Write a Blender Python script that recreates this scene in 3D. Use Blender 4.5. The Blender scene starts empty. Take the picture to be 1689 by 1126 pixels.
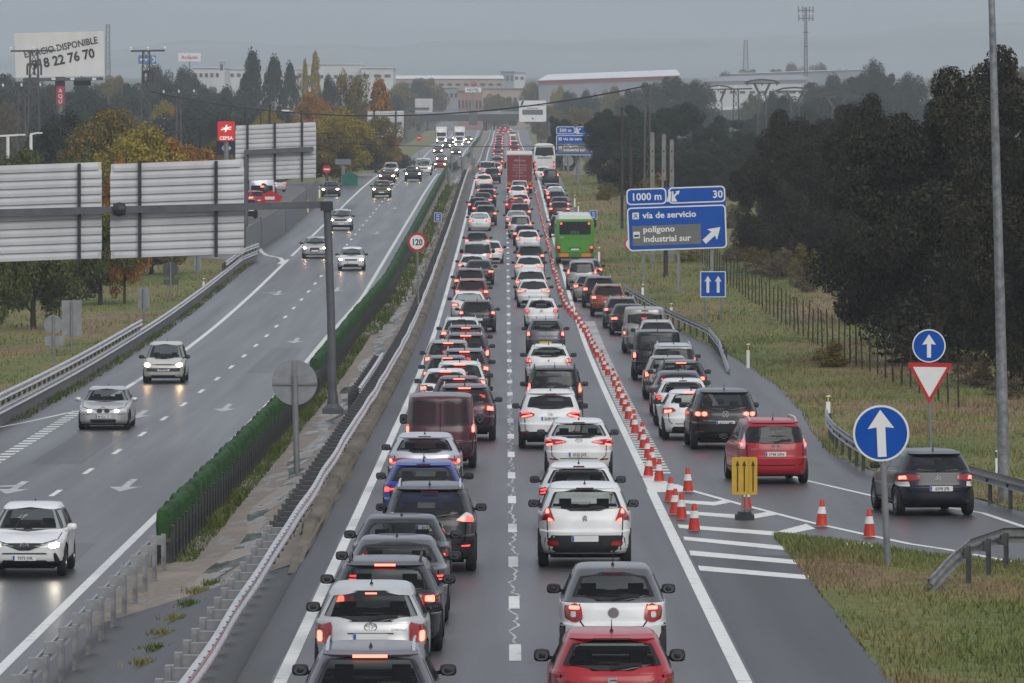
import bpy, math, random
import numpy as np
from mathutils import Vector, Matrix
from mathutils.bvhtree import BVHTree
random.seed(7); rng = np.random.default_rng(7)
PI = math.pi
SC = bpy.context.scene
COL = SC.collection
# ------------------------------------------------------------------ camera, sky, sun, exposure
F, CX, HY, CZ = 11000.0, 844.5, 200.0, 11.0        # focal length in photo pixels, principal column, horizon row, eye height
cam_d = bpy.data.cameras.new('camera'); cam = bpy.data.objects.new('camera', cam_d); COL.objects.link(cam)
cam.location = (0, 0, CZ); cam.rotation_euler = (PI/2, 0, 0)
cam_d.sensor_width = 36; cam_d.lens = 36*F/1689.0; cam_d.shift_y = -(563-HY)/1689.0
cam_d.clip_start = 1; cam_d.clip_end = 60000
SC.camera = cam
W = bpy.data.worlds.new('World'); SC.world = W; W.use_nodes = True
nt = W.node_tree; bg = nt.nodes['Background']
sky = nt.nodes.new('ShaderNodeTexSky'); sky.sky_type = 'NISHITA'; sky.sun_disc = False
SUN_EL, SUN_ROT = math.radians(36), math.radians(158)
sky.sun_elevation = SUN_EL; sky.sun_rotation = SUN_ROT; sky.air_density = 1.0; sky.dust_density = 4.0; sky.ozone_density = 1.0
hsv = nt.nodes.new('ShaderNodeHueSaturation'); hsv.inputs['Saturation'].default_value = 0.30
nt.links.new(sky.outputs[0], hsv.inputs['Color'])
cloud = nt.nodes.new('ShaderNodeMixRGB'); cloud.blend_type = 'MIX'; cloud.inputs[0].default_value = 0.78
cloud.inputs[2].default_value = (5.75, 6.2, 7.0, 1)      # the even grey cloud deck that covers the sky
nt.links.new(hsv.outputs[0], cloud.inputs[1]); nt.links.new(cloud.outputs[0], bg.inputs['Color'])
bg.inputs['Strength'].default_value = 0.10
sun_d = bpy.data.lights.new('sun', 'SUN'); sun = bpy.data.objects.new('sun', sun_d); COL.objects.link(sun)
sun_d.energy = 1.1; sun_d.angle = math.radians(40); sun_d.color = (1.0, .96, .9)
sun.rotation_euler = (PI/2 - SUN_EL, 0, PI - SUN_ROT); sun.location = (0, 0, 400)
SC.view_settings.view_transform = 'Standard'; SC.view_settings.look = 'None'
SC.view_settings.exposure = 0.22; SC.view_settings.gamma = 1.0
SC.render.engine = 'CYCLES'
SC.cycles.use_denoising = True; SC.cycles.max_bounces = 6; SC.cycles.diffuse_bounces = 2; SC.cycles.glossy_bounces = 3
SC.cycles.transmission_bounces = 4; SC.cycles.transparent_max_bounces = 10; SC.cycles.volume_bounces = 1
SC.cycles.sample_clamp_indirect = 4.0; SC.cycles.caustics_reflective = False; SC.cycles.caustics_refractive = False

# ------------------------------------------------------------------ materials
MATS = {}
def _p(m): return m.node_tree.nodes['Principled BSDF']
def mat(name, col, rough=.6, metal=0., spec=.5, coat=0., emit=None, estr=0.):
    if name in MATS: return MATS[name]
    m = bpy.data.materials.new(name); m.use_nodes = True; b = _p(m)
    b.inputs['Base Color'].default_value = (*col, 1); b.inputs['Roughness'].default_value = rough
    b.inputs['Metallic'].default_value = metal; b.inputs['Specular IOR Level'].default_value = spec
    b.inputs['Coat Weight'].default_value = coat; b.inputs['Coat Roughness'].default_value = .08
    if emit: b.inputs['Emission Color'].default_value = (*emit, 1); b.inputs['Emission Strength'].default_value = estr
    MATS[name] = m; return m
def nodes(m): return m.node_tree.nodes, m.node_tree.links
def noise(m, scale, detail=4, rough=.55, coord='Object', sc=(1, 1, 1), dist=0.):
    n, l = nodes(m); tc = n.new('ShaderNodeTexCoord'); mp = n.new('ShaderNodeMapping'); mp.inputs['Scale'].default_value = sc
    t = n.new('ShaderNodeTexNoise'); t.inputs['Scale'].default_value = scale; t.inputs['Detail'].default_value = detail
    t.inputs['Roughness'].default_value = rough; t.inputs['Distortion'].default_value = dist
    l.new(tc.outputs[coord], mp.inputs[0]); l.new(mp.outputs[0], t.inputs['Vector']); return t
def ramp(m, src, stops):
    n, l = nodes(m); r = n.new('ShaderNodeValToRGB'); e = r.color_ramp.elements
    while len(e) < len(stops): e.new(.5)
    for i, (p, c) in enumerate(stops):
        e[i].position = p; e[i].color = (*c, 1) if len(c) == 3 else c
    l.new(src, r.inputs[0]); return r
def mixc(m, a, b, fac, mode='MIX'):
    n, l = nodes(m); x = n.new('ShaderNodeMixRGB'); x.blend_type = mode
    for i, v in ((0, fac), (1, a), (2, b)):
        if isinstance(v, (int, float)): x.inputs[i].default_value = v
        elif isinstance(v, tuple): x.inputs[i].default_value = (*v, 1)
        else: l.new(v, x.inputs[i])
    return x.outputs[0]
def bump(m, src, strength, dist=.01):
    n, l = nodes(m); b = n.new('ShaderNodeBump'); b.inputs['Strength'].default_value = strength; b.inputs['Distance'].default_value = dist
    l.new(src, b.inputs['Height']); l.new(b.outputs[0], _p(m).inputs['Normal'])
def link(m, out, inp): m.node_tree.links.new(out, _p(m).inputs[inp])
def noisy(name, stops, scale, rough=.8, detail=6, sc=(1, 1, 1), bmp=0., spec=.4, metal=0., coord='Object'):
    if name in MATS: return MATS[name]
    m = mat(name, stops[0][1], rough, metal, spec); t = noise(m, scale, detail, sc=sc, coord=coord)
    r = ramp(m, t.outputs['Fac'], stops); link(m, r.outputs[0], 'Base Color')
    if bmp: bump(m, t.outputs['Fac'], bmp, .02)
    return m
def paint(name, col, metal=.0, rough=.30, coat=.35):
    if name in MATS: return MATS[name]
    m = mat(name, col, rough, metal, .38, coat)
    t = noise(m, 2.3, 5); r = ramp(m, t.outputs['Fac'], [(.3, tuple(c*.86 for c in col)), (.7, col)])
    n, l = nodes(m); tc = n.new('ShaderNodeTexCoord'); sx = n.new('ShaderNodeSeparateXYZ'); l.new(tc.outputs['Object'], sx.inputs[0])
    mr = n.new('ShaderNodeMapRange'); mr.inputs[1].default_value = .95; mr.inputs[2].default_value = .25; mr.inputs[3].default_value = 0; mr.inputs[4].default_value = .13
    l.new(sx.outputs['Z'], mr.inputs[0])
    t2 = noise(m, 9, 5); mu = n.new('ShaderNodeMath'); mu.operation = 'MULTIPLY'; l.new(mr.outputs[0], mu.inputs[0]); l.new(t2.outputs['Fac'], mu.inputs[1])
    road_dirt = mixc(m, r.outputs[0], (.085, .08, .072), mu.outputs[0]); link(m, road_dirt, 'Base Color')   # road spray on the lower bodywork
    return m

# ------------------------------------------------------------------ mesh helpers
class MB:
    def __init__(s): s.v = []; s.f = []; s.m = []
    def add(s, vs, fs, mi=0):
        o = len(s.v); s.v.extend([tuple(map(float, p)) for p in vs])
        s.f.extend([tuple(i+o for i in f) for f in fs]); s.m.extend([mi]*len(fs)); return s
    def box(s, c, d, mi=0, rz=0., M=None):
        x, y, z = [q/2 for q in d]; vs = []
        for k in ((-1,-1,-1),(1,-1,-1),(1,1,-1),(-1,1,-1),(-1,-1,1),(1,-1,1),(1,1,1),(-1,1,1)):
            p = Vector((k[0]*x, k[1]*y, k[2]*z))
            if M is not None: p = M @ p
            if rz: p = Matrix.Rotation(rz, 3, 'Z') @ p
            vs.append(p + Vector(c))
        return s.add(vs, [(0,3,2,1),(4,5,6,7),(0,1,5,4),(1,2,6,5),(2,3,7,6),(3,0,4,7)], mi)
    def beam(s, a, b, w, h=None, mi=0):
        h = h or w; a = Vector(a); b = Vector(b); d = (b-a); L = d.length; d.normalize()
        up = Vector((0,0,1)) if abs(d.z) < .95 else Vector((0,1,0)); x = d.cross(up).normalized(); z = x.cross(d)
        vs = [p + x*i*w/2 + z*j*h/2 for p in (a, b) for i, j in ((-1,-1),(1,-1),(1,1),(-1,1))]
        return s.add(vs, [(0,1,2,3),(7,6,5,4),(0,4,5,1),(1,5,6,2),(2,6,7,3),(3,7,4,0)], mi)
    def tube(s, pts, r, n=8, mi=0, cap=True):
        pts = [Vector(p) for p in pts]; rs = r if isinstance(r, (list, tuple)) else [r]*len(pts); vs = []; fs = []
        for i, p in enumerate(pts):
            d = (pts[min(i+1, len(pts)-1)] - pts[max(i-1, 0)]).normalized()
            up = Vector((0,0,1)) if abs(d.z) < .9 else Vector((1,0,0)); x = d.cross(up).normalized(); y = x.cross(d)
            vs += [p + (x*math.cos(2*PI*k/n) + y*math.sin(2*PI*k/n))*rs[i] for k in range(n)]
        for i in range(len(pts)-1):
            fs += [(i*n+k, i*n+(k+1) % n, (i+1)*n+(k+1) % n, (i+1)*n+k) for k in range(n)]
        if cap: fs += [tuple(range(n-1, -1, -1)), tuple(range((len(pts)-1)*n, len(pts)*n))]
        return s.add(vs, fs, mi)
    def lathe(s, prof, c=(0,0,0), n=24, axis='z', mi=0):
        vs = []; m = len(prof)
        for k in range(n):
            a = 2*PI*k/n; ca, sa = math.cos(a), math.sin(a)
            for r, h in prof:
                p = {'z': (r*ca, r*sa, h), 'x': (h, r*ca, r*sa), 'y': (r*ca, h, r*sa)}[axis]; vs.append((p[0]+c[0], p[1]+c[1], p[2]+c[2]))
        fs = [(k*m+j, ((k+1) % n)*m+j, ((k+1) % n)*m+j+1, k*m+j+1) for k in range(n) for j in range(m-1)]
        return s.add(vs, fs, mi)
    def sweep(s, path, prof, mi=0, closed=False):
        """prof: (offset to the right, up) pairs carried along path points (x,y,z)"""
        P = [Vector(p) for p in path]; vs = []; fs = []; m = len(prof)
        for i, p in enumerate(P):
            d = P[min(i+1, len(P)-1)] - P[max(i-1, 0)]; d.z = 0; d.normalize(); x = Vector((d.y, -d.x, 0))
            vs += [p + x*a + Vector((0,0,b)) for a, b in prof]
        r = m if closed else m-1
        fs = [(i*m+j, i*m+(j+1) % m, (i+1)*m+(j+1) % m, (i+1)*m+j) for i in range(len(P)-1) for j in range(r)]
        if closed: fs += [tuple(range(m-1, -1, -1)), tuple(range((len(P)-1)*m, len(P)*m))]
        return s.add(vs, fs, mi)
    def plate(s, poly, y0, y1, M, mi=0, side=None):
        """polygon in (x,z) given depth from y0 (seen face) to y1, placed by matrix M"""
        n = len(poly); vs = [M @ Vector((a, y0, b)) for a, b in poly] + [M @ Vector((a, y1, b)) for a, b in poly]
        s.add(vs, [tuple(range(n))], mi)
        o = len(s.v)-2*n
        s.f += [tuple(o+n+i for i in range(n-1, -1, -1))]; s.m.append(mi if side is None else side)
        for i in range(n):
            s.f.append((o+i, o+n+i, o+n+(i+1) % n, o+(i+1) % n)); s.m.append(mi if side is None else side)
        return s
    def build(s, name, mats, parent=None, smooth=False, loc=None):
        me = bpy.data.meshes.new(name); me.from_pydata(s.v, [], s.f)
        for q in (mats if isinstance(mats, (list, tuple)) else [mats]): me.materials.append(q)
        if any(s.m): me.polygons.foreach_set('material_index', s.m)
        if smooth:
            me.polygons.foreach_set('use_smooth', [True]*len(s.f))
            if smooth is not True: me.set_sharp_from_angle(angle=math.radians(smooth))
        me.validate(); me.update()
        o = bpy.data.objects.new(name, me); COL.objects.link(o)
        if parent: o.parent = parent
        if loc: o.location = loc
        return o
def tag(o, label=None, cat=None, group=None, kind=None):
    if label: o['label'] = label
    if cat: o['category'] = cat
    if group: o['group'] = group
    if kind: o['kind'] = kind
    return o
def thing(name, label, cat, loc=(0,0,0), rz=0., group=None):
    o = bpy.data.objects.new(name, None); COL.objects.link(o); o.location = loc; o.rotation_euler = (0, 0, rz); o.empty_display_size = .3
    return tag(o, label, cat, group)
KIDS = {}
def kids(o):
    if o.name not in KIDS: KIDS[o.name] = [c for c in bpy.data.objects if c.parent == o]
    return KIDS[o.name]
def copy_tree(o, parent=None, skip=()):
    c = o.copy(); COL.objects.link(c)
    if parent is not None: c.parent = parent
    mp = {}
    for k in kids(o):
        if k.name.split('.')[0] in skip: continue
        copy_tree(k, c, skip)
    return c
def arc(cx, cy, r, a0, a1, n): return [(cx+r*math.cos(math.radians(a0+(a1-a0)*i/n)), cy+r*math.sin(math.radians(a0+(a1-a0)*i/n))) for i in range(n+1)]
def rrect(w, h, r, cx=0, cy=0, n=5):
    return arc(cx+w/2-r, cy+h/2-r, r, 0, 90, n)+arc(cx-w/2+r, cy+h/2-r, r, 90, 180, n)+arc(cx-w/2+r, cy-h/2+r, r, 180, 270, n)+arc(cx+w/2-r, cy-h/2+r, r, 270, 360, n)
def rpoly(P, r, n=4):
    out = []; N = len(P)
    for i in range(N):
        a, b, c = Vector(P[i-1]).to_2d(), Vector(P[i]).to_2d(), Vector(P[(i+1) % N]).to_2d()
        d1 = a-b; d2 = c-b; q = min(r, d1.length*.45, d2.length*.45); p1 = b+d1.normalized()*q; p2 = b+d2.normalized()*q
        for k in range(n+1):
            t = k/n; out.append(tuple((1-t)**2*p1+2*t*(1-t)*b+t*t*p2))
    return out
TXT = {}
def text_geo(s, size=1., align='CENTER', weight=0.):
    k = (s, align, weight)
    if k not in TXT:
        cu = bpy.data.curves.new('t', 'FONT'); cu.body = s; cu.align_x = align; cu.size = 1; cu.resolution_u = 2; cu.offset = weight
        o = bpy.data.objects.new('t', cu); COL.objects.link(o)
        me = bpy.data.meshes.new_from_object(o.evaluated_get(bpy.context.evaluated_depsgraph_get()))
        TXT[k] = ([tuple(v.co) for v in me.vertices], [tuple(p.vertices) for p in me.polygons])
        bpy.data.objects.remove(o); bpy.data.curves.remove(cu); bpy.data.meshes.remove(me)
    v, f = TXT[k]; return [(a*size, b*size) for a, b, c in v], f
def add_text(mb, s, size, M, mi=0, y=-.004, align='CENTER', weight=.0, sx=1., shear=0., dx=0, dz=0):
    v, f = text_geo(s, size, align, weight)
    mb.add([M @ Vector((a*sx+dx+shear*b, y, b+dz)) for a, b in v], f, mi)

# ------------------------------------------------------------------ road profiles (distance ahead -> height), from the photograph
_mY = [0, 60, 99, 121, 149, 185, 249, 305, 356, 430, 550, 706, 770, 850, 950, 1050, 1132, 1283, 1500, 1674, 1850, 2000, 2150, 2400, 3000, 4000, 6000, 9400]
_mZ = [-7.2, -7.9, -8.33, -8.58, -8.87, -9.2, -9.75, -9.98, -9.82, -9.3, -8.25, -6.6, -6.15, -6.55, -6.85, -6.95, -6.8, -5.75, -5.3, -4.95, -3.7, -2.7, -2.9, -1.5, 6, 20, 38, 62]
_lY = [0, 117, 148, 185, 224, 277, 329, 381, 434, 486, 539, 591, 630, 706, 770]
_lZ = [-9.3, -9.95, -10.15, -10.41, -10.6, -10.76, -10.65, -10.27, -9.67, -9.05, -8.42, -7.82, -7.33, -6.55, -6.1]
_mZ = [z+CZ for z in _mZ]; _lZ = [z+CZ for z in _lZ]
def pchip(x, y, q):
    x = np.asarray(x, float); y = np.asarray(y, float); h = np.diff(x); d = np.diff(y)/h; m = np.zeros_like(x)
    for i in range(1, len(x)-1):
        if d[i-1]*d[i] > 0:
            w1 = 2*h[i]+h[i-1]; w2 = h[i]+2*h[i-1]; m[i] = (w1+w2)/(w1/d[i-1]+w2/d[i])
    m[0] = d[0]; m[-1] = d[-1]; q = np.asarray(q, float); i = np.clip(np.searchsorted(x, q)-1, 0, len(x)-2); t = (q-x[i])/h[i]
    return (2*t**3-3*t**2+1)*y[i]+(t**3-2*t**2+t)*h[i]*m[i]+(-2*t**3+3*t**2)*y[i+1]+(t**3-t**2)*h[i]*m[i+1]
_gy = np.arange(0, 9401, 2.0); _gm = pchip(_mY, _mZ, _gy)
_gl = np.where(_gy <= 770, pchip(_lY, _lZ, np.minimum(_gy, 770)), _gm-.0); _k = np.ones(15)/15
_gm[7:-7] = np.convolve(_gm, _k, 'valid'); _gl[7:-7] = np.convolve(_gl, _k, 'valid')
def zm(Y): return float(np.interp(Y, _gy, _gm))
def zl(Y): return float(np.interp(Y, _gy, _gl))
def xd(Y): return .15-.00095*Y                      # lane line of the outbound road
def itp(Y, ys, vs): return float(np.interp(Y, ys, vs))
def xin(Y): return itp(Y, [0, 185, 330, 385, 700, 1230, 2000], [-9.35, -9.3, -9.15, -8.7, -8.6, -9.0, -9.9])
def xdl(Y): return itp(Y, [0, 185, 224, 277, 329, 385, 700, 1230, 2000], [-12.9, -12.8, -12.55, -12.32, -12.18, -12.1, -12.05, -12.5, -13.4])
def xout(Y): return itp(Y, [0, 220, 268, 310, 700, 1230, 2000], [-16, -15.8, -15.57, -15.3, -15.25, -15.8, -16.8])
def xright(Y): return itp(Y, [90, 100, 120, 140, 152, 158, 174, 185, 200, 218, 243, 265, 285, 304, 336, 375, 420, 2400], [26, 22, 17, 13.4, 11.7, 11.1, 9.4, 8.85, 9.1, 9.6, 9.8, 9.65, 9.25, 8.55, 7.3, 6.1, 5.6, 4.4])
def xgore(Y): return itp(Y, [90, 110, 125, 131, 135, 138.5, 141], [40, 24, 14, 10.1, 8.05, 6.87, 5.66])
def xleft(Y): return itp(Y, [90, 150, 215, 238, 452, 462, 500, 540, 552, 2300], [-60, -45, -24, -17.75, -17.75, -24, -30, -24, -17.6, -19])
def solve(fun, y, lo=60, hi=770):
    for _ in range(50):
        mid = (lo+hi)/2
        if HY+(CZ-fun(mid))*F/mid > y: lo = mid
        else: hi = mid
    return (lo+hi)/2
def gp(x, y, dz=0.):                                  # photo pixel -> point on the outbound road plane
    Y = solve(lambda q: zm(q)+dz, y); return Vector(((x-CX)*Y/F, Y, zm(Y)+dz))
def gl(x, y, dz=0.):
    Y = solve(lambda q: zl(q)+dz, y); return Vector(((x-CX)*Y/F, Y, zl(Y)+dz))
def at(x, y, Y): return Vector(((x-CX)*Y/F, Y, CZ-(y-HY)*Y/F))
# ------------------------------------------------------------------ ground, roads, markings
def yrange(a, b, s0=2., g=1.012):
    out = [a]; s = s0
    while out[-1] < b: out.append(min(b, out[-1]+s)); s *= g
    return out
def strip(name, Ys, xa, xb, zf, m, nx=2, kind='structure'):
    mb = MB(); n = nx+1; vs = []
    for Y in Ys:
        a, b = xa(Y), xb(Y)
        for i in range(n):
            X = a+(b-a)*i/nx; vs.append((X, Y, zf(X, Y)))
    fs = [(j*n+i, j*n+i+1, (j+1)*n+i+1, (j+1)*n+i) for j in range(len(Ys)-1) for i in range(nx)]
    mb.add(vs, fs); return tag(mb.build(name, m, smooth=True), kind=kind)

def asphalt(name, base, wet, lanes):
    m = mat(name, base, .5, 0, .5); n, l = nodes(m)
    big = noise(m, .35, 5, sc=(1, .12, 1)); fine = noise(m, 14, 3, .7); streak = noise(m, 1.1, 4, sc=(1, .02, 1))
    c = ramp(m, big.outputs['Fac'], [(.3, tuple(q*.8 for q in base)), (.7, tuple(q*1.22 for q in base))]).outputs[0]
    c = mixc(m, c, ramp(m, fine.outputs['Fac'], [(.3, (.62,)*3), (.7, (1.25,)*3)]).outputs[0], .55, 'MULTIPLY')
    c = mixc(m, c, ramp(m, streak.outputs['Fac'], [(.35, (.86,)*3), (.65, (1.1,)*3)]).outputs[0], .6, 'MULTIPLY')
    n, l = nodes(m); tc = n.new('ShaderNodeTexCoord'); sx = n.new('ShaderNodeSeparateXYZ'); l.new(tc.outputs['Object'], sx.inputs[0])
    mu = n.new('ShaderNodeMath'); mu.operation = 'MULTIPLY'; mu.inputs[1].default_value = 2*PI/1.75; l.new(sx.outputs['X'], mu.inputs[0]); si = n.new('ShaderNodeMath'); si.operation = 'SINE'; l.new(mu.outputs[0], si.inputs[0])
    ma = n.new('ShaderNodeMath'); ma.operation = 'MULTIPLY_ADD'; ma.inputs[1].default_value = .25; ma.inputs[2].default_value = .5; l.new(si.outputs[0], ma.inputs[0])
    ad = n.new('ShaderNodeMath'); ad.operation = 'MULTIPLY_ADD'; ad.inputs[1].default_value = .5; l.new(streak.outputs['Fac'], ad.inputs[0]); l.new(ma.outputs[0], ad.inputs[2])
    c = mixc(m, c, ramp(m, ad.outputs[0], [(.5, (.80,)*3), (1., (1.14,)*3)]).outputs[0], .9, 'MULTIPLY')      # wheel tracks
    spots = noise(m, 2.6, 3, .5, sc=(1, .3, 1)); c = mixc(m, c, ramp(m, spots.outputs['Fac'], [(.30, (.55,)*3), (.38, (1.,)*3)]).outputs[0], .7, 'MULTIPLY')   # oil stains
    link(m, c, 'Base Color')
    r = ramp(m, streak.outputs['Fac'], [(.3, (wet,)*3), (.7, (wet+.10,)*3)]); link(m, r.outputs[0], 'Roughness')
    bump(m, fine.outputs['Fac'], .35, .004); return m
M_ASPH = asphalt('wet_asphalt', (.048, .048, .05), .36, 0)
M_ASPH2 = asphalt('wet_asphalt_oncoming', (.046, .046, .048), .30, 0)
M_SHOULDER = asphalt('shoulder_asphalt', (.034, .034, .036), .46, 0)
M_WHITE = noisy('road_paint', [(.30, (.42, .42, .40)), (.42, (.74, .74, .70)), (1, (.80, .80, .76))], 3.5, .5, 6)
M_PATCH = noisy('worn_paint', [(.35, (.2, .2, .2)), (.6, (.6, .6, .58))], 2.2, .5)

# verge: dry brown and green patches
def verge_mat(name, tones, sc):
    m = mat(name, (.08, .07, .04), .95, 0, .2)
    a = noise(m, sc, 6, .6, sc=(1, .35, 1)); b = noise(m, sc*9, 5, .7)
    c = ramp(m, a.outputs['Fac'], tones).outputs[0]
    c = mixc(m, c, ramp(m, b.outputs['Fac'], [(.3, (.55,)*3), (.72, (1.35,)*3)]).outputs[0], .8, 'MULTIPLY')
    link(m, c, 'Base Color'); bump(m, b.outputs['Fac'], .7, .06); return m
TONES = [(.28, (.085, .125, .034)), (.42, (.145, .165, .052)), (.51, (.19, .178, .068)), (.58, (.225, .165, .09)), (.65, (.205, .145, .084)), (.74, (.10, .128, .040))]
M_VERGE = verge_mat('verge_ground', TONES, .16)
M_FIELD = verge_mat('far_ground', [(.3, (.030, .042, .024)), (.5, (.060, .062, .036)), (.7, (.040, .050, .028))], .02)

def zt(X, Y):                                          # the land beside the roads
    L, R = xleft(Y) if Y > 90 else -20, max(xright(max(Y, 90)), 5.6)
    if X > 0:
        d = X-R; z = zm(Y)-.04
        if d > 0: z += min(d, 30)*.0+.25*(1-math.exp(-d/3.))*(1 if Y < 700 else .3)
    else:
        z = zl(Y)-.06
        if X > -8.6: z = zl(Y)+(zm(Y)-zl(Y))*min(1, (X+8.6)/4.4)-.35
        d = L-X
        if d > 0: z += -.2*(1-math.exp(-d/4.))
    return z
XS = [-2500, -1500, -900, -500, -300, -200, -140, -100, -80, -65, -55, -45, -38, -32, -28, -24, -21, -18.5, -17.5, -14, -9, -7, -4.6, 0, 4, 5.5, 6.3, 7.2, 8.2, 9.2, 10.2, 11.2, 12.4, 14, 16, 19, 22, 27, 33, 40, 55, 75, 100, 150, 220, 350, 600, 1000, 1600, 2500]
Ys = [-900, -600, -400, -250, -150, -80, -40, 0]+yrange(30, 9400, 4., 1.02)
mb = MB(); n = len(XS); vs = []
for Y in Ys:
    for X in XS:
        z = zt(X, Y)
        if -17.6 < X < xright(max(Y, 90))-.1 and (X < 5.6 or Y > 141): z -= .45 if X < -4.2 or X > -3.9 else .45
        elif X > 5.6 and Y <= 141 and X > xgore(max(Y, 90)): z -= .45
        elif X < -17.6 and X > xleft(max(Y, 90)): z -= .5
        if Y > 2300: z += 0
        vs.append((X, Y, z))
mb.add(vs, [(j*n+i, j*n+i+1, (j+1)*n+i+1, (j+1)*n+i) for j in range(len(Ys)-1) for i in range(n-1)])
mb.m = [1 if mb.v[f[0]][1] > 620 or mb.v[f[0]][0] > 30 else 0 for f in mb.f]
ground = tag(mb.build('ground', [M_VERGE, M_FIELD], smooth=True), kind='structure')

def verge(name, Ys, xa, xb, n): strip(name, Ys, xa, xb, lambda X, Y: zt(X, Y)+.045+.03*math.sin(X*2.1+Y*.9)*math.sin(Y*.37), M_VERGE, n)
verge('verge_gore', yrange(84, 141, 1.5, 1.), lambda Y: 5.62, lambda Y: max(5.64, min(xgore(max(90, Y)), 30)), 8)
verge('verge_roadside', yrange(90, 2300, 2., 1.008), lambda Y: xright(Y)-.03, lambda Y: xright(Y)+7, 7)
verge('verge_inbound', yrange(200, 2300, 2., 1.008), lambda Y: xleft(Y)-7, lambda Y: xleft(Y)+.03, 6)
R1 = [-500, -300, -150, -60, 0, 30]+yrange(60, 2300, 2.5, 1.008)
Rn = [-500, -300, -150, -60, 0, 30]+[y for y in yrange(60, 141, 2., 1.0)]; Rf = yrange(141, 2300, 1.5, 1.010)
strip('outbound_road', Rn, lambda Y: xd(Y)-4.15, lambda Y: 5.66, lambda X, Y: zm(Y), M_ASPH, 5)
strip('outbound_road_far', Rf, lambda Y: xd(Y)-4.15, xright, lambda X, Y: zm(Y), M_ASPH, 6)
strip('slip_road', [90, 96, 102, 108, 114, 120, 125, 128, 131, 133, 135, 137, 138.5, 140, 141], lambda Y: min(xgore(Y), xright(Y)-.2), xright, lambda X, Y: zm(Y), M_ASPH, 4)
strip('inbound_road', R1, lambda Y: xleft(max(Y, 90)), lambda Y: xin(Y)+.75, lambda X, Y: zl(Y), M_ASPH2, 8)
# median: level asphalt near the viewer, then a concrete drain between the guard rails
def zmed(X, Y):
    t = (X-(xin(Y)+.75))/((xd(Y)-4.15)-(xin(Y)+.75)); base = zl(Y)+(zm(Y)-zl(Y))*min(1, t*1.02)
    if Y > 132:
        k = min(1, (Y-132)/4); base += k*(-.28*math.sin(PI*min(1, max(0, (t-.18)/.72)))+.12*max(0, (t-.9)/.1))
    return base
M_CONC = mat('median_concrete', (.26, .22, .18), .8, 0, .4)
t = noise(M_CONC, .9, 7, .65, sc=(1, .25, 1)); t2 = noise(M_CONC, 5, 5, sc=(1, .4, 1))
c = ramp(M_CONC, t.outputs['Fac'], [(.28, (.06, .052, .036)), (.40, (.17, .135, .10)), (.55, (.28, .225, .18)), (.75, (.33, .275, .225))]).outputs[0]
c = mixc(M_CONC, c, ramp(M_CONC, t2.outputs['Fac'], [(.3, (.75,)*3), (.7, (1.1,)*3)]).outputs[0], .8, 'MULTIPLY'); link(M_CONC, c, 'Base Color')
r = ramp(M_CONC, t.outputs['Fac'], [(.36, (.18,)*3), (.5, (.75,)*3)]); link(M_CONC, r.outputs[0], 'Roughness')
mx0 = lambda Y: xin(Y)+.75
mx1 = lambda Y: xd(Y)-4.15
strip('median_pavement', [-500, -150, 0]+yrange(60, 131.5, 2, 1.), mx0, mx1, lambda X, Y: zmed(X, Y)-.003, M_SHOULDER, 6)
strip('median_drain', yrange(131.5, 2250, 1.5, 1.012), mx0, mx1, zmed, M_CONC, 14)
# shallow water lying along the drain
M_WATER = mat('drain_water', (.2, .17, .14), .5, 0, .6)
t = noise(M_WATER, .8, 6, .6, sc=(1, .22, 1)); link(M_WATER, ramp(M_WATER, t.outputs['Fac'], [(.40, (.30, .245, .20)), (.50, (.16, .14, .12)), (.58, (.10, .095, .09))]).outputs[0], 'Base Color')
link(M_WATER, ramp(M_WATER, t.outputs['Fac'], [(.42, (.7,)*3), (.52, (.12,)*3), (.7, (.05,)*3)]).outputs[0], 'Roughness')
strip('drain_water', yrange(137, 900, 1.5, 1.01), lambda Y: mx0(Y)+(mx1(Y)-mx0(Y))*(.46+.05*math.sin(Y*.21)), lambda Y: mx0(Y)+(mx1(Y)-mx0(Y))*(.60+.05*math.sin(Y*.21+1.)+.03*math.sin(Y*.7)), lambda X, Y: zmed(X, Y)+.012, M_WATER, 4)
strip('hard_shoulder', yrange(60, 1500, 2.5, 1.01), lambda Y: xd(Y)-4.15, lambda Y: xd(Y)-3.63+.02*math.sin(Y*.3), lambda X, Y: zm(Y)+.003, M_SHOULDER, 1)
strip('gore_shoulder', yrange(60, 134, 2.5, 1.), lambda Y: xd(Y)+3.56, lambda Y: 5.655, lambda X, Y: zm(Y)+.003, M_SHOULDER, 3)
mb = MB(); pr_ = random.Random(5)
for cx, y0, ln, wd, fz in ((1.7, 108, 5, 1.5, zm), (-1.8, 176, 16, 1.2, zm), (1.9, 205, 9, 2.4, zm), (1.2, 262, 22, 1.3, zm), (-10.8, 150, 12, 1.4, zl), (-14.0, 205, 26, 1.6, zl), (-10.6, 285, 30, 1.5, zl), (7.6, 178, 8, 1.6, zm), (6.6, 230, 20, 1.8, zm)):
    a_, b_ = cx-wd/2, cx+wd/2; n_ = 6; vs = [(x, y0+ln*i/n_, fz(y0+ln*i/n_)+.0035) for i in range(n_+1) for x in (a_, b_)]; mb.add(vs, [(2*i, 2*i+1, 2*i+3, 2*i+2) for i in range(n_)])
tag(mb.build('road_patches', asphalt('patched_asphalt', (.032, .032, .034), .34, 0)), kind='structure')
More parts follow.
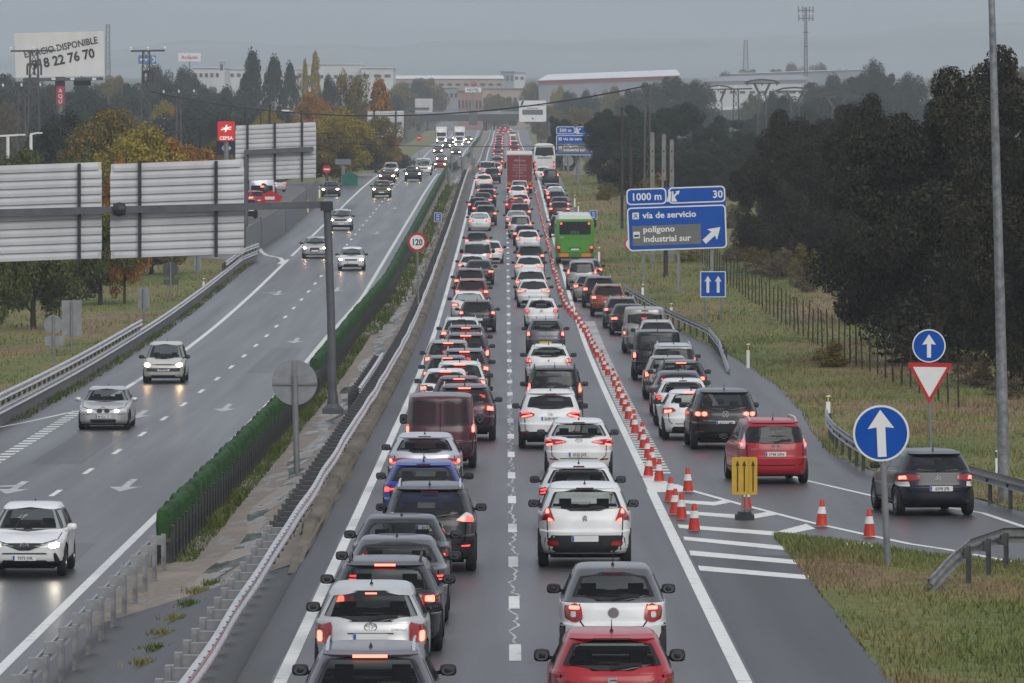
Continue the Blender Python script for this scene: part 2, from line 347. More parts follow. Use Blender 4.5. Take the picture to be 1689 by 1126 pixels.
# painted markings
class Marks:
    def __init__(s, zf, dz=.006): s.mb = MB(); s.zf = zf; s.dz = dz
    def line(s, xf, y0, y1, w, step=6., jit=0):
        ys = list(np.arange(y0, y1, step))+[y1]; w_ = w if callable(w) else (lambda Y: w)
        vs = []
        for Y in ys:
            c = xf(Y)
            vs += [(c-w_(Y)/2, Y, s.zf(Y)+s.dz), (c+w_(Y)/2, Y, s.zf(Y)+s.dz)]
        s.mb.add(vs, [(2*i, 2*i+1, 2*i+3, 2*i+2) for i in range(len(ys)-1)])
    def poly(s, pts):
        s.mb.add([(p[0], p[1], s.zf(p[1])+s.dz) for p in pts], [tuple(range(len(pts)))])
    def ribbon(s, pts, w):
        P = [Vector(p[:2]).to_2d() if len(p) > 2 else Vector(p) for p in pts]; vs = []
        for i, p in enumerate(P):
            d = (P[min(i+1, len(P)-1)]-P[max(i-1, 0)]).normalized(); q = Vector((d.y, -d.x))*w/2
            for z in (p-q, p+q): vs.append((z.x, z.y, s.zf(z.y)+s.dz))
        s.mb.add(vs, [(2*i, 2*i+1, 2*i+3, 2*i+2) for i in range(len(P)-1)])
def dens(P, k=8):
    out = []
    for a, b in zip(P[:-1], P[1:]):
        for i in range(k): out.append(tuple(a[j]+(b[j]-a[j])*i/k for j in range(2)))
    return out+[tuple(P[-1][:2])]
mk = Marks(zm)
mk.line(lambda Y: xd(Y)-3.5, 70, 2000, .2)
mk.line(lambda Y: xd(Y)+3.4, 70, 163, lambda Y: .22, 6)
mk.line(lambda Y: xd(Y)+3.42, 163, 2000, .2)
Y = 103.6
while Y < 1900:
    mk.line(xd, Y, Y+(3.6 if Y > 112 else 3.8), .19, 2); Y += 13.15 if Y > 330 else 13.1
    if Y > 210: Y -= 0
for k in range(260):                                   # closely spaced bars that edge the slip lane
    Y = 172+k*1.75
    if Y > 330: break
    mk.poly([(3.5, Y), (4.1, Y), (4.1, Y+.85), (3.5, Y+.85)])
def gpoly(pts): mk.poly([gp(*p)[:2] for p in pts])
for q in ([(1127,885),(1129,891),(1298,908),(1297,901)], [(1137,908),(1139,916),(1317,931),(1316,924)], [(1151,933),(1154,941),(1335,956),(1334,949)],
          [(1118,865),(1120,871),(1284,884),(1345,872),(1330,864),(1281,877)], [(1117,842),(1119,847),(1233,857),(1282,849),(1268,844),(1232,850)],
          [(1113,824),(1115,829),(1178,834),(1204,829),(1192,825),(1177,828)], [(1056,773),(1071,773),(1084,789),(1112,799),(1142,811),(1077,812)]): gpoly(q)
mk.ribbon(dens([gp(*p)[:2] for p in ((1112,799),(1140,809),(1230,834),(1330,860),(1420,880),(1500,897),(1560,906),(1689,930),(1790,950))]), .17)
mk.ribbon(dens([gp(*p)[:2] for p in ((1240,768),(1340,795),(1440,818),(1620,846),(1689,869),(1760,890))]), .15)
tag(mk.mb.build('road_markings', M_WHITE), kind='structure')
mk = Marks(zm, .004)                                   # ragged line of old sealant and paint under the lane dashes
P = []
Y = 104.
while Y < 420: P.append((xd(Y)+random.gauss(0, .022)+.045*math.sin(Y*.9)+.035*math.sin(Y*2.3+1), Y)); Y += random.uniform(.25, .5)
mk.ribbon(P, .045)
tag(mk.mb.build('lane_crack_sealant', M_PATCH), kind='structure')
ml = Marks(zl)
ml.line(xin, 70, 2000, .22); ml.line(xout, 247, 455, .22); ml.line(lambda Y: xout(Y), 462, 2000, .2)
Y = 172.
while Y < 2000: ml.line(xdl, Y, Y+3.6, .16, 1.8); Y += 13.1
Y = 106.5
while Y < 170: ml.line(xdl, Y, Y+3.6, .16, 1.8); Y += 13.1
for k in range(40): ml.poly([(-15.95, 246-k*1.9-a) if 0 else (x, 246-k*1.9-a) for x, a in ((-16.2, 0), (-15.75, 0), (-15.75, .95), (-16.2, .95))])
ml.ribbon(dens([(xout(248), 248), (-16.3, 244), (-17.2, 236), (-18.4, 228), (-21, 214)], 5), .18)
ml.ribbon(dens([gl(*p)[:2] for p in ((405,388),(417,391),(424,403),(432,416),(440,421),(462,425),(467,430),(461,435))], 3), .3)
def arrow(cx, cy, s=1.):                               # straight-ahead arrows pointing at the viewer
    ml.poly([(cx-.11*s, cy+7.4*s), (cx+.11*s, cy+7.4*s), (cx+.11*s, cy+2.4*s), (cx-.11*s, cy+2.4*s)])
    ml.poly([(cx-.46*s, cy+2.8*s), (cx+.46*s, cy+2.8*s), (cx, cy)])
tag(ml.mb.build('inbound_road_markings', M_WHITE), kind='structure')
ml = Marks(zl, .007)
for px, py in ((197,811), (366,679), (484,566), (553,481), (620,386), (650,345)):
    g = gl(px, py); arrow(g.x, g.y)
for px, py in ((10,815), (222,690), (455,487)):
    g = gl(px, py); arrow(g.x, g.y); ml.poly([(g.x-.09, g.y+5.2), (g.x-1.0, g.y+4.2), (g.x-1.0, g.y+3.4), (g.x-.09, g.y+4.4)])
tag(ml.mb.build('lane_arrow_markings', noisy('faded_road_paint', [(.3, (.26, .26, .26)), (.7, (.62, .62, .60))], 3, .5)), kind='structure')
# hills behind everything
def hill(name, Y0, base, amp, seed, m):
    r = np.random.default_rng(seed); ph = r.uniform(0, 6.28, 8); mb = MB(); xs = np.linspace(-4300, 4300, 220); rows = 14; vs = []
    for j in range(rows):
        t = j/(rows-1)
        for x in xs:
            prof = sum(math.sin(x*.0011*(1.7**k)+ph[k])/(1.5**k) for k in range(8)); h = base+amp*prof
            vs.append((x, Y0+t*1400+120*math.sin(x*.004+j), 40+(h-40)*math.sin(t*PI/2) + r.normal(0, 1.5)))
    n = len(xs); mb.add(vs, [(j*n+i, j*n+i+1, (j+1)*n+i+1, (j+1)*n+i) for j in range(rows-1) for i in range(n-1)])
    return tag(mb.build(name, m, smooth=True), kind='structure')
M_HILL = noisy('hill_scrub', [(.3, (.035, .05, .048)), (.7, (.08, .095, .08))], .006, .95)
hill('hills', 9300, 122, 22, 3, M_HILL); hill('hills_far', 11500, 262, 12, 11, M_HILL)
# ------------------------------------------------------------------ vehicles
M_GLASS = mat('window_glass', (.012, .014, .016), .03, 0, .6)
def glassmix(name, tint, k):
    if name in MATS: return MATS[name]
    m = bpy.data.materials.new(name); m.use_nodes = True; n = m.node_tree.nodes; l = m.node_tree.links; n.clear()
    o = n.new('ShaderNodeOutputMaterial'); mx = n.new('ShaderNodeMixShader'); tr = n.new('ShaderNodeBsdfTransparent'); gl_ = n.new('ShaderNodeBsdfPrincipled')
    tr.inputs[0].default_value = (*tint, 1); gl_.inputs['Base Color'].default_value = (.012, .013, .015, 1); gl_.inputs['Roughness'].default_value = .05
    mx.inputs[0].default_value = k; l.new(tr.outputs[0], mx.inputs[1]); l.new(gl_.outputs[0], mx.inputs[2]); l.new(mx.outputs[0], o.inputs[0])
    MATS[name] = m; return m
M_GLASS = glassmix('tinted_window_glass', (.84, .88, .86), .27)
M_GLASSD = glassmix('dark_window_glass', (.50, .52, .53), .66)
M_FRIT = mat('window_border', (.006, .006, .007), .25)
M_BLACK = noisy('black_plastic', [(.3, (.010, .010, .011)), (.7, (.024, .024, .024))], 6, .55)
M_SEAM = mat('panel_gap', (.004, .004, .004), .9, 0, .1)
M_UNDER = mat('underbody', (.008, .008, .008), .9, 0, .1)
M_TYRE = noisy('tyre_rubber', [(.3, (.010, .010, .010)), (.7, (.022, .022, .022))], 12, .8)
M_RIM = mat('alloy_rim', (.42, .42, .43), .35, .8)
M_CABIN = mat('cabin_trim', (.012, .012, .013), .85, 0, .2)
M_PLATE = mat('number_plate', (.72, .72, .70), .4); M_PBLUE = mat('plate_blue', (.03, .08, .42), .4); M_PTXT = mat('plate_lettering', (.02, .02, .02), .6)
M_PLATEY = mat('number_plate_yellow', (.70, .48, .05), .4)
M_CHROME = mat('chrome_trim', (.7, .7, .72), .16, 1.)
M_RED = mat('tail_light_lens', (.30, .006, .008), .14, 0, .5, .6)
M_DRED = mat('tail_light_lens_dark', (.12, .004, .006), .14, 0, .5, .6)
M_CLEAR = mat('clear_lens', (.62, .62, .62), .16, 0, .6, .5)
M_ORANGE = mat('orange_lens', (.75, .20, .02), .2)
M_LIT = mat('lit_tail_lamp', (.5, .05, .04), .3, emit=(1, .045, .04), estr=3.8)
M_LITHOT = mat('lit_brake_lamp', (.5, .1, .06), .3, emit=(1, .075, .05), estr=7.5)
M_HEAD = mat('lit_headlamp', (.9, .9, .85), .2, emit=(1, .66, .32), estr=55.)
M_HEADW = mat('lit_headlamp_white', (.9, .9, .9), .2, emit=(1, .90, .72), estr=50.)
M_HEADW2 = mat('lit_headlamp_dim', (.9, .9, .85), .2, emit=(1, .74, .42), estr=26.)
M_MIRROR = mat('mirror_glass', (.16, .17, .18), .12, 1.)

def body_table(S):
    L, H, zb, hz, hl, wl = S['L'], S['H'], S['zb'], S['hz'], S['hl'], S['wl']; w = S['W']/2; rl = S['rl']; tk = S.get('tk', 0); g = S['g']; b = S.get('bot', .2); rr = S.get('rr', .05); zl_ = S.get('ledge', (b+.2+zb)*.5-.06)
    T = [(b, .16, L-.25, w*.90), (b+.07, .06, L-.08, w*.96), (b+.2, .005, L-.01, w*.995), (zl_, -.004, L, w), (zl_+.022, .004, L-.004, w*1.0), (zl_+.05, .045, L-.012, w*.993), (max(zl_+.1, hz-.12), .052+rr*.2, L-.06, w*.996), (hz-.03, .055+rr*.4, L-.2, w*.992),
         (hz+(zb-hz)*.5, .062+rr*.7, L-hl*.62, w*.985), (zb-.01, .06+rr, L-hl+.05, w*.972)]
    r0 = .08+rr
    if tk: T += [(zb+.005, .10+rr, L-hl, w*.968), (zb+.02, tk*.8, L-hl-.03, w*.955)]; r0 = tk
    wb = w*.945
    for k in (.04, .3, .6, .86): T.append((zb+.02+(H-.075-zb-.02)*k, r0+rl*(k**S.get('rk', 1.05)), L-hl-.03-wl*k, wb+(w*g-wb)*(k**1.15)))
    T += [(H-.055, r0+rl*1.0+.06, L-hl-wl*1.02, w*g*.965), (H-.03, r0+rl+.22, L-hl-wl-.18, w*g*.90), (H-.012, r0+rl+.45, L-hl-wl-.4, w*g*.78), (H, r0+rl+.8, L-hl-wl-.7, w*g*.5)]
    return T
NEXP = 5.2
class Body:
    def __init__(s, S):
        T = np.array(body_table(S)); ts = np.arange(len(T)); tq = np.linspace(0, len(T)-1, (len(T)-1)*5+1)
        z, yr, yf, w = [pchip(ts, T[:, i], tq) for i in range(4)]; s.z, s.yr, s.yf, s.w = z, yr, yf, w; s.S = S
        ur = np.sin(np.linspace(-1, 1, 27)*PI/2)*.985; us = np.linspace(-1, 1, 66)*.955
        V = []; M = None
        for i in range(len(z)):
            c = (yr[i]+yf[i])/2; h = (yf[i]-yr[i])/2; n = NEXP if z[i] < S['zb'] else 5.4 if z[i] < S['H']-.06 else 3.4
            q = lambda u, n=n: (1-np.abs(u)**n)**(1/n)
            rear = [(u*w[i], c-h*q(u)) for u in ur]; right = [(w[i]*q(u), c+h*u) for u in us]; front = [(u*w[i], c+h*q(u)) for u in ur[::-1]]; left = [(-w[i]*q(u), c+h*u) for u in us[::-1]]
            ring = rear+right+front+left; M = len(ring); V += [(a, bb, z[i]) for a, bb in ring]
        s.M = M; N = len(z); V = np.array(V)
        s.ya, s.yb, s.R = S['ro'], S['L']-S['fo'], S.get('wr', .32)
        Fq = [(i*M+k, i*M+(k+1) % M, (i+1)*M+(k+1) % M, (i+1)*M+k) for i in range(N-1) for k in range(M)]
        Fq += [tuple(range(M-1, -1, -1)), tuple(range((N-1)*M, N*M))]
        s.V0 = V; s.F = Fq; s.bvh = BVHTree.FromPolygons([tuple(p) for p in V], Fq)
        s.V = V.copy()
        for ya in (s.ya, s.yb):
            d = (V[:, 1]-ya)**2+(V[:, 2]-s.R)**2 < (s.R+.05)**2; side = np.abs(V[:, 0]) > S['W']*.445; k = d & side
            s.V[k, 0] = np.sign(V[k, 0])*(S['W']/2-.26)
            s.arch = getattr(s, 'arch', np.zeros(len(V), bool)) | k
    def wz(s, z): return float(np.interp(z, s.z, s.w))
    def ray(s, view, a, b):
        o, d = {'rear': ((a, -3, b), (0, 1, 0)), 'front': ((a, s.S['L']+3, b), (0, -1, 0)), 'right': ((3, a, b), (-1, 0, 0)), 'left': ((-3, a, b), (1, 0, 0)), 'top': ((a, b, 5), (0, 0, -1))}[view]
        h = s.bvh.ray_cast(Vector(o), Vector(d)); return h[0], Vector(d)
    def patch(s, mb, poly, view, eps=.006, rows=12, cols=12, skirt=.0, mi=0, border=0., bmi=1):
        bs = [p[1] for p in poly]; b0, b1 = min(bs), max(bs); e = 1e-4*(b1-b0)
        fr = list(np.linspace(0, 1, rows+1))
        if border: k = border/(b1-b0); fr = [0, k]+list(np.linspace(k, 1-k, rows-1))[1:-1]+[1-k, 1]
        grid = []; last = None
        for t in fr:
            b = b0+e+(b1-b0-2*e)*t; xs = []
            for (x0, y0), (x1, y1) in zip(poly, poly[1:]+poly[:1]):
                if (y0 <= b) != (y1 <= b): xs.append(x0+(x1-x0)*(b-y0)/(y1-y0))
            if len(xs) < 2: continue
            x0, x1 = min(xs), max(xs); fc = list(np.linspace(0, 1, cols+1))
            if border: k = min(.3, border/max(.05, x1-x0)); fc = [0, k]+list(np.linspace(k, 1-k, cols-1))[1:-1]+[1-k, 1]
            row = []
            for u in fc:
                a = x0+(x1-x0)*u; h, d = s.ray(view, a, b)
                if h is None:
                    for q in (.97, .93, .85): 
                        m_ = (x0+x1)/2; h, d = s.ray(view, m_+(a-m_)*q, b)
                        if h is not None: break
                if h is None: h = last if last is not None else Vector((0, 0, b))
                last = h; p = h-d*eps
                row.append(p)
            grid.append(row)
        n = len(grid[0]); R = len(grid); vs = [p for r in grid for p in r]; fs = []; ms = []
        flip = view in ('rear', 'left') 
        for i in range(R-1):
            for j in range(n-1):
                f = (i*n+j, i*n+j+1, (i+1)*n+j+1, (i+1)*n+j); fs.append(f)
                edge = border and (i in (0, R-2) or j in (0, n-2)); ms.append(bmi if edge else mi)
        o = len(mb.v); mb.v += [tuple(p) for p in vs]; mb.f += [tuple(q+o for q in (f if view in ('rear', 'right') else f[::-1])) for f in fs]; mb.m += ms
        if skirt:
            loop = [j for j in range(n)]+[i*n+n-1 for i in range(1, R)]+[(R-1)*n+j for j in range(n-2, -1, -1)]+[i*n for i in range(R-2, 0, -1)]
            o2 = len(mb.v); mb.v += [tuple(vs[k]+d*skirt) for k in loop]; K = len(loop)
            mb.f += [(o+loop[k], o2+k, o2+(k+1) % K, o+loop[(k+1) % K]) for k in range(K)]; mb.m += [bmi if border else mi]*K
    def seam(s, mb, pts, view, w=.020, eps=.007, n=8):
        P = []
        for (a, b), (c, d) in zip(pts[:-1], pts[1:]):
            P += [(a+(c-a)*i/n, b+(d-b)*i/n) for i in range(n)]
        P.append(pts[-1]); vs = []
        for i, p in enumerate(P):
            q = Vector(P[min(i+1, len(P)-1)])-Vector(P[max(i-1, 0)]); q = q.normalized(); nn = Vector((q.y, -q.x))*w/2
            for sg in (-1, 1):
                h, d = s.ray(view, p[0]+nn.x*sg, p[1]+nn.y*sg)
                if h is None: h, d = s.ray(view, p[0]*.98, p[1])
                vs.append((h if h is not None else Vector((p[0], 0, p[1])))-d*eps)
        mb.add(vs, [(2*i, 2*i+1, 2*i+3, 2*i+2) for i in range(len(P)-1)])
def inside(P, a, b):
    r = False
    for (x0, y0), (x1, y1) in zip(P, P[1:]+P[:1]):
        if (y0 > b) != (y1 > b) and a < x0+(x1-x0)*(b-y0)/(y1-y0): r = not r
    return r
def shrink(P, d):
    xs = [p[0] for p in P]; ys = [p[1] for p in P]; cx, cy = (min(xs)+max(xs))/2, (min(ys)+max(ys))/2
    kx, ky = 1-d/((max(xs)-min(xs))/2), 1-d/((max(ys)-min(ys))/2); return [(cx+(x-cx)*kx, cy+(y-cy)*ky) for x, y in P]
def flipx(P): return [(-a, b) for a, b in P][::-1]
def wheel_mb(R, wd=.2):
    t = MB(); t.lathe([(R*.62, -wd/2), (R*.9, -wd/2), (R*.985, -wd*.36), (R, -wd*.2), (R, wd*.2), (R*.985, wd*.36), (R*.9, wd/2), (R*.62, wd/2)], n=28, axis='x')
    r = MB(); r.lathe([(R*.63, -wd*.46), (R*.63, wd*.40), (R*.57, wd*.42), (R*.55, wd*.25)], n=28, axis='x')
    r.lathe([(0.001, wd*.30), (R*.14, wd*.30), (R*.16, wd*.18), (R*.16, 0)], n=14, axis='x')
    for k in range(7):
        a = 2*PI*k/7; ca, sa = math.cos(a), math.sin(a)
        r.beam((wd*.24, ca*R*.12, sa*R*.12), (wd*.3, ca*R*.58, sa*R*.58), .055, .03)
    r.lathe([(0.001, -.0), (R*.6, -.0)], n=20, axis='x', mi=1)
    return t, r
WH = {}
def emblem(mb, kind, M):
    ring = lambda r0, r1, a=1, b=1, cx=0, cz=0, n=24: mb.add([M @ Vector((cx+r*a*math.cos(2*PI*k/n), -.012, cz+r*b*math.sin(2*PI*k/n))) for r in (r0, r1) for k in range(n)], [(k, (k+1) % n, n+(k+1) % n, n+k) for k in range(n)])
    bar = lambda P: mb.plate(P, -.014, 0, M)
    if kind == 'ring_bar': ring(.055, .075); bar([(-.1,-.018),(.1,-.018),(.1,.018),(-.1,.018)])
    elif kind == 'ovals': ring(.072, .085, 1.15, .8); ring(.05, .06, 1.2, .42, 0, .022); ring(.04, .05, .55, 1.3)
    elif kind == 'vw':
        ring(.066, .08)
        bar([(-.05,.05),(-.034,.055),(0,-.0),(.034,.055),(.05,.05),(.006,-.025),(-.006,-.025)]); bar([(-.064,.01),(-.052,.012),(-.03,-.045),(0,.0),(.03,-.045),(.052,.012),(.064,.01),(.036,-.066),(.026,-.066),(0,-.025),(-.026,-.066),(-.036,-.066)])
    elif kind == 'chevrons':
        for dz in (.0, -.055): bar([(-.07,-.03+dz),(0,.045+dz),(.07,-.03+dz),(.07,-.055+dz),(0,.012+dz),(-.07,-.055+dz)])
    elif kind == 'wings': ring(.07, .082, 1.15, .85); bar([(-.075,.02),(-.04,.03),(0,-.015),(.04,.03),(.075,.02),(.03,.006),(0,-.036),(-.03,.006)])
    elif kind == 's': bar([(-.06,.055),(.06,.055),(.06,.028),(-.03,.028),(-.03,.014),(.06,.008),(.06,-.055),(-.06,-.055),(-.06,-.028),(.03,-.028),(.03,-.014),(-.06,-.008)])
    elif kind == 'disc': ring(.001, .075); ring(.078, .085)
    elif kind == 'lion': bar(rpoly([(-.035,-.06),(-.015,-.06),(0,-.02),(.03,-.06),(.045,-.055),(.03,-.0),(.04,.04),(.0,.065),(-.03,.05),(-.05,.01)], .01))
    elif kind == 'diamond': bar([(0,.085),(.05,0),(0,-.085),(-.05,0)])
    elif kind == 'star': bar([(-.055,-.05),(-.02,.03),(.0,.06),(.02,.03),(.055,-.05),(.03,-.05),(0,.012),(-.03,-.05)])
    elif kind == 'h': ring(.06, .072, 1.2, .8); bar([(-.045,-.03),(-.025,-.03),(-.015,-.005),(.02,.005),(.03,.03),(.05,.03),(.035,-.03),(.02,-.03),(.018,-.012),(-.018,-.02)])
    else: ring(.045, .075)

def car(S, paintm, near=True):
    """build one vehicle facing +Y with its rear bumper at y=0; returns its Empty"""
    B = Body(S); L, w, H, zb = S['L'], S['W']/2, S['H'], S['zb']; root = thing('car', None, 'car')
    front = S.get('face') == 'front'
    r0 = S.get('tk', 0) or .08+S.get('rr', .05); glass = M_GLASSD if S.get('dark') else M_GLASS
    z0, z1 = S.get('w0', zb+.035), S.get('w1', H-.105)
    hb, ht = B.wz(z0)-S.get('wi', .11), B.wz(z1)-S.get('wi', .11)*.85
    rw = S.get('rwin') or rpoly([(-hb, z0+.02), (-hb*.5, z0), (hb*.5, z0), (hb, z0+.02), (ht, z1-.01), (ht*.5, z1+.01), (-ht*.5, z1+.01), (-ht, z1-.01)], .09)
    fz0, fz1 = zb+.01, H-.10; fb, ft = B.wz(fz0)-.07, B.wz(fz1)-.07
    ws = rpoly([(-fb, fz0), (0, fz0-.02), (fb, fz0), (ft, fz1), (0, fz1+.02), (-ft, fz1)], .06)
    yb0 = r0+.32+S.get('qp', .1); yf0 = L-S['hl']-.22; yt0 = r0+S['rl']+.22; yt1 = L-S['hl']-S['wl']-.02
    sw = [rpoly([(yb0, zb+.03), ((yb0+yf0)/2-.06, zb+.03), ((yb0+yf0)/2-.06, H-.12), (yt0, H-.13)], .05), rpoly([((yb0+yf0)/2+.04, zb+.03), (yf0-.1, zb+.03), (yt1, H-.12), ((yb0+yf0)/2+.04, H-.12)], .05)]
    van = S.get('van')
    if van: sw = [sw[1]]; 
    holes = [] if S.get('solid') else ([(shrink(rw, .055), 'rear')] if not S.get('rwin2') else [])+[(shrink(ws, .055), 'front')]+[(shrink(q, .05), sd) for q in sw for sd in ('left', 'right')]
    V, M = B.V, B.M; Fk = []; Mi = []; blk = S.get('blk', 0); tk2 = S.get('twotone')
    cs = np.array([V[list(f)].mean(0) if len(f) == 4 else V[list(f)].mean(0) for f in B.F])
    for i, f in enumerate(B.F):
        c = cs[i]
        if len(f) == 4 and holes and c[2] > zb-.02 and c[2] < H-.05:
            kk = f[0] % M; sec = 'rear' if kk < 26 else 'right' if kk < 92 else 'front' if kk < 119 else 'left'; dead = False
            for P, vw in holes:
                if vw == sec or (vw in ('rear', 'front') and abs(c[0]) < w and ((vw == 'rear') == (c[1] < L*.45))):
                    if (vw in ('rear', 'front') and inside(P, c[0], c[2]) and (sec == vw or abs(c[0]) < ht*.8)) or (vw in ('left', 'right') and sec == vw and inside(P, c[1], c[2])): dead = True; break
            if dead: continue
        Fk.append(tuple(f)); a = B.arch[list(f)].any() if len(f) == 4 else False
        Mi.append(2 if (a or c[2] < S.get('bot', .2)+.03) else 1 if c[2] < blk else 3 if (tk2 and c[2] > zb-.0) else 0)
    b = MB(); b.v = [tuple(p) for p in V]; b.f = Fk; b.m = Mi
    b.build('body', [paintm, M_BLACK, M_UNDER, MATS.get(S.get('top', ''), M_BLACK)], root, 38)
    g = MB(); B.patch(g, rw, 'rear', .016, 14, 26, .02, 0, S.get('frit', .05))
    if S.get('rwin2'):                                  # twin barn door windows
        g = MB()
        for sg in (-1, 1): B.patch(g, rpoly([(sg*.10, z0+.05), (sg*(hb-.06), z0+.05), (sg*(ht-.04), z1-.04), (sg*.10, z1-.04)] if sg > 0 else [(-hb+.06, z0+.05), (-.10, z0+.05), (-.10, z1-.04), (-ht+.04, z1-.04)], .06), 'rear', .007, 10, 8, .012, 0, .045)
    g.build('rear_window', [glass, M_FRIT], root, 40)
    g = MB(); B.patch(g, ws, 'front', .016, 10, 22, .02, 0, .05); g.build('windscreen', [M_GLASS, M_FRIT], root, 40)
    for sd in ('left', 'right'):
        for q in sw:
            g = MB(); B.patch(g, q, sd, .006, 8, 8, .01, 0, .035); g.build('side_window', [glass, M_FRIT], root, 40)
    # cabin
    if not S.get('solid'):
        c = MB(); y0, y1 = .35+r0, L-S['hl']-.45; c.box((0, (y0+y1)/2, .42), (2*w-.3, y1-y0, .1)); c.box((0, y1+.05, zb-.12), (2*w-.3, .5, .2)); c.box((0, y0+.06, (.47+zb)/2), (2*w-.34, .1, zb-.47))
        for yy, n_, ww in ((y0+.35, 3, .5), (y1-.85, 2, .5)):
            for k in range(n_):
                xx = (k-(n_-1)/2)*(.46 if n_ == 3 else .74); hz_ = zb-.93; c.box((xx, yy, .66+hz_*.6), (ww-.06, .16, .62 if n_ == 2 else .46), M=Matrix.Rotation(.16, 3, 'X')); c.box((xx, yy-.03, (1.05 if n_ == 2 else .93)+hz_), (.24, .1, .19 if n_ == 2 else .10))
        c.build('cabin', M_CABIN, root)
    # tail lights
    for li in S.get('tail', []):
        P = rpoly(li['p'], li.get('r', .02))
        for sg in (1, -1):
            q = P if sg > 0 else flipx(P); t = MB(); B.patch(t, q, 'rear', .018, li.get('n', 7), 14, .03)
            to = t.build('tail_light', li.get('m', M_RED), root, 40)
            for lp in li.get('lit', []):
                q = rpoly(lp['p'], lp.get('r', .015)); q = q if sg > 0 else flipx(q); t = MB(); B.patch(t, q, 'rear', .028, 5, 9, .012); t.build('lamp', lp.get('m', M_LIT), to, 40)
    tb = S.get('third')
    if tb:
        t = MB(); t.box((0, 0, 0), (tb[0], .03, tb[1])); h, _ = B.ray('rear', 0, tb[2]); t.build('brake_light', M_LITHOT if S.get('brake') else M_DRED, root, loc=(0, h.y-.022-S.get('spo', .0)*.9, tb[2]))
    # rear trim
    sp = S.get('spo', .0)
    if sp:
        t = MB(); zt_ = H-.075; xs = np.linspace(-1, 1, 13); pr = []
        for u in xs:
            X = u*(B.wz(zt_)-.03); h, _ = B.ray('rear', X*.97, zt_); y = h.y if h else r0+S['rl']
            pr.append((X, y))
        vs = []
        for X, y in pr: k = sp*(1-.35*abs(X/pr[-1][0])**4); vs += [(X, y-k, zt_-.015), (X, y+.12, zt_+.035), (X, y+.10, zt_-.045), (X, y-k+.015, zt_-.04)]
        fs = [(4*i+a, 4*i+(a+1) % 4, 4*i+4+(a+1) % 4, 4*i+4+a) for i in range(12) for a in range(4)]+[(3, 2, 1, 0), (48, 49, 50, 51)]
        t.add(vs, fs); t.build('spoiler', MATS.get(S.get('top', ''), paintm) if tk2 else paintm, root, 50)
    if S.get('lowblk'):
        t = MB(); a0, a1, hw = S['lowblk']; B.patch(t, rpoly([(-hw, a0), (hw, a0), (hw*.97, a1), (-hw*.97, a1)], .05), 'rear', .008, 5, 16, .015); t.build('bumper_trim', M_BLACK, root, 40)
    if S.get('pl') is not None and not front:
        px_, pz, tx = S['pl']; h, _ = B.ray('rear', px_, pz); t = MB(); Mx = Matrix.Translation((px_, h.y-.018, pz))
        t.plate(rrect(.52, .115, .012), 0, .02, Mx, 0)
        yel = S.get('yplate')
        if not yel: t.plate([(-.255, -.052), (-.213, -.052), (-.213, .052), (-.255, .052)], -.003, 0, Mx, 1)
        if tx: add_text(t, tx, .105, Mx, 2, -.004, weight=.012, sx=.86, dx=.02, dz=-.038)
        t.build('number_plate', [M_PLATEY if yel else M_PLATE, M_PBLUE, M_PTXT], root)
    if S.get('emb') and not front:
        k, ez = S['emb'][:2]; h, _ = B.ray('rear', 0, ez); t = MB(); emblem(t, k, Matrix.Translation((0, h.y-.006, ez)) @ Matrix.Scale(S['emb'][2] if len(S['emb']) > 2 else 1, 4)); t.build('emblem', M_CHROME, root)
    if S.get('strip'):
        t = MB(); z_, hw = S['strip']; B.patch(t, rpoly([(-hw, z_-.016), (hw, z_-.016), (hw*.96, z_+.016), (-hw*.96, z_+.016)], .012), 'rear', .03, 3, 10, .03); t.build('plate_trim', paintm, root, 40)
        t = MB(); B.patch(t, [(-hw, z_-.034), (hw, z_-.034), (hw, z_-.018), (-hw, z_-.018)], 'rear', .006, 2, 10); t.build('trim_gap', M_SEAM, root)
    for (a, b_, txs, sz) in S.get('badge', []):
        h, _ = B.ray('rear', a, b_); t = MB(); add_text(t, txs, sz, Matrix.Translation((a, h.y-.006, b_))); t.build('badge_lettering', M_CHROME, root)
    t = MB(); tgw = S.get('tg', w*.80); tz0 = S.get('tgz', .48); tpt = min(tgw, B.wz(zb)-.05)
    if not front:
        B.seam(t, [(-tpt, zb-.02), (-tgw, zb-.14), (-tgw*.98, tz0+.08), (-tgw*.86, tz0), (tgw*.86, tz0), (tgw*.98, tz0+.08), (tgw, zb-.14), (tpt, zb-.02)], 'rear')
        if van: B.seam(t, [(0, tz0), (0, H-.1)], 'rear', .02)
    for sd in ('left', 'right'):
        ym = (yb0+yf0)/2; B.seam(t, [(ym, .34), (ym, zb+.03)], sd); B.seam(t, [(yf0+.02, .34), (yf0+.06, zb)], sd); B.seam(t, [(yb0+.3, .7), (yb0+.02, zb+.02)], sd)
        B.seam(t, [(.95, .36), (L-1.2, .36)], sd, .02)
    if front:
        B.seam(t, [(-w*.86, zb-.03), (-w*.80, S['hz']-.02), (-w*.45, S['hz']-.10), (w*.45, S['hz']-.10), (w*.80, S['hz']-.02), (w*.86, zb-.03)], 'front')
    t.build('panel_gaps', M_SEAM, root)
    if not front and S.get('wiper', 1):
        h0, _ = B.ray('rear', 0, z0+.03); h1, _ = B.ray('rear', .34, z0+.075); h2, _ = B.ray('rear', .1, z0+.05); t = MB(); t.beam(h0+Vector((0, -.03, 0)), h1+Vector((0, -.03, 0)), .022, .03); t.beam(h2+Vector((0, -.034, .02)), h1+Vector((.06, -.034, .0)), .014, .045)
        t.lathe([(.001, -.03), (.028, -.03), (.03, .02)], (h0.x, h0.y-.02, h0.z), 10, 'y'); t.build('wiper', M_BLACK, root)
    ax = S.get('ant', 0)
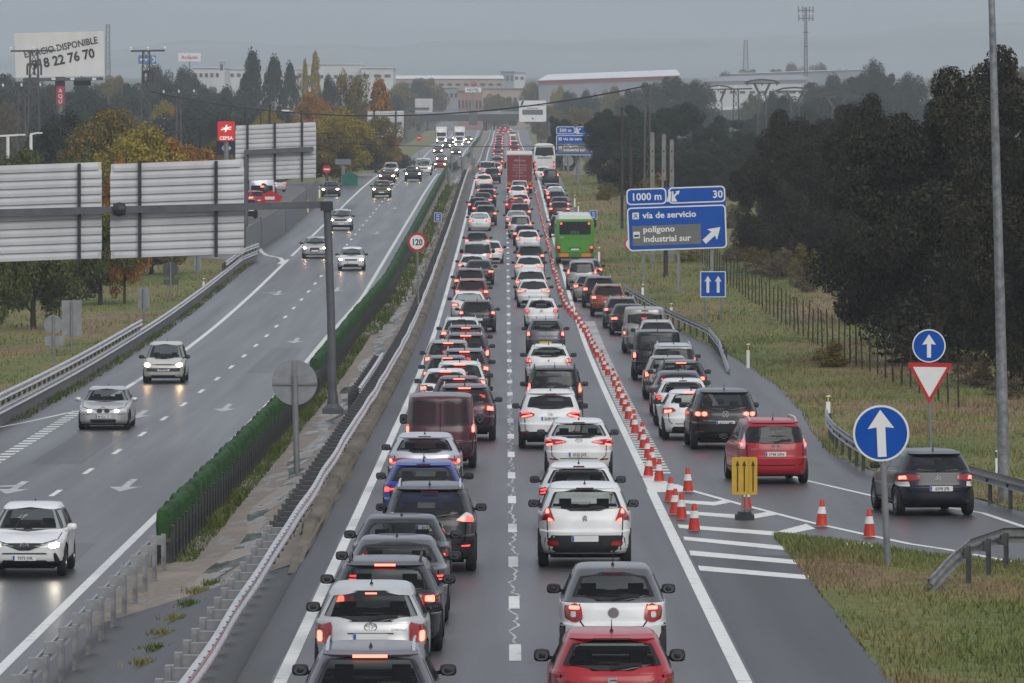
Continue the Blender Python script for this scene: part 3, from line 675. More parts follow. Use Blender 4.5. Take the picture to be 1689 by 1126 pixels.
    if ax is not None:
        h, _ = B.ray('top', ax, r0+S['rl']+.32); t = MB()
        if S.get('fin'):
            t.add([(-.03, 0, -.01), (.03, 0, -.01), (.03, .17, -.01), (-.03, .17, -.01), (0, .02, .07), (0, .09, .06)], [(0,1,4),(1,2,5,4),(3,0,4,5),(2,3,5)])
        else: t.tube([(0, 0, -.01), (0, -.1, .17)], [.011, .004], 6); t.lathe([(.03, -.012), (.02, .03), (.001, .035)], n=8)
        t.build('antenna', M_BLACK, root, loc=tuple(h))
    if S.get('rails'):
        for sg in (1, -1):
            t = MB(); X = sg*(B.wz(H-.05)-.06); P = []
            ya_, yb_ = r0+S['rl']+.18, L-S['hl']-S['wl']-.25
            for k in range(9):
                y = ya_+(yb_-ya_)*k/8; h, _ = B.ray('top', X, y); zz = h.z if h else H-.05; P.append((X, y, zz+(.065 if 0 < k < 8 else -.005)))
            t.tube(P, .02, 6); t.build('roof_rail', M_CHROME if S['rails'] == 'chrome' else M_BLACK, root, 60)
    # mirrors
    ym = yf0-.12
    for sg in (1, -1):
        t = MB(); vs = []; fs = []; cx, cy, cz = sg*(B.wz(zb)+.10), ym, zb+.075+S.get('mz', 0); a, bb, cc = .112, .085, .08+S.get('mh', 0); n = 12; rows = 7
        for i in range(rows):
            ph = PI*i/(rows-1)
            for k in range(n):
                th = 2*PI*k/n; f_ = lambda v, e: math.copysign(abs(v)**e, v)
                vs.append((cx+a*f_(math.cos(th)*math.sin(ph), .6), cy+bb*f_(math.cos(ph), .8), cz+cc*f_(math.sin(th)*math.sin(ph), .6)))
        fs = [(i*n+k, i*n+(k+1) % n, (i+1)*n+(k+1) % n, (i+1)*n+k) for i in range(rows-1) for k in range(n)]
        t.add(vs, fs); t.beam((cx-sg*.09, cy+.02, cz-.03), (cx-sg*.19, cy+.06, cz-.05), .05, .05)
        mo = t.build('wing_mirror', [paintm if S.get('mcol') else M_BLACK], root, 60)
        t = MB(); t.add([(cx+a*.78*math.cos(q)*1.0, cy-bb*.93, cz+cc*.76*math.sin(q)) for q in [2*PI*k/14 for k in range(14)]], [tuple(range(14))]); t.build('mirror_glass', M_MIRROR, mo)
    R = B.R
    if R not in WH: t, r = wheel_mb(R); WH[R] = (t, r)
    for sg in (1, -1):
        for yy in (B.ya, B.yb):
            wt, wr = WH[R]; o = wt.build('wheel', M_TYRE, root, 40); o.location = (sg*(w-.115), yy, R); o.rotation_euler = (0, 0, 0 if sg > 0 else PI)
            wr.build('rim', [M_RIM, M_BLACK], o, 40)
    t = MB()
    t.box((0, L/2, .26), (S['W']-.5, L-.7, .14)); t.tube([(-.45, .12, .24), (-.45, .5, .24)], .035, 8); t.box((0, .32, .30), (S['W']-.62, .3, .12)); t.box((0, B.ya, R*.9), (S['W']-.3, .1, .1)); t.build('underbody', M_UNDER, root)
    # front end
    if front:
        for li in S['head']:
            for sg in (1, -1):
                q = rpoly(li['p'], .02); q = q if sg > 0 else flipx(q); t = MB(); B.patch(t, q, 'front', .014, 6, 10, .03); to = t.build('headlight', li.get('m', M_CLEAR), root, 40)
                for lp in li['lit']:
                    q = rpoly(lp['p'], .03); q = q if sg > 0 else flipx(q); t = MB(); B.patch(t, q, 'front', .024, 5, 6, .01); t.build('lamp', lp.get('m', M_HEAD), to, 40)
        for gi in S.get('grille', []):
            t = MB(); B.patch(t, rpoly(gi['p'], gi.get('r', .03)), 'front', gi.get('e', .010), 6, 12, .02); t.build(gi.get('n', 'grille'), gi.get('m', M_BLACK), root, 40)
        if S.get('pl'):
            px_, pz, tx = S['pl']; h, _ = B.ray('front', px_, pz); t = MB(); Mx = Matrix.Translation((px_, h.y+.02, pz)) @ Matrix.Rotation(PI, 4, 'Z'); t.plate(rrect(.52, .115, .012), 0, .02, Mx, 0); t.plate([(-.255, -.052), (-.213, -.052), (-.213, .052), (-.255, .052)], -.003, 0, Mx, 1)
            if tx: add_text(t, tx, .105, Mx, 2, -.004, weight=.012, sx=.86, dx=.02, dz=-.038)
            t.build('number_plate', [M_PLATE, M_PBLUE, M_PTXT], root)
        if S.get('emb'):
            k, ez = S['emb'][:2]; h, _ = B.ray('front', 0, ez); t = MB(); emblem(t, k, Matrix.Translation((0, h.y+.012, ez)) @ Matrix.Rotation(PI, 4, 'Z')); t.build('emblem', M_CHROME, root)
        for (a0, a1) in S.get('wip', [((.55, 0.03), (-.02, .2)), ((-.1, .03), (-.62, .2))]):
            P = []
            for k in range(5):
                aa = a0[0]+(a1[0]-a0[0])*k/4; bb_ = fz0+a0[1]+(a1[1]-a0[1])*k/4; h, _ = B.ray('front', aa, bb_); P.append(h+Vector((0, .03, 0)))
            t = MB(); t.tube(P, .013, 5); t.build('wiper', M_BLACK, root)
    return root
PC = dict(white=paint('paint_white', (.80, .80, .79)), silver=paint('paint_silver', (.58, .58, .58), .35), champagne=paint('paint_champagne', (.38, .365, .33), .4), beige=paint('paint_pale_beige', (.62, .60, .55), .2), grey=paint('paint_grey', (.13, .13, .14), .5), dark=paint('paint_dark_grey', (.030, .030, .035), .4),
          black=paint('paint_black', (.005, .005, .006)), red=paint('paint_red', (.38, .006, .018)), maroon=paint('paint_maroon', (.070, .008, .018)), plum=paint('paint_plum', (.062, .022, .040), .3), blue=paint('paint_blue', (.015, .035, .30)), navy=paint('paint_navy', (.006, .009, .020)),
          brown=paint('paint_copper', (.28, .065, .025), .3), scarlet=paint('paint_scarlet', (.40, .006, .016)), olive=paint('paint_olive', (.15, .13, .075), .3), yellow=paint('paint_yellow', (.50, .46, .06)), green=paint('paint_green', (.10, .30, .05)), mauve=paint('paint_mauve_grey', (.13, .115, .135), .4), icy=paint('paint_ice_silver', (.56, .57, .62), .4))
def base(kind, **k):
    D = dict(hatch=dict(L=4.1, W=1.75, H=1.46, zb=.93, hz=.84, hl=1.15, wl=.8, rl=.30, g=.70, ro=.72, fo=.84, rr=.06, wr=.315, third=(.3, .022, 1.385), spo=.1),
             suv=dict(L=4.4, W=1.83, H=1.63, zb=1.03, hz=.95, hl=1.1, wl=.72, rl=.32, g=.74, ro=.82, fo=.88, rr=.07, bot=.25, wr=.35, blk=.47, third=(.32, .024, 1.55), spo=.12),
             sedan=dict(L=4.6, W=1.80, H=1.44, zb=.94, hz=.85, hl=1.3, wl=.8, tk=.62, rl=.62, rk=.9, g=.69, ro=1.0, fo=.85, rr=.05, wr=.325, third=None, wiper=0, fin=1, qp=.25),
             estate=dict(L=4.7, W=1.81, H=1.48, zb=.94, hz=.86, hl=1.3, wl=.8, rl=.42, g=.71, ro=.95, fo=.85, rr=.05, wr=.325, third=(.34, .024, 1.405), spo=.09, fin=1),
             mpv=dict(L=4.4, W=1.77, H=1.62, zb=.98, hz=.90, hl=.9, wl=.95, rl=.26, g=.76, ro=.75, fo=.85, rr=.05, wr=.32, third=(.3, .022, 1.545), spo=.08),
             van=dict(L=4.8, W=1.92, H=1.93, zb=1.08, hz=1.0, hl=.72, wl=.85, rl=.10, g=.875, ro=.9, fo=.85, rr=.03, bot=.24, wr=.33, third=None, van=1, wi=.07, mh=.06, mz=.05, wiper=0))[kind].copy()
    D.update(k); return D
def T(p, lit=(), m=None, **k):
    d = dict(p=p, lit=[dict(p=a, **({'m': b} if b else {})) for a, b in lit], **k)
    if m: d['m'] = m
    return d
HOT, LIT = M_LITHOT, M_LIT
P = {}
def proto(name, S, col): P[name] = (S, col)
# --- near vehicles, one shape each
proto('corolla', base('hatch', L=4.18, W=1.71, H=1.47, zb=.92, w0=.935, frit=.075, wi=.03, brake=1, third=(.17, .02, 1.335), spo=0, pl=(0, .70, ''), emb=('ovals', .855), strip=(.785, .34), badge=[(.42, .80, 'COROLLA', .05)],
      tail=[T([(.575,.62),(.835,.62),(.83,.80),(.76,.92),(.575,.925)], [([(.72,.635),(.80,.635),(.80,.79),(.72,.79)], HOT), ([(.61,.70),(.68,.70),(.68,.82),(.61,.82)], M_ORANGE if 0 else M_RED)])]), 'silver')
proto('estate_rails', base('estate', W=1.80, H=1.48, rails='chrome', brake=1, third=(.44, .035, 1.375), tail=[T([(.50,.78),(.87,.76),(.86,.93),(.52,.92)], [([(.66,.81),(.80,.81),(.80,.88),(.66,.88)], LIT)])], pl=(0, .62, '')), 'mauve')
proto('estate_dark', base('estate', W=1.84, H=1.47, brake=1, third=(.33, .03, 1.385), ant=None, rails='black', tail=[T([(.46,.80),(.88,.77),(.86,.96),(.50,.95)], [([(.64,.82),(.79,.81),(.79,.92),(.64,.92)], HOT)])], pl=(0, .64, '')), 'dark')
proto('sedan_c', base('sedan', W=1.80, tail=[T([(.48,.70),(.86,.67),(.86,.86),(.56,.88)], [([(.60,.74),(.82,.73),(.82,.77),(.60,.78)], LIT), ([(.62,.81),(.82,.80),(.82,.83),(.64,.84)], LIT)], M_DRED)], pl=(0, .58, '')), 'grey')
proto('sedan_b', base('sedan', W=1.80, H=1.45, tail=[T([(.56,.72),(.86,.69),(.86,.88),(.60,.90)], [([(.66,.74),(.80,.74),(.80,.81),(.66,.81)], HOT)])], pl=(0, .60, '')), 'dark')
proto('xtrail', base('suv', L=4.64, W=1.82, H=1.68, zb=1.04, blk=.52, rails='chrome', dark=1, pl=(0, .86, '9137 JZY'), emb=('ring_bar', 1.045, 1.15), tg=.7, tgz=.55,
      tail=[T([(.50,1.00),(.88,.94),(.87,1.10),(.70,1.16)], [([(.56,1.0),(.67,.985),(.67,1.08),(.62,1.05)], HOT), ([(.70,.98),(.84,.96),(.83,1.06),(.71,1.11)], LIT)], M_CLEAR), T([(.60,.50),(.80,.50),(.80,.54),(.60,.54)], [([(.62,.51),(.78,.51),(.78,.53),(.62,.53)], LIT)])], lowblk=(.28, .48, .66)), 'black')
proto('seatblue', base('hatch', L=4.26, W=1.80, H=1.46, zb=.96, dark=1, tail=[T([(.36,.86),(.88,.78),(.86,.93),(.40,.92)], [([(.42,.865),(.84,.83),(.84,.86),(.42,.895)], LIT), ([(.74,.80),(.85,.79),(.84,.90),(.74,.90)], LIT)])], pl=(0, .52, '')), 'blue')
proto('megane', base('hatch', L=4.36, W=1.81, H=1.45, zb=.95, w0=1.0, wi=.14, brake=0, dark=0, tail=[T([(.10,.83),(.55,.78),(.87,.72),(.87,.86),(.60,.88),(.12,.87)], [([(.12,.845),(.56,.80),(.56,.825),(.12,.862)], LIT), ([(.58,.75),(.84,.74),(.84,.77),(.58,.79)], LIT), ([(.78,.76),(.85,.755),(.85,.85),(.79,.85)], HOT)])], emb=('diamond', .86), pl=(0, .5, '')), 'icy')
proto('trafic', base('van', L=4.8, W=1.90, H=1.95, zb=1.06, rwin2=1, wi=.10, tail=[T([(.80,.74),(.93,.74),(.93,1.22),(.82,1.22)], [([(.825,.96),(.90,.96),(.90,1.14),(.83,1.14)], HOT)], M_DRED)], badge=[(.30, .66, 'Generation', .085)], tg=.86, tgz=.42, pl=(0, .50, ''), ant=None), 'maroon')
proto('smart', base('hatch', L=3.5, W=1.66, H=1.55, zb=.99, hz=.93, hl=.55, wl=.85, rl=.36, g=.70, ro=.45, fo=.55, wr=.31, rr=.10, twotone=1, top='paint_grey', frit=.06, wi=.13, w0=1.02, w1=1.43, spo=0, third=(.26, .03, 1.425), pl=(0, .52, '6488 KKJ'), emb=('disc', .84),
      tail=[T(rpoly([(.46,.70),(.74,.70),(.76,.97),(.50,.99)], .09), [([(.52,.89),(.68,.89),(.68,.945),(.52,.945)], HOT), ([(.575,.77),(.655,.77),(.655,.86),(.575,.86)], M_CLEAR)], M_RED, r=.03)], lowblk=(.2, .34, .6), tgz=.63, tg=.52), 'white')
proto('ibiza', base('hatch', L=4.05, W=1.70, H=1.445, zb=.91, frit=.06, wi=.12, w0=.95, third=(.5, .02, 1.355), emb=('s', .80), mh=.01, pl=(0, .45, ''), tail=[T([(.46,.80),(.80,.62),(.82,.84),(.60,.87)], [([(.60,.74),(.70,.70),(.70,.82),(.62,.83)], M_RED)])]), 'scarlet')
proto('p3008', base('suv', L=4.37, W=1.84, H=1.62, zb=1.05, hz=.97, dark=0, blk=0, rl=.36, wi=.13, w0=1.11, w1=1.50, pl=(0, .575, ''), emb=('lion', .965), brake=0, third=(.34, .025, 1.535), spo=.06, lowblk=(.30, .64, .80),
      tail=[T([(.58,.90),(.89,.88),(.84,1.05),(.72,1.19),(.69,1.19)], [([(.61,.915),(.72,.91),(.71,.98),(.65,.955)], HOT), ([(.69,1.06),(.77,1.06),(.74,1.15),(.71,1.15)], HOT)]), T([(.50,.44),(.73,.44),(.74,.53),(.53,.53)], [], M_RED)]), 'white')
proto('p208', base('hatch', L=3.97, W=1.74, H=1.46, zb=.95, w0=.99, third=(.24, .03, 1.395), tail=[T([(.66,.80),(.86,.74),(.86,.95),(.70,.97)], [([(.69,.84),(.82,.80),(.82,.83),(.69,.87)], LIT), ([(.70,.90),(.82,.87),(.82,.90),(.70,.93)], LIT)])], pl=(0, .6, '')), 'white')
proto('auris', base('hatch', L=4.33, W=1.76, H=1.47, zb=.97, w0=1.0, wi=.10, emb=('ovals', .945, .9), pl=(0, .585, '0530 JXR'), third=(.3, .02, 1.39), tail=[T([(.30,.90),(.86,.78),(.86,1.0),(.40,.955)], [([(.36,.905),(.60,.87),(.60,.90),(.38,.925)], LIT), ([(.66,.83),(.83,.80),(.83,.835),(.68,.87)], HOT), ([(.70,.92),(.84,.94),(.84,.975),(.72,.955)], LIT)]), T([(.52,.44),(.76,.45),(.74,.49),(.54,.48)], [], M_RED)], lowblk=(.2, .37, .66)), 'white')
proto('ix35', base('suv', L=4.41, W=1.82, H=1.655, zb=1.05, rails='chrome', blk=.5, dark=1, w0=1.13, w1=1.5, wi=.17, pl=(0, .86, '2638 HVC'), emb=('h', .98, .8), brake=0, tail=[T(rpoly([(.46,.94),(.84,.85),(.88,1.04),(.62,1.06),(.44,1.0)], .06), [([(.50,.955),(.80,.885),(.82,.915),(.52,.985)], HOT), ([(.56,1.01),(.82,1.0),(.82,1.03),(.62,1.045)], LIT)], r=.04), T([(.58,.47),(.82,.45),(.80,.50),(.62,.52)], [], M_RED)]), 'white')
proto('partner', base('mpv', L=4.4, W=1.80, H=1.78, zb=1.08, hz=1.0, rl=.16, g=.80, dark=1, rails='black', wi=.09, tail=[T([(.72,.95),(.86,.95),(.87,1.30),(.76,1.30)], [([(.745,1.0),(.84,1.0),(.845,1.25),(.77,1.25)], HOT)], M_ORANGE)], emb=('lion', .93, .8), pl=(0, .75, ''), third=None), 'black')
proto('sandero', base('hatch', L=4.08, W=1.74, H=1.53, zb=1.0, hz=.9, w0=1.06, w1=1.40, wi=.13, rails='black', blk=.38, mcol=0, emb=('disc', .93, .5), tail=[T(rpoly([(.62,.83),(.84,.82),(.84,1.02),(.66,1.03)], .05), [([(.66,.88),(.72,.88),(.72,.98),(.66,.98)], HOT), ([(.75,.88),(.81,.88),(.81,.98),(.75,.98)], LIT)], r=.03), T([(.56,.40),(.76,.41),(.74,.45),(.58,.44)], [], M_RED)], pl=(0, .55, '')), 'white')
proto('yaris', base('hatch', L=3.8, W=1.70, H=1.51, zb=.97, w0=1.02, wi=.14, frit=.04, tail=[T(rpoly([(.64,.76),(.82,.72),(.82,1.0),(.68,1.02)], .05), [([(.67,.80),(.78,.78),(.78,.96),(.69,.97)], HOT)])], emb=('wings', .88, .8), pl=(0, .5, ''), yplate=1), 'grey')
proto('polo', base('hatch', L=3.97, W=1.68, H=1.46, zb=.95, w0=.99, wi=.14, emb=('vw', .86, .9), pl=(0, .55, ''), tail=[T(rpoly([(.56,.78),(.82,.76),(.82,.96),(.60,.97)], .07), [(rpoly([(.61,.81),(.75,.80),(.75,.93),(.61,.93)], .05), LIT)], r=.03)]), 'white')
proto('touareg', base('suv', L=4.75, W=1.93, H=1.70, zb=1.08, hz=1.0, bot=.3, blk=0, dark=1, wr=.37, rails=None, spo=.16, emb=('vw', 1.0, 1.2), pl=(0, .76, '8372 DMP'), badge=[(-.48, .80, 'TOUAREG', .065)], brake=0, third=None, tail=[T([(.46,.92),(.90,.90),(.89,1.08),(.50,1.10)], [(rpoly([(.52,.95),(.66,.95),(.66,1.07),(.52,1.07)], .05), HOT), (rpoly([(.70,.95),(.84,.95),(.84,1.07),(.70,1.07)], .05), HOT)]), T([(.62,.50),(.84,.50),(.84,.53),(.62,.53)], [], M_RED)]), 'black')
proto('mazda', base('mpv', L=4.5, W=1.76, H=1.62, zb=1.0, dark=1, w0=1.02, w1=1.44, wi=.05, frit=.02, rails='chrome', emb=('wings', .93, 1.15), pl=(0, .75, '0748 GFN'), badge=[(-.50, .86, 'mazda 5', .07)], third=None, tail=[T([(.73,.88),(.89,.88),(.86,1.12),(.75,1.40),(.72,1.40)], [([(.76,.93),(.84,.93),(.82,1.10),(.755,1.12)], LIT), ([(.775,.95),(.825,.95),(.82,1.02),(.775,1.02)], HOT)], M_CLEAR)]), 'red')
proto('clio', base('hatch', L=4.06, W=1.73, H=1.45, zb=.97, w0=1.03, wi=.16, lowblk=(.2, .40, .60), tail=[T([(.46,.86),(.86,.74),(.85,.93),(.56,.95)], [([(.60,.82),(.80,.78),(.80,.88),(.60,.90)], HOT)])], third=(.4, .03, 1.385), brake=1, pl=(0, .5, ''), emb=('diamond', .85)), 'white')
proto('vito', base('van', L=4.75, W=1.90, H=1.89, zb=1.06, blk=.48, dark=1, wi=.05, frit=.03, w0=1.12, w1=1.74, tail=[T([(.80,.72),(.93,.72),(.93,1.12),(.82,1.12)], [([(.82,.86),(.91,.86),(.91,1.04),(.83,1.04)], HOT)], M_DRED)], pl=(0, .62, ''), emb=('star', .95), tgz=.45), 'black')
proto('t5', base('van', L=4.9, W=1.90, H=1.97, zb=1.10, blk=.40, dark=1, wi=.13, w0=1.25, w1=1.70, third=(.3, .04, 1.83), brake=0, tail=[T([(.82,.74),(.93,.74),(.93,1.16),(.84,1.16)], [([(.84,.82),(.91,.82),(.91,.94),(.845,.94)], HOT)], M_DRED)], pl=(0, .66, ''), emb=('vw', 1.0), tgz=.45), 'champagne')
proto('c4', base('hatch', L=4.33, W=1.79, H=1.49, zb=.98, w0=1.02, w1=1.36, wi=.10, frit=.03, dark=1, spo=.17, third=None, emb=('chevrons', .90, .95), pl=(.05, .63, '6098 JFB'), wr=.34, tail=[T([(.42,.83),(.70,.79),(.88,.77),(.88,.90),(.70,.955),(.44,.95)], [([(.70,.83),(.84,.82),(.83,.90),(.72,.92)], HOT)]), T([(.64,.68),(.86,.68),(.88,.77),(.66,.79)], [], M_CLEAR)], bot=.24, tgz=.56), 'navy')
proto('pickup', base('suv', L=4.5, W=1.86, H=1.75, zb=1.12, hz=1.03, rails='chrome', dark=1, brake=1, third=(.4, .04, 1.66), tail=[T([(.72,.86),(.91,.86),(.90,1.16),(.76,1.17)], [([(.75,.92),(.87,.92),(.87,1.10),(.77,1.10)], HOT)])], pl=(0, .6, '')), 'plum')
proto('suv_maroon', base('suv', L=4.45, W=1.84, H=1.63, zb=1.04, rails='chrome', dark=1, brake=1, third=(.36, .035, 1.53), tail=[T([(.44,.96),(.89,.84),(.88,1.05),(.62,1.07)], [([(.66,.90),(.84,.87),(.83,1.0),(.66,1.02)], HOT)])], pl=(0, .6, ''), lowblk=(.28, .46, .7)), 'plum')
proto('hatch_brake', base('hatch', dark=1, brake=1, third=(.34, .03, 1.375), tail=[T([(.54,.80),(.86,.74),(.86,.94),(.60,.96)], [([(.64,.80),(.82,.78),(.82,.90),(.64,.91)], HOT)])], pl=(0, .6, '')), 'white')
proto('suv_brake', base('suv', dark=1, rails='chrome', brake=1, third=(.36, .035, 1.535), tail=[T([(.62,.88),(.89,.84),(.88,1.06),(.66,1.08)], [([(.68,.90),(.84,.88),(.83,1.02),(.68,1.03)], HOT)])], pl=(0, .7, '')), 'grey')
# --- simpler shapes for the distance
proto('hatch', base('hatch', solid=1, dark=1, tail=[T([(.54,.78),(.86,.74),(.86,.96),(.60,.98)], [([(.62,.80),(.82,.78),(.82,.92),(.62,.93)], HOT)])], pl=(0, .6, '')), 'grey')
proto('hatch_wide', base('hatch', L=4.3, W=1.80, solid=1, dark=1, tail=[T([(.38,.84),(.88,.76),(.87,.96),(.44,.95)], [([(.46,.86),(.84,.80),(.84,.90),(.48,.92)], HOT)])], emb=('ovals', .88, .9), pl=(0, .58, ''), lowblk=(.2, .38, .64)), 'white')
proto('hatch_rail', base('hatch', L=4.3, W=1.80, H=1.5, solid=1, dark=1, rails='chrome', tail=[T([(.62,.82),(.87,.80),(.86,1.0),(.66,1.02)], [([(.68,.85),(.82,.84),(.82,.96),(.68,.97)], HOT)])], pl=(0, .6, '')), 'grey')
proto('suv', base('suv', solid=1, dark=1, rails='chrome', tail=[T([(.58,.90),(.89,.86),(.88,1.08),(.62,1.10)], [([(.64,.93),(.84,.90),(.83,1.03),(.66,1.05)], HOT)])], pl=(0, .75, ''), lowblk=(.28, .46, .7)), 'dark')
proto('suv_tall', base('mpv', L=4.45, W=1.80, H=1.68, solid=1, dark=1, tail=[T([(.70,.90),(.87,.90),(.85,1.28),(.74,1.30)], [([(.73,.96),(.83,.96),(.82,1.18),(.75,1.20)], HOT)])], pl=(0, .7, '')), 'silver')
proto('sedan', base('sedan', solid=1, tail=[T([(.46,.72),(.87,.70),(.86,.88),(.54,.90)], [([(.56,.74),(.82,.73),(.82,.84),(.58,.86)], HOT)])], pl=(0, .6, '')), 'dark')
proto('minivan', base('van', L=4.6, W=1.86, H=1.85, solid=1, dark=1, tail=[T([(.78,.76),(.91,.76),(.91,1.20),(.80,1.20)], [([(.80,.88),(.89,.88),(.89,1.10),(.81,1.10)], HOT)], M_DRED)], pl=(0, .66, '')), 'silver')
# --- oncoming shapes
def H_(p, lit, m=None): return dict(p=p, lit=[dict(p=a, m=b) for a, b in lit], **({'m': m} if m else {}))
proto('chr', base('suv', L=4.36, W=1.80, H=1.56, zb=.99, hz=.86, hl=1.05, wl=.92, g=.70, face='front', blk=.36, spo=.1, fin=1, tail=[], mcol=1, third=None, pl=(0, .44, '7075 JVK'), emb=('ovals', .72, 1.0),
      head=[H_([(.24,.685),(.50,.70),(.62,.62),(.78,.64),(.84,.80),(.80,.88),(.66,.82),(.24,.715)], [([(.56,.69),(.64,.655),(.74,.67),(.76,.77),(.68,.79),(.56,.73)], M_HEADW)])],
      grille=[dict(p=[(-.74,.765),(-.3,.68),(-.12,.61),(.12,.61),(.3,.68),(.74,.765),(.3,.735),(0,.765),(-.3,.735)], r=.01, e=.012, n='grille'), dict(p=[(-.55,.25),(.55,.25),(.50,.39),(-.50,.39)], n='lower_grille'), dict(p=[(-.52,.525),(.52,.525),(.48,.555),(-.48,.555)], n='lower_grille'), dict(p=[(.66,.36),(.78,.36),(.70,.55),(.64,.55)], n='bumper_vent', r=.01), dict(p=[(-.66,.36),(-.64,.55),(-.70,.55),(-.78,.36)], n='bumper_vent', r=.01), dict(p=[(.50,.32),(.57,.32),(.57,.38),(.50,.38)], n='fog_lamp', m=M_CLEAR, e=.02)],
      wip=[((.30, 0.03), (.12, .36))]), 'white')
proto('bmw', base('sedan', L=4.78, W=1.80, H=1.43, face='front', hz=.80, zb=.92, hl=1.45, wl=.80, bot=.16, blk=.0, tail=[], mcol=1, pl=(0, .47, 'M 0526 YF'), emb=('disc', .735, .5),
      head=[H_([(.28,.60),(.80,.58),(.80,.70),(.62,.735),(.30,.70)], [(rpoly([(.40,.62),(.54,.62),(.54,.70),(.40,.70)], .05), M_HEADW2), (rpoly([(.60,.62),(.70,.62),(.70,.69),(.60,.69)], .04), M_CLEAR)], M_CLEAR)],
      grille=[dict(p=rpoly([(.03,.59),(.21,.59),(.23,.66),(.20,.73),(.04,.73)], .05), e=.014, n='grille'), dict(p=rpoly([(-.21,.59),(-.03,.59),(-.04,.73),(-.20,.73),(-.23,.66)], .05), e=.014, n='grille'), dict(p=[(-.42,.25),(.42,.25),(.46,.37),(-.46,.37)], n='lower_grille'), dict(p=[(-.80,.53),(.80,.53),(.80,.55),(-.80,.55)], n='bumper_strip', m=M_CHROME, r=.004)],
      wip=[((.62, .06), (.20, .14)), ((-.05, .2), (-.52, .06))]), 'silver')
proto('picasso', base('mpv', L=4.28, W=1.75, H=1.64, zb=.98, hz=.86, hl=.72, wl=1.05, face='front', g=.73, tail=[], third=None, blk=.0, pl=(0, .56, '4176 CDL'), emb=('chevrons', .77, .7),
      head=[H_(rpoly([(.48,.69),(.82,.68),(.82,.80),(.72,.85),(.50,.82)], .06), [(rpoly([(.54,.69),(.78,.69),(.77,.82),(.56,.82)], .06), M_HEAD)])],
      grille=[dict(p=rpoly([(-.36,.745),(.36,.745),(.34,.785),(-.34,.785)], .02), n='grille'), dict(p=[(-.80,.48),(.80,.48),(.80,.62),(-.80,.62)], n='bumper_strip', r=.04, e=.02, m=noisy('grey_bumper', [(.3, (.05, .045, .045)), (.7, (.08, .07, .07))], 4, .5)), dict(p=[(-.5,.26),(.5,.26),(.5,.33),(-.5,.33)], n='lower_grille')],
      wip=[((.35, .0), (-.2, .05)), ((-.3, .02), (.25, .14))]), 'champagne')
def frontset(hd): return dict(face='front', tail=[], third=None, head=[H_([(.46,.66),(.84,.64),(.84,.80),(.52,.78)], [(rpoly([(.56,.665),(.78,.66),(.78,.77),(.58,.765)], .05), hd)])],
      grille=[dict(p=[(-.38,.64),(.38,.64),(.42,.74),(-.42,.74)], n='grille'), dict(p=[(-.5,.28),(.5,.28),(.46,.42),(-.46,.42)], n='lower_grille')], pl=(0, .52, ''))
proto('on_hatch', base('hatch', L=4.3, W=1.78, fin=1, **frontset(M_HEAD)), 'white')
proto('on_sedan', base('sedan', **{**frontset(M_HEAD), 'grille': [dict(p=[(-.3,.42),(.3,.42),(.34,.74),(-.34,.74)], n='grille')]}), 'silver')
proto('on_suv', base('suv', rails='black', **{**frontset(M_HEADW), 'head': [H_([(.52,.76),(.86,.74),(.86,.92),(.56,.90)], [(rpoly([(.60,.77),(.80,.76),(.80,.88),(.62,.88)], .05), M_HEAD)])], 'grille': [dict(p=[(-.46,.74),(.46,.74),(.5,.90),(-.5,.90)], n='grille')]}), 'silver')
proto('on_van', base('van', L=4.7, **{**frontset(M_HEADW2), 'head': [H_([(.52,.76),(.88,.74),(.88,.98),(.60,.94)], [(rpoly([(.62,.78),(.80,.77),(.80,.90),(.66,.90)], .05), M_HEADW2)])], 'grille': [dict(p=[(-.46,.74),(.46,.74),(.5,.90),(-.5,.90)], n='grille')]}), 'white')
BUILT = {}; COPIES = []
def get(name):
    if name not in BUILT: BUILT[name] = [car(P[name][0], PC[P[name][1]]), False]
    return BUILT[name]
def recolour(o, m0, m1):
    for c in [o]+list(kids_all(o)):
        if c.type == 'MESH' and c.name.split('.')[0] in ('body', 'wing_mirror', 'spoiler') and c.material_slots and c.material_slots[0].material == m0:
            c.material_slots[0].link = 'OBJECT'; c.material_slots[0].material = m1
def kids_all(o):
    out = []
    for c in TREE.get(o.name, []): out.append(c); out += kids_all(c)
    return out
TREE = {}
def clone(o, parent=None, skip=()):
    c = o.copy(); COL.objects.link(c)
    if parent is not None: c.parent = parent
    TREE[c.name] = []
    for k in kids(o):
        if k.name.split('.')[0] in skip: continue
        TREE[c.name].append(clone(k, c, skip))
    return c
FAR_SKIP = ('underbody', 'panel_gaps', 'wiper', 'antenna', 'cabin', 'emblem', 'mirror_glass', 'rim', 'badge_lettering', 'headlight_x')
VERY_FAR_SKIP = FAR_SKIP+('side_window', 'windscreen', 'spoiler', 'brake_light', 'number_plate', 'roof_rail')
PLACED = []
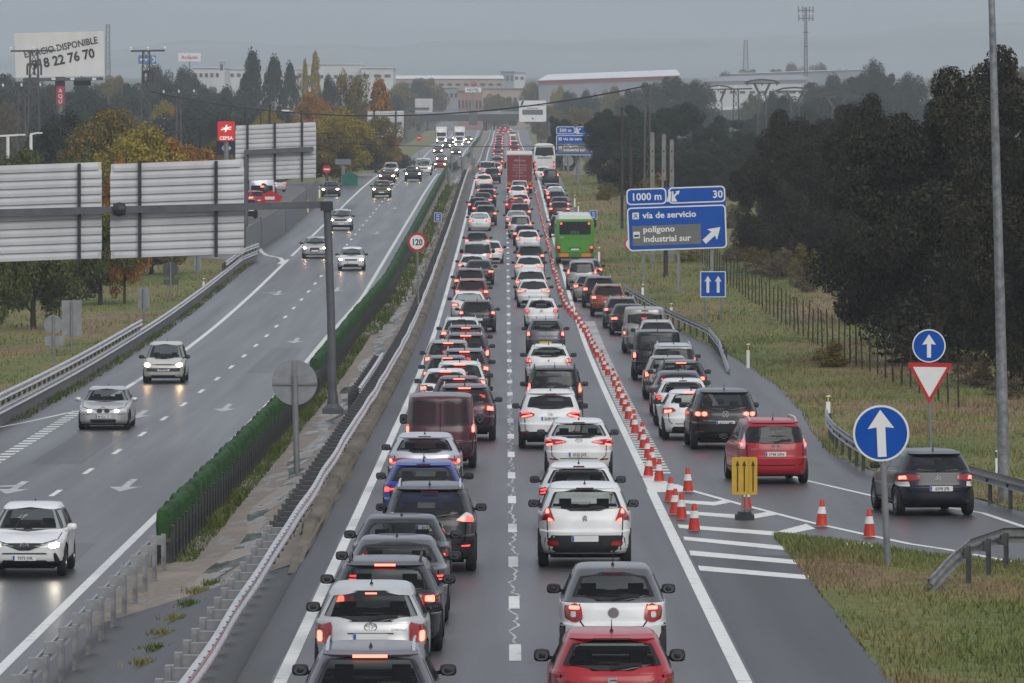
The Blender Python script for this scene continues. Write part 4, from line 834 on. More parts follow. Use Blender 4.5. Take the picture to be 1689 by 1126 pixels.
def put(name, col, x, key, val, label, cat='car', group=None, lane='m', rz=0., Ysc=None, nm='car'):
    S = P[name][0]; proto_o, used = get(name); zf = zm if lane != 'l' else zl; L, H = S['L'], S['H']; on = S.get('face') == 'front'
    dY, hh = (1.0, H-.05) if not on else (1.6, H-.02)
    hi = 770
    if key == 'Y': Y = val
    elif key == 'b': Y = solve(zf, val)
    else: Y = solve(lambda q: zf(q+dY)*1.0+hh, val, 62, 765); Y = Y-0*dY
    if key == 'r':
        lo_, hi_ = 62, 765
        for _ in range(50):
            mid = (lo_+hi_)/2
            if HY+(CZ-zf(mid+dY)-hh)*F/(mid+dY) > val: lo_ = mid
            else: hi_ = mid
        Y = lo_
    X = (x-CX)*Y/F; skip = () if Y < 330 else FAR_SKIP if Y < 640 else VERY_FAR_SKIP
    if on and Y >= 640: skip = tuple(s for s in VERY_FAR_SKIP if s != 'windscreen')
    if not used: BUILT[name][1] = True; o = proto_o; TREE[o.name] = None
    o = clone(proto_o, None, skip)
    if nm != 'car': o.name = nm
    m0, m1 = PC[P[name][1]], PC[col]
    if m0 != m1: recolour(o, m0, m1)
    sl = math.atan2(zf(Y+L)-zf(Y), L)
    if on: o.location = (X, Y+L, zf(Y+L)); o.rotation_euler = (-math.atan2(zf(Y+L)-zf(Y), L), 0, PI+rz)
    else: o.location = (X, Y, zf(Y)); o.rotation_euler = (sl, 0, rz)
    tag(o, label, cat, group); PLACED.append((name, lane, X, Y, L, S['W'], label)); return o
QA, QB, QC, QL = 'cars queueing in the left outbound lane', 'cars queueing in the right outbound lane', 'cars queueing in the slip lane beyond the cones', 'oncoming cars on the inbound road'
A = lambda *a, **k: put(*a, group=QA, **k)
Bq = lambda *a, **k: put(*a, group=QB, **k)
Cq = lambda *a, **k: put(*a, group=QC, **k)
Lq = lambda *a, **k: put(*a, group=QL, lane='l', **k)
# left outbound lane
A('estate_rails', 'mauve', 609, 'r', 1070, 'mauve estate with chrome roof rails and lit brake bar, cut off at the bottom edge')
A('corolla', 'silver', 611, 'r', 965, 'silver hatchback with tall red tail lights and a blank plate, nearest complete silver car')
A('estate_dark', 'dark', 634, 'r', 925, 'dark estate just ahead of the silver hatchback, long red brake bar lit')
A('sedan_c', 'grey', 652, 'r', 890, 'dark grey saloon with three-bar tail lamp between two dark cars by the edge line')
A('sedan_b', 'dark', 660, 'r', 855, 'dark saloon directly behind the black off-roader, one tail lamp showing')
A('xtrail', 'black', 708, 'r', 801, 'black sport utility car with clear-edged tail lights and a round chrome badge')
A('seatblue', 'blue', 698, 'r', 762, 'bright blue hatchback, the only blue car in the queue')
A('megane', 'icy', 700, 'r', 717, 'icy silver hatchback with thin red light bars behind the maroon van')
A('trafic', 'maroon', 726, 'r', 652, 'maroon van with twin rear door windows', 'van', nm='van')
A('suv_maroon', 'plum', 766, 'r', 636, 'plum sport utility car beside the front of the maroon van, brake lights on')
A('hatch_brake', 'maroon', 757, 'r', 622, 'dark red hatchback with lit brake bar hidden behind the maroon van')
A('hatch_brake', 'white', 735, 'r', 610, 'white hatchback by the edge line with lit brake lamps and white roof')
A('suv_brake', 'white', 758, 'r', 598, 'white roofed sport utility car with a wide brake bar, second white one beyond the van')
A('hatch_brake', 'grey', 738, 'r', 588, 'grey hatchback by the edge line with a dark mirror, just past two white cars')
A('suv_brake', 'grey', 766, 'r', 577, 'grey sport utility car with silver rails tucked behind a white roof')
A('suv_brake', 'champagne', 739, 'r', 563, 'pale grey estate-like car with roof rails hugging the edge line')
A('pickup', 'plum', 768, 'r', 551, 'tall dark car framed by white rails with bright right tail lamp')
A('suv_brake', 'dark', 768, 'r', 538, 'dark roofed car squeezed behind the tall white-railed one')
A('suv', 'white', 761, 'r', 525, 'white sport utility car with black glass straddling the left edge line')
A('hatch_rail', 'dark', 787, 'r', 496, 'dark grey compact with upright tail lights and clear plate, gap behind it')
A('sedan', 'white', 773, 'r', 482, 'white saloon half hidden behind the dark grey compact')
A('suv', 'brown', 778, 'r', 461, 'copper orange sport utility car, the only orange one')
A('suv', 'maroon', 775, 'r', 444, 'dark red sport utility car right ahead of the copper one')
A('sedan', 'dark', 790, 'r', 430, 'dark saloon with pale rear glass and a glowing right lamp')
A('hatch', 'white', 779, 'r', 421, 'white hatchback peeping out left of the dark saloon')
A('minivan', 'silver', 787, 'r', 400, 'silver people carrier with large dark rear window beside a white car')
A('hatch_wide', 'white', 808, 'r', 398, 'white crossover leaning out to the right of the silver people carrier')
A('hatch', 'dark', 787, 'r', 383, 'dark hatchback just ahead of the silver people carrier')
A('sedan', 'white', 791, 'r', 351, 'white saloon standing clear with a gap behind it in the left lane')
A('suv', 'dark', 801, 'r', 339, 'dark sport utility car ahead and right of the white saloon')
A('hatch', 'dark', 796, 'r', 332, 'dark hatchback hidden ahead of two dark cars in the left lane')
A('hatch', 'black', 788, 'r', 326, 'black hatchback touching the edge line far down the left lane')
A('sedan', 'dark', 796, 'r', 318, 'dark saloon in the middle of the far dark row')
A('suv', 'navy', 802, 'r', 312, 'blue-black sport utility car with one bright right lamp in the far row')
A('hatch', 'dark', 802, 'r', 303, 'dark hatchback with two red lamps at the head of the far dark row')
A('hatch_wide', 'white', 798, 'r', 288, 'white hatchback with a sloping tail just behind the yellow-green van')
A('suv', 'black', 812, 'Y', 708, 'black sport utility car beside the yellow-green van')
A('minivan', 'yellow', 804, 'Y', 742, 'yellow-green van in the distant left lane', 'van', nm='van')
for i, (x, Y, t, c) in enumerate([(816, 768, 'hatch', 'silver'), (818, 880, 'hatch', 'red'), (820, 990, 'suv', 'dark'), (820, 1070, 'hatch', 'silver'), (821, 1120, 'sedan', 'grey'), (821, 1180, 'hatch', 'dark'), (822, 1240, 'suv', 'maroon'), (822, 1310, 'hatch', 'grey'), (822.5, 1400, 'hatch', 'red'), (823, 1500, 'suv', 'dark'), (823.5, 1620, 'minivan', 'silver'), (824.5, 1720, 'hatch', 'dark'), (825.5, 1820, 'hatch', 'red'), (827, 1900, 'hatch', 'dark'), (829, 1960, 'suv', 'maroon')]):
    put(t, c, x, 'Y', Y, 'tiny far car with red tail lights in the left queue beyond the yellow-green van', group='far cars of the left outbound lane')
# right outbound lane
Bq('ibiza', 'scarlet', 1010, 'r', 1043, 'bright red hatchback cut off by the bottom edge, sticker in its rear window')
Bq('smart', 'white', 1012, 'r', 934, 'small white two-tone car with grey roof and round-cornered lamps')
Bq('p3008', 'white', 965, 'r', 800, 'white crossover with claw-shaped tail lights and black lower bumper')
Bq('p208', 'white', 955, 'r', 766, 'white hatchback mostly hidden behind the white crossover')
Bq('auris', 'white', 955, 'r', 693, 'white hatchback with wide arrow-shaped tail lights and plate 0530')
Bq('ix35', 'white', 908, 'r', 645, 'white sport utility car with oval tail lights and silver roof rails')
Bq('partner', 'black', 915, 'r', 606, 'black high-roofed car with tall orange-red lamps')
Bq('sandero', 'white', 905, 'r', 569, 'white hatchback with square red lamps and two dark rail tips')
Bq('yaris', 'grey', 900, 'r', 527, 'grey small hatchback with rounded tail, pale yellowish plate')
Bq('polo', 'white', 893, 'r', 493, 'white small hatchback with round red lamps ahead of the grey one')
Bq('hatch_wide', 'white', 880, 'r', 462, 'white hatchback with wing-shaped lamps and dark diffuser')
Bq('suv', 'white', 876, 'r', 446, 'white sport utility car hidden below its window by another white car')
Bq('hatch_wide', 'white', 873, 'r', 423, 'white hatchback with big bright red corner lamps')
Bq('suv', 'dark', 875, 'r', 405, 'dark grey car between two white ones in the right lane')
Bq('hatch', 'white', 871, 'r', 380, 'white hatchback with a yellow number plate', )
Bq('hatch', 'black', 866, 'r', 372, 'black car roof showing over the yellow-plated white car')
Bq('suv_tall', 'silver', 858, 'r', 356, 'pale people carrier with lamps high beside the window')
Bq('sedan', 'silver', 852, 'r', 348, 'silver saloon just left of and ahead of the pale people carrier')
Bq('suv', 'maroon', 858, 'r', 336, 'dark red sport utility car ahead of the silver saloon')
Bq('hatch_brake', 'red', 850, 'r', 326, 'red hatchback with a bright brake bar by the lane dashes')
Bq('hatch_wide', 'white', 858, 'r', 320, 'white hatchback half covered by the red one')
Bq('hatch', 'white', 854, 'r', 306, 'white compact close behind the red lorry')
Bq('suv_tall', 'silver', 857, 'r', 298, 'greenish silver car at the tail of the red lorry')
for x, Y, t, c in [(852, 1085, 'hatch', 'maroon'), (850, 1150, 'hatch', 'silver'), (849, 1230, 'hatch', 'red'), (848.5, 1330, 'suv', 'dark'), (847.5, 1430, 'sedan', 'white'), (847, 1540, 'hatch', 'red'), (846.5, 1650, 'hatch', 'silver'), (845, 1760, 'minivan', 'white'), (842, 1850, 'hatch', 'white'), (838, 1930, 'hatch', 'red'), (834, 1985, 'suv', 'maroon')]:
    put(t, c, x, 'Y', Y, 'tiny far car with red tail lights in the right queue beyond the red lorry', group='far cars of the right outbound lane')
# slip lane
Cq('c4', 'navy', 1549, 'b', 852, 'navy hatchback turned side-on at the right edge beside the guard rail', rz=math.radians(7))
Cq('mazda', 'red', 1280, 'b', 799, 'red people carrier with white-framed upright lamps beside the yellow board', rz=math.radians(4.5))
Cq('touareg', 'black', 1197, 'b', 742, 'large black off-roader with paired round lamps', rz=math.radians(1.5))
Cq('clio', 'white', 1142, 'r', 645, 'white hatchback half hidden behind the large black off-roader', rz=math.radians(1))
Cq('p208', 'white', 1127, 'r', 626, 'white hatchback with round-edged rear window, second ahead of the black off-roader')
Cq('sedan_b', 'grey', 1121, 'r', 614, 'grey saloon between a white hatchback and a dark one in the slip lane')
Cq('estate_dark', 'dark', 1124, 'r', 596, 'dark hatch with lettering on its rear window and a bright right lamp')
Cq('yaris', 'champagne', 1102, 'r', 588, 'champagne hatchback with a glowing left lamp in the slip lane')
Cq('mazda', 'silver', 1112, 'r', 568, 'silver estate with tall upright red lamps beside its rear window')
Cq('vito', 'black', 1085, 'r', 546, 'black van with a huge dark rear window', 'van', nm='van')
Cq('hatch_rail', 'silver', 1084, 'r', 529, 'silver crossover roof showing over the black van')
Cq('t5', 'champagne', 1064, 'r', 508, 'grey-beige van with a wide dark rear window', 'van', nm='van')
Cq('sedan', 'black', 1038, 'r', 503, 'black saloon with one bright red lamp beside the grey-beige van')
Cq('hatch_rail', 'grey', 1026, 'r', 491, 'grey estate behind the red off-roader')
Cq('suv', 'brown', 1004, 'r', 470, 'red-brown off-roader with its spare-wheel tail in the slip lane')
Cq('suv', 'navy', 989, 'r', 457, 'blue-black off-roader with paired lamps ahead of the red-brown one')
Cq('hatch', 'champagne', 972, 'r', 454, 'beige hatchback peeping out left of the blue-black off-roader')
Cq('suv_tall', 'champagne', 960, 'r', 431, 'grey-beige people carrier just behind the green bus')
Cq('hatch', 'grey', 970, 'r', 428, 'grey car between the green bus and the grey-beige people carrier')
Cq('suv', 'dark', 925, 'r', 356, 'dark car just ahead of the green bus')
Cq('hatch', 'maroon', 923, 'r', 333, 'dark red hatchback ahead of the green bus')
Cq('hatch', 'plum', 923, 'r', 325, 'plum coloured roof showing over the dark red hatchback')
Cq('hatch', 'dark', 918, 'r', 315, 'dark hatchback with a red left lamp, far down the slip lane')
Cq('sedan', 'white', 916, 'r', 308, 'white saloon in the far slip lane')
Cq('hatch', 'grey', 912, 'r', 303, 'grey hatchback just behind the far dark people carrier')
Cq('suv_tall', 'dark', 908, 'Y', 700, 'dark grey people carrier close behind the white coach')
Cq('hatch', 'white', 896, 'Y', 728, 'white car tucked behind the white coach')
# oncoming
Lq('chr', 'white', 40, 'b', 953, 'white crossover with a black grille driving in at the left edge')
Lq('bmw', 'silver', 170, 'b', 709, 'silver saloon with a twin grille and round headlamps')
Lq('picasso', 'beige', 269, 'b', 632, 'pale egg-shaped people carrier with glaring yellow headlamps')
Lq('on_hatch', 'white', 579, 'b', 446, 'white hatchback with glaring headlamps right of the sign post')
Lq('on_sedan', 'silver', 519, 'b', 426, 'silver saloon with a deep grille left of the sign post')
Lq('on_suv', 'silver', 562, 'b', 380, 'silver car half hidden by the top of the sign post')
Lq('on_suv', 'olive', 629, 'b', 326, 'dark olive car with yellow headlamps, alone in the outer lane')
Lq('on_sedan', 'maroon', 638, 'b', 301, 'dark red car with yellow headlamps in front of a silver off-roader')
Lq('on_suv', 'silver', 644, 'b', 292, 'silver off-roader behind the car with yellow headlamps')
Lq('on_suv', 'dark', 681, 'b', 299, 'dark off-roader with white headlamps in the inner lane')
Lq('on_van', 'white', 698, 'b', 289, 'white van behind the dark off-roader', 'van', nm='van')
Lq('on_hatch', 'white', 703, 'Y', 905, 'white car glimpsed beyond the white van')
for x, Y, t, c in [(726, 960, 'on_hatch', 'red'), (728, 1090, 'on_suv', 'champagne'), (722, 1230, 'on_sedan', 'dark'), (752, 1210, 'on_hatch', 'maroon'), (736, 1330, 'on_suv', 'grey'), (757, 1370, 'on_suv', 'white'), (743, 1500, 'on_hatch', 'dark'), (768, 1480, 'on_hatch', 'silver'), (773, 1650, 'on_hatch', 'dark'), (752, 1700, 'on_sedan', 'dark')]:
    put(t, c, x, 'Y', Y, 'small far car with white headlights on the inbound road below the overpass', group='far oncoming cars', lane='l')
put('on_sedan', 'dark', 545, 'Y', 640, 'dark car waiting at the no-entry sign on the side road', lane='l')
for i, (x, Y, t, c, l_) in enumerate([(414, 560, 'suv_tall', 'navy', 'navy car parked in the yard under the farther sign back'), (428, 600, 'hatch', 'red', 'red car parked in the yard beside the navy one'), (462, 660, 'hatch', 'silver', 'silver car parked at the back of the yard by the hoarding'), (446, 640, 'suv', 'dark', 'dark car parked in the yard next to the lorry cab')]): put(t, c, x, 'Y', Y, l_, lane='l', rz=.5)
for n_, (o, u) in BUILT.items():                       # the originals are not part of the scene, only their copies
    st = [o]; al = []
    while st:
        q = st.pop(); al.append(q); st += kids(q)
    for q in al: bpy.data.objects.remove(q)
KIDS.clear()
# ------------------------------------------------------------------ barriers
M_GALV = noisy('galvanised_steel', [(.3, (.17, .175, .18)), (.7, (.34, .345, .35))], 4, .42, spec=.5, metal=.35)
M_GALVD = noisy('weathered_steel', [(.3, (.035, .036, .04)), (.7, (.085, .087, .09))], 3, .6, metal=.2)
M_RAIL = noisy('painted_rail', [(.3, (.40, .39, .39)), (.7, (.62, .60, .59))], 2.2, .24, sc=(1, .3, 1), metal=.65)
WB = [(0,-.15),(.07,-.12),(.085,-.085),(.07,-.05),(.012,-.02),(.012,.02),(.07,.05),(.085,.085),(.07,.12),(0,.15),(-.012,.15),(.055,.11),(.06,.085),(.055,.06),(-.01,.02),(-.01,-.02),(.055,-.06),(.06,-.085),(.055,-.11),(-.012,-.15)]
WBm = [(-a, b) for a, b in WB][::-1]
def post_part(root, X, Y, z, h, mats, spacer=0., sm=None, w=.09, first=[None]):
    t = MB(); t.box((0, 0, h/2), (w, w*1.4, h)); t.box((w*.4, 0, h/2), (.012, w*1.9, h))
    if spacer: t.box((spacer/2, 0, h-.14), (abs(spacer), .16, .2), 1)
    o = t.build('post', [mats, sm or mats], root); o.location = (X, Y, z); return o
def rail_thing(name, label, cat='guard rail', loc=(0, 0, 0)): return thing(name, label, cat, loc)
def many_posts(root, Yl, fx, fz, h, m, sp, sm=None, w=.09, lim=98):
    base = None; rest = MB()
    for i, Y in enumerate(Yl):
        X, z = fx(Y), fz(Y)
        if i < lim:
            if base is None: base = post_part(root, X, Y, z, h, m, sp, sm, w)
            else:
                c = base.copy(); COL.objects.link(c); c.location = (X, Y, z)
        else:
            rest.box((X, Y, z+h/2), (w, w*1.4, h))
            if sp: rest.box((X+sp/2, Y, z+h-.14), (abs(sp), .16, .2), 1)
    if rest.v: tag(rest.build('posts', [m, sm or m], root), kind='stuff')
# outbound side of the median
RX = lambda Y: xd(Y)-4.42
pathY = yrange(86, 2000, 2.5, 1.01)
r = rail_thing('guard_rail', 'long pale median rail with dark spacers, beside the left queue of cars')
MB().sweep([(RX(Y)-.02+.02*math.sin(Y*.31)*math.sin(Y*.05), Y, zm(Y)+.66+.014*math.sin(Y*.11)) for Y in pathY], WB).build('rail', M_RAIL, r, 40)
t = MB()
for Y in np.arange(88, 330, 1.3):
    t.lathe([(.001, .02), (.016, .016), (.018, 0)], (RX(Y)+.045+.02*math.sin(Y*.31)*math.sin(Y*.05), Y, zm(Y)+.66+.118+.014*math.sin(Y*.11)), 6)
t.build('bolts', M_GALVD, r)
def posts_group(r, ys, m, lim): many_posts(r, ys, lambda Y: RX(Y)-.38, lambda Y: zm(Y)-.12, .86, m, .34, m, .12, lim)
posts_group(r, list(np.arange(87, 132, 2.6)), M_GALV, 98); posts_group(r, list(np.arange(133, 760, 2.4)), M_GALVD, 78)
r = rail_thing('guard_rail', 'short loose length of pale rail standing behind the long median rail by the gantry post')
MB().sweep([(RX(Y)-.55, Y, zm(Y)+.66) for Y in np.arange(218, 263, 3)], WB).build('rail', M_RAIL, r, 40)
many_posts(r, list(np.arange(219, 262, 3)), lambda Y: RX(Y)-.85, lambda Y: zm(Y)-.15, .82, M_GALVD, .2, M_GALVD, .12)
mk_ = MB(); M_KERB = noisy('median_kerb_concrete', [(.3, (.06, .05, .035)), (.45, (.14, .12, .09)), (.7, (.21, .18, .14))], 1.2, .9, 7, sc=(1, .3, 1), bmp=.6)
ky = yrange(128, 2000, 2, 1.012); vs = []
for Y in ky:
    q = min(1, max(0, (Y-128)/26))*(1+.12*math.sin(Y*.23)); vs += [(xd(Y)-4.25+a*(.4+.6*q)+.03*math.sin(Y*.6), Y, zm(Y)-.02+b*q) for a, b in [(-.30,.0),(-.26,.26),(.0,.24),(.12,.0)]]
mk_.add(vs, [(i*4+j, i*4+j+1, i*4+j+5, i*4+j+4) for i in range(len(ky)-1) for j in range(3)]); tag(mk_.build('median_kerb', M_KERB), kind='structure')
# inbound side: galvanised near the viewer
NX = lambda Y: xin(Y)+1.62
r = rail_thing('guard_rail', 'bare galvanised median rail on bright posts at the lower left, seen from behind')
MB().sweep([(NX(Y)-.42, Y, zl(Y)+.62) for Y in np.arange(86, 152, 2.)], WBm).build('rail', M_GALV, r, 40)
many_posts(r, list(np.arange(88, 151, 3.7)), NX, lambda Y: zmed(NX(Y), Y)-.1, .9, M_GALV, -.30, M_GALV, .10)
M_SCREEN = noisy('green_screen', [(.3, (.008, .034, .008)), (.55, (.018, .066, .014)), (.75, (.034, .098, .022))], 2.5, .85, 7, sc=(1, .5, 1), bmp=.5)
def screen(label, y0, y1):
    r = thing('glare_screen', label, 'glare screen', (0, 0, 0)); t = MB(); Y = y0; s = .28
    k = 8; rings = []
    while Y < y1:
        X, z = NX(Y)-.14, zl(Y)+.80; hh = .66+.03*math.sin(Y*1.7); dx = .05*math.sin(Y*2.2)
        prof = [(-.15, 0), (-.165, hh*.4), (-.15, hh*.85), (-.09, hh), (.09, hh), (.15, hh*.85), (.165, hh*.4), (.15, 0)]
        rings += [[(X+dx+a*q, Y+yy, z+b*qq) for a, b in prof] for yy, q, qq in ((0, .72, .95), (s*.25, 1, 1), (s*.75, 1, 1), (s*.97, .74, .95))]
        s = .28 if Y < 320 else min(3., .28*(1+(Y-320)/90)); Y += s
    n = len(rings); t.add([p for q in rings for p in q], [(i*k+j, i*k+j+1, (i+1)*k+j+1, (i+1)*k+j) for i in range(n-1) for j in range(k-1)]+[tuple(range(k)), tuple(range(n*k-1, (n-1)*k-1, -1))])
    t.build('screen', M_SCREEN, r)
    ys = yrange(y0, y1, 2, 1.01)
    t = MB(); t.sweep([(NX(Y)-.14, Y, zl(Y)+.74) for Y in ys], [(-.14,-.05),(-.14,.05),(.14,.05),(.14,-.05)], closed=True); t.build('support_rail', M_GALVD, r)
    t = MB(); t.sweep([(NX(Y)-.42, Y, zl(Y)+.56) for Y in ys], WBm); t.build('rail', M_GALVD, r, 40)
    t = MB(); t.sweep([(NX(Y)-.40, Y, zl(Y)+.25) for Y in ys], [(-.02,-.14),(-.02,.14),(.02,.14),(.02,-.14)], closed=True); t.build('lower_rail', M_GALVD, r)
    many_posts(r, list(np.arange(y0+.2, min(y1, 480), 1.55)), NX, lambda Y: zmed(NX(Y), Y)-.15, .98, M_GALVD, 0, None, .17)
screen('near length of green hedge-like glare screen on dark posts, ending in a square edge', 150, 238)
screen('far length of green hedge-like glare screen running to the distance behind the gantry post', 262, 1950)
r = rail_thing('guard_rail', 'bare dark rail filling the gap between the two green screens')
ys = np.arange(238.5, 262, 2.)
MB().sweep([(NX(Y)-.42, Y, zl(Y)+.62) for Y in ys], WBm).build('rail', M_GALV, r, 40)
MB().sweep([(NX(Y)-.14, Y, zl(Y)+.80) for Y in ys], [(-.2,-.05),(-.2,.05),(.2,.05),(.2,-.05)], closed=True).build('top_plate', M_GALV, r)
many_posts(r, list(ys), NX, lambda Y: zmed(NX(Y), Y)-.15, .98, M_GALVD, 0, None, .2)
# outer inbound rail, two tiers
r = rail_thing('guard_rail', 'two-tier white rail along the left verge of the inbound road')
OX = lambda Y: -17.85+max(0, (Y-440)*.04)
ys = list(np.arange(222, 456, 3.)); o_ = lambda h, Y0, Y1, pr, nm, m: MB().sweep([(OX(Y), Y, zl(Y)+h+(0 if Y < Y1-4 or h < .8 else -.02)) for Y in np.arange(Y0, Y1, 3.)], pr).build(nm, m, r, 40)
o_(.55, 222, 456, WB, 'rail', M_RAIL); o_(1.02, 222, 322, WB, 'upper_rail', M_RAIL); o_(1.02, 415, 456, WB, 'upper_rail', M_RAIL)
t = MB(); t.sweep([(OX(Y)-.02, Y, zl(Y)+.2) for Y in ys], [(-.02,-.2),(-.02,.19),(.02,.19),(.02,-.2)], closed=True); t.build('skirt', noisy('skirt_steel', [(.3, (.10, .10, .11)), (.7, (.17, .17, .18))], 1.4, .6, sc=(1, 3, 1)), r)
for y0_, y1_, h_ in ((223, 322, 1.2), (323, 414, .74), (415, 455, 1.2)): many_posts(r, list(np.arange(y0_, y1_, 2.6)), lambda Y: OX(Y)-.16, lambda Y: zl(Y)-.15, h_, M_GALVD, .10, M_GALVD, .1)
# slip lane rails
def img_rail(label, pts, h=.62, m=M_GALV, pitch=3., down=(), side=WBm, tiers=(0.,)):
    r = rail_thing('guard_rail', label); P = []
    for i, (x, y) in enumerate(pts):
        Y = solve(lambda q: zm(q)+h, y, 60, 770); P.append(Vector(((x-CX)*Y/F, Y, zm(Y)+h)))
    Q = []
    for a, b in zip(P[:-1], P[1:]): Q += [a.lerp(b, k/6) for k in range(6)]
    Q.append(P[-1])
    for q, dz in down: Q[q].z += dz
    for i, dz in enumerate(tiers): MB().sweep([q+Vector((0, 0, dz)) for q in Q], side).build('rail', m, r, 40)
    acc = 0; base = None
    for a, b in zip(Q[:-1], Q[1:]):
        acc += (b-a).length
        if acc >= pitch and a.z > zm(a.y)+.35:
            acc = 0; o = post_part(r, a.x+.12, a.y, zm(a.y)-.1, .8, M_GALVD, -.1) if base is None else base.copy()
            if base is None: base = o
            else: COL.objects.link(o); o.location = (a.x+.12, a.y, zm(a.y)-.1)
    return r
img_rail('pale rail along the slip lane that dips into the grass beside the two-arrow board', [(1030,472),(1048,484),(1070,497),(1093,510),(1120,523),(1150,536),(1168,545),(1185,566),(1201,590)], down=((48, -.55), (47, -.45), (46, -.36), (45, -.26), (44, -.17), (43, -.08)))
img_rail('grey rail curving round the outer bend behind the navy hatchback', [(1361,682),(1363,693),(1375,708),(1398,725),(1420,738),(1600,779),(1650,792),(1700,806),(1780,828)], pitch=2.5)
img_rail('low rail in the gore whose near end dives into the grass', [(1790,884),(1720,882),(1655,883),(1620,895),(1580,909),(1537,921)], m=noisy('stained_steel', [(.3, (.10, .10, .10)), (.7, (.22, .22, .22))], 3, .5), side=WB, down=((30, -.5), (29, -.42), (28, -.36), (27, -.28), (26, -.22), (25, -.17), (24, -.12), (23, -.08), (22, -.05)), pitch=2.2)
# marker posts
M_MK = mat('marker_white', (.78, .78, .76), .5); M_AMB = mat('amber_reflector', (.70, .38, .02), .3)
def marker(x, yb, h, label, Y=None, lane='m'):
    g = (gp if lane == 'm' else gl)(x, yb) if Y is None else at(x, yb, Y)
    r = thing('marker_post', label, 'marker post', tuple(g), 0, 'roadside marker posts')
    t = MB(); t.box((0, 0, h*.36), (.13, .07, h*.72)); t.add([(-.065,-.035,h*.92),(.065,-.035,h*.92),(.065,.035,h*.92),(-.065,.035,h*.92),(-.065,-.035,h*.96),(.065,-.035,h),(.065,.035,h),(-.065,.035,h*.96)], [(0,1,5,4),(1,2,6,5),(2,3,7,6),(3,0,4,7),(4,5,6,7),(3,2,1,0)]); t.build('body', M_MK, r)
    t = MB(); t.box((0, 0, h*.82), (.132, .072, h*.2)); t.build('black_band', M_BLACK, r)
    t = MB(); t.box((0, -.042, h*.82), (.06, .012, h*.16)); t.build('reflector', M_AMB, r)
marker(1234, 607, 1.0, 'white marker post standing alone on the grass right of the slip lane')
marker(1366, 690, .75, 'marker post behind the start of the curved rail')
marker(1646, 790, .75, 'marker post beside the foot of the lamp post')
marker(1107, 524, .75, 'marker post behind the middle of the slip lane rail')
marker(1060, 490, .75, 'marker post behind the far end of the slip lane rail')
for x, y, l_ in ((988, 436, 'nearest of three pale marker posts right of the green bus'), (954, 356, 'middle marker post on the grass above the green bus'), (948, 342, 'far marker post on the grass above the green bus')): marker(x, y, 1.15, l_)
marker(336, 480, .8, 'white marker post behind the two-tier rail on the left verge', lane='l')
for x, y, l_ in ((483, 365, 'nearest marker post beside the side road on the left'), (508, 350, 'middle marker post beside the side road on the left'), (527, 326, 'far marker post beside the side road on the left')): marker(x, y, 1.1, l_, lane='l')
# traffic cones
M_CONE = noisy('cone_orange', [(.3, (.42, .022, .009)), (.7, (.55, .034, .013))], 5, .5); M_BAND = noisy('cone_band', [(.3, (.55, .55, .53)), (.7, (.78, .78, .76))], 7, .4)
M_CBASE = noisy('cone_base', [(.3, (.02, .02, .02)), (.7, (.05, .05, .05))], 4, .8)
def cone():
    r = thing('traffic_cone', 'x', 'cone', (0, 0, 0)); t = MB()
    t.lathe([(.132, .03), (.124, .06), (.095, .27), (.066, .42), (.045, .55), (.034, .56), (.001, .56)], n=18); t.build('cone_body', M_CONE, r, 40)
    t = MB(); t.lathe([(.1005, .275), (.0715, .42)], n=18); t.build('white_band', M_BAND, r, 40)
    t = MB(); t.plate([(a, b) for a, b in rrect(.36, .36, .05)], 0, .035, Matrix.Rotation(PI/2, 4, 'X') @ Matrix.Translation((0, -.038, 0))); t.build('base', M_CBASE, r)
    return r
cone0 = cone()
for x, y, l_ in ((1087,795,'orange cone at the corner of the white triangle, just above the gore stripes'), (1135,812,'orange cone on the slip lane edge line above the gore stripes'), (1105,828,'leftmost cone of the near cluster on the gore stripes'), (1113,849,'left one of two touching cones on the gore stripes'), (1124,857,'right one of two touching cones on the gore stripes'),
               (1145,876,'nearest cone, alone right of the touching pair'), (1231,840,'cone behind the stand of the yellow arrow board'), (1355,869,'cone on the tip of the gore right of the yellow arrow board'), (1434,886,'rightmost cone, left of the big round arrow sign pole')):
    c = clone(cone0); g = gp(x, y); c.location = g; c.rotation_euler = (random.uniform(-.03, .03), random.uniform(-.05, .05), random.uniform(-.6, .6)); c['label'] = l_; c['group'] = 'orange traffic cones'; c.scale = (1, 1, 1.06)
CU = [168, 176, 250, 330, 345, 360, 430, 520, 600, 720]; CV = [3.45, 3.72, 3.85, 3.45, 3.1, 2.95, 2.85, 2.9, 2.85, 2.75]
Y = 170.; n_ = 0
while Y < 725:
    c = clone(cone0); X = xd(Y)+itp(Y, CU, CV)+random.uniform(-.05, .05); c.location = (X, Y, zm(Y)+.004); c.rotation_euler = (random.uniform(-.04, .04), random.uniform(-.05, .05), random.uniform(-.6, .6)); c.scale = (1, 1, 1) if Y < 240 else (.9, .9, .92)
    c['label'] = 'orange cone with white band in the long line between the queue and the slip lane'; c['group'] = 'orange cones in the long dividing line'
    Y += random.uniform(5.2, 6.8); n_ += 1
for q in [cone0]+kids(cone0): bpy.data.objects.remove(q)
KIDS.clear()

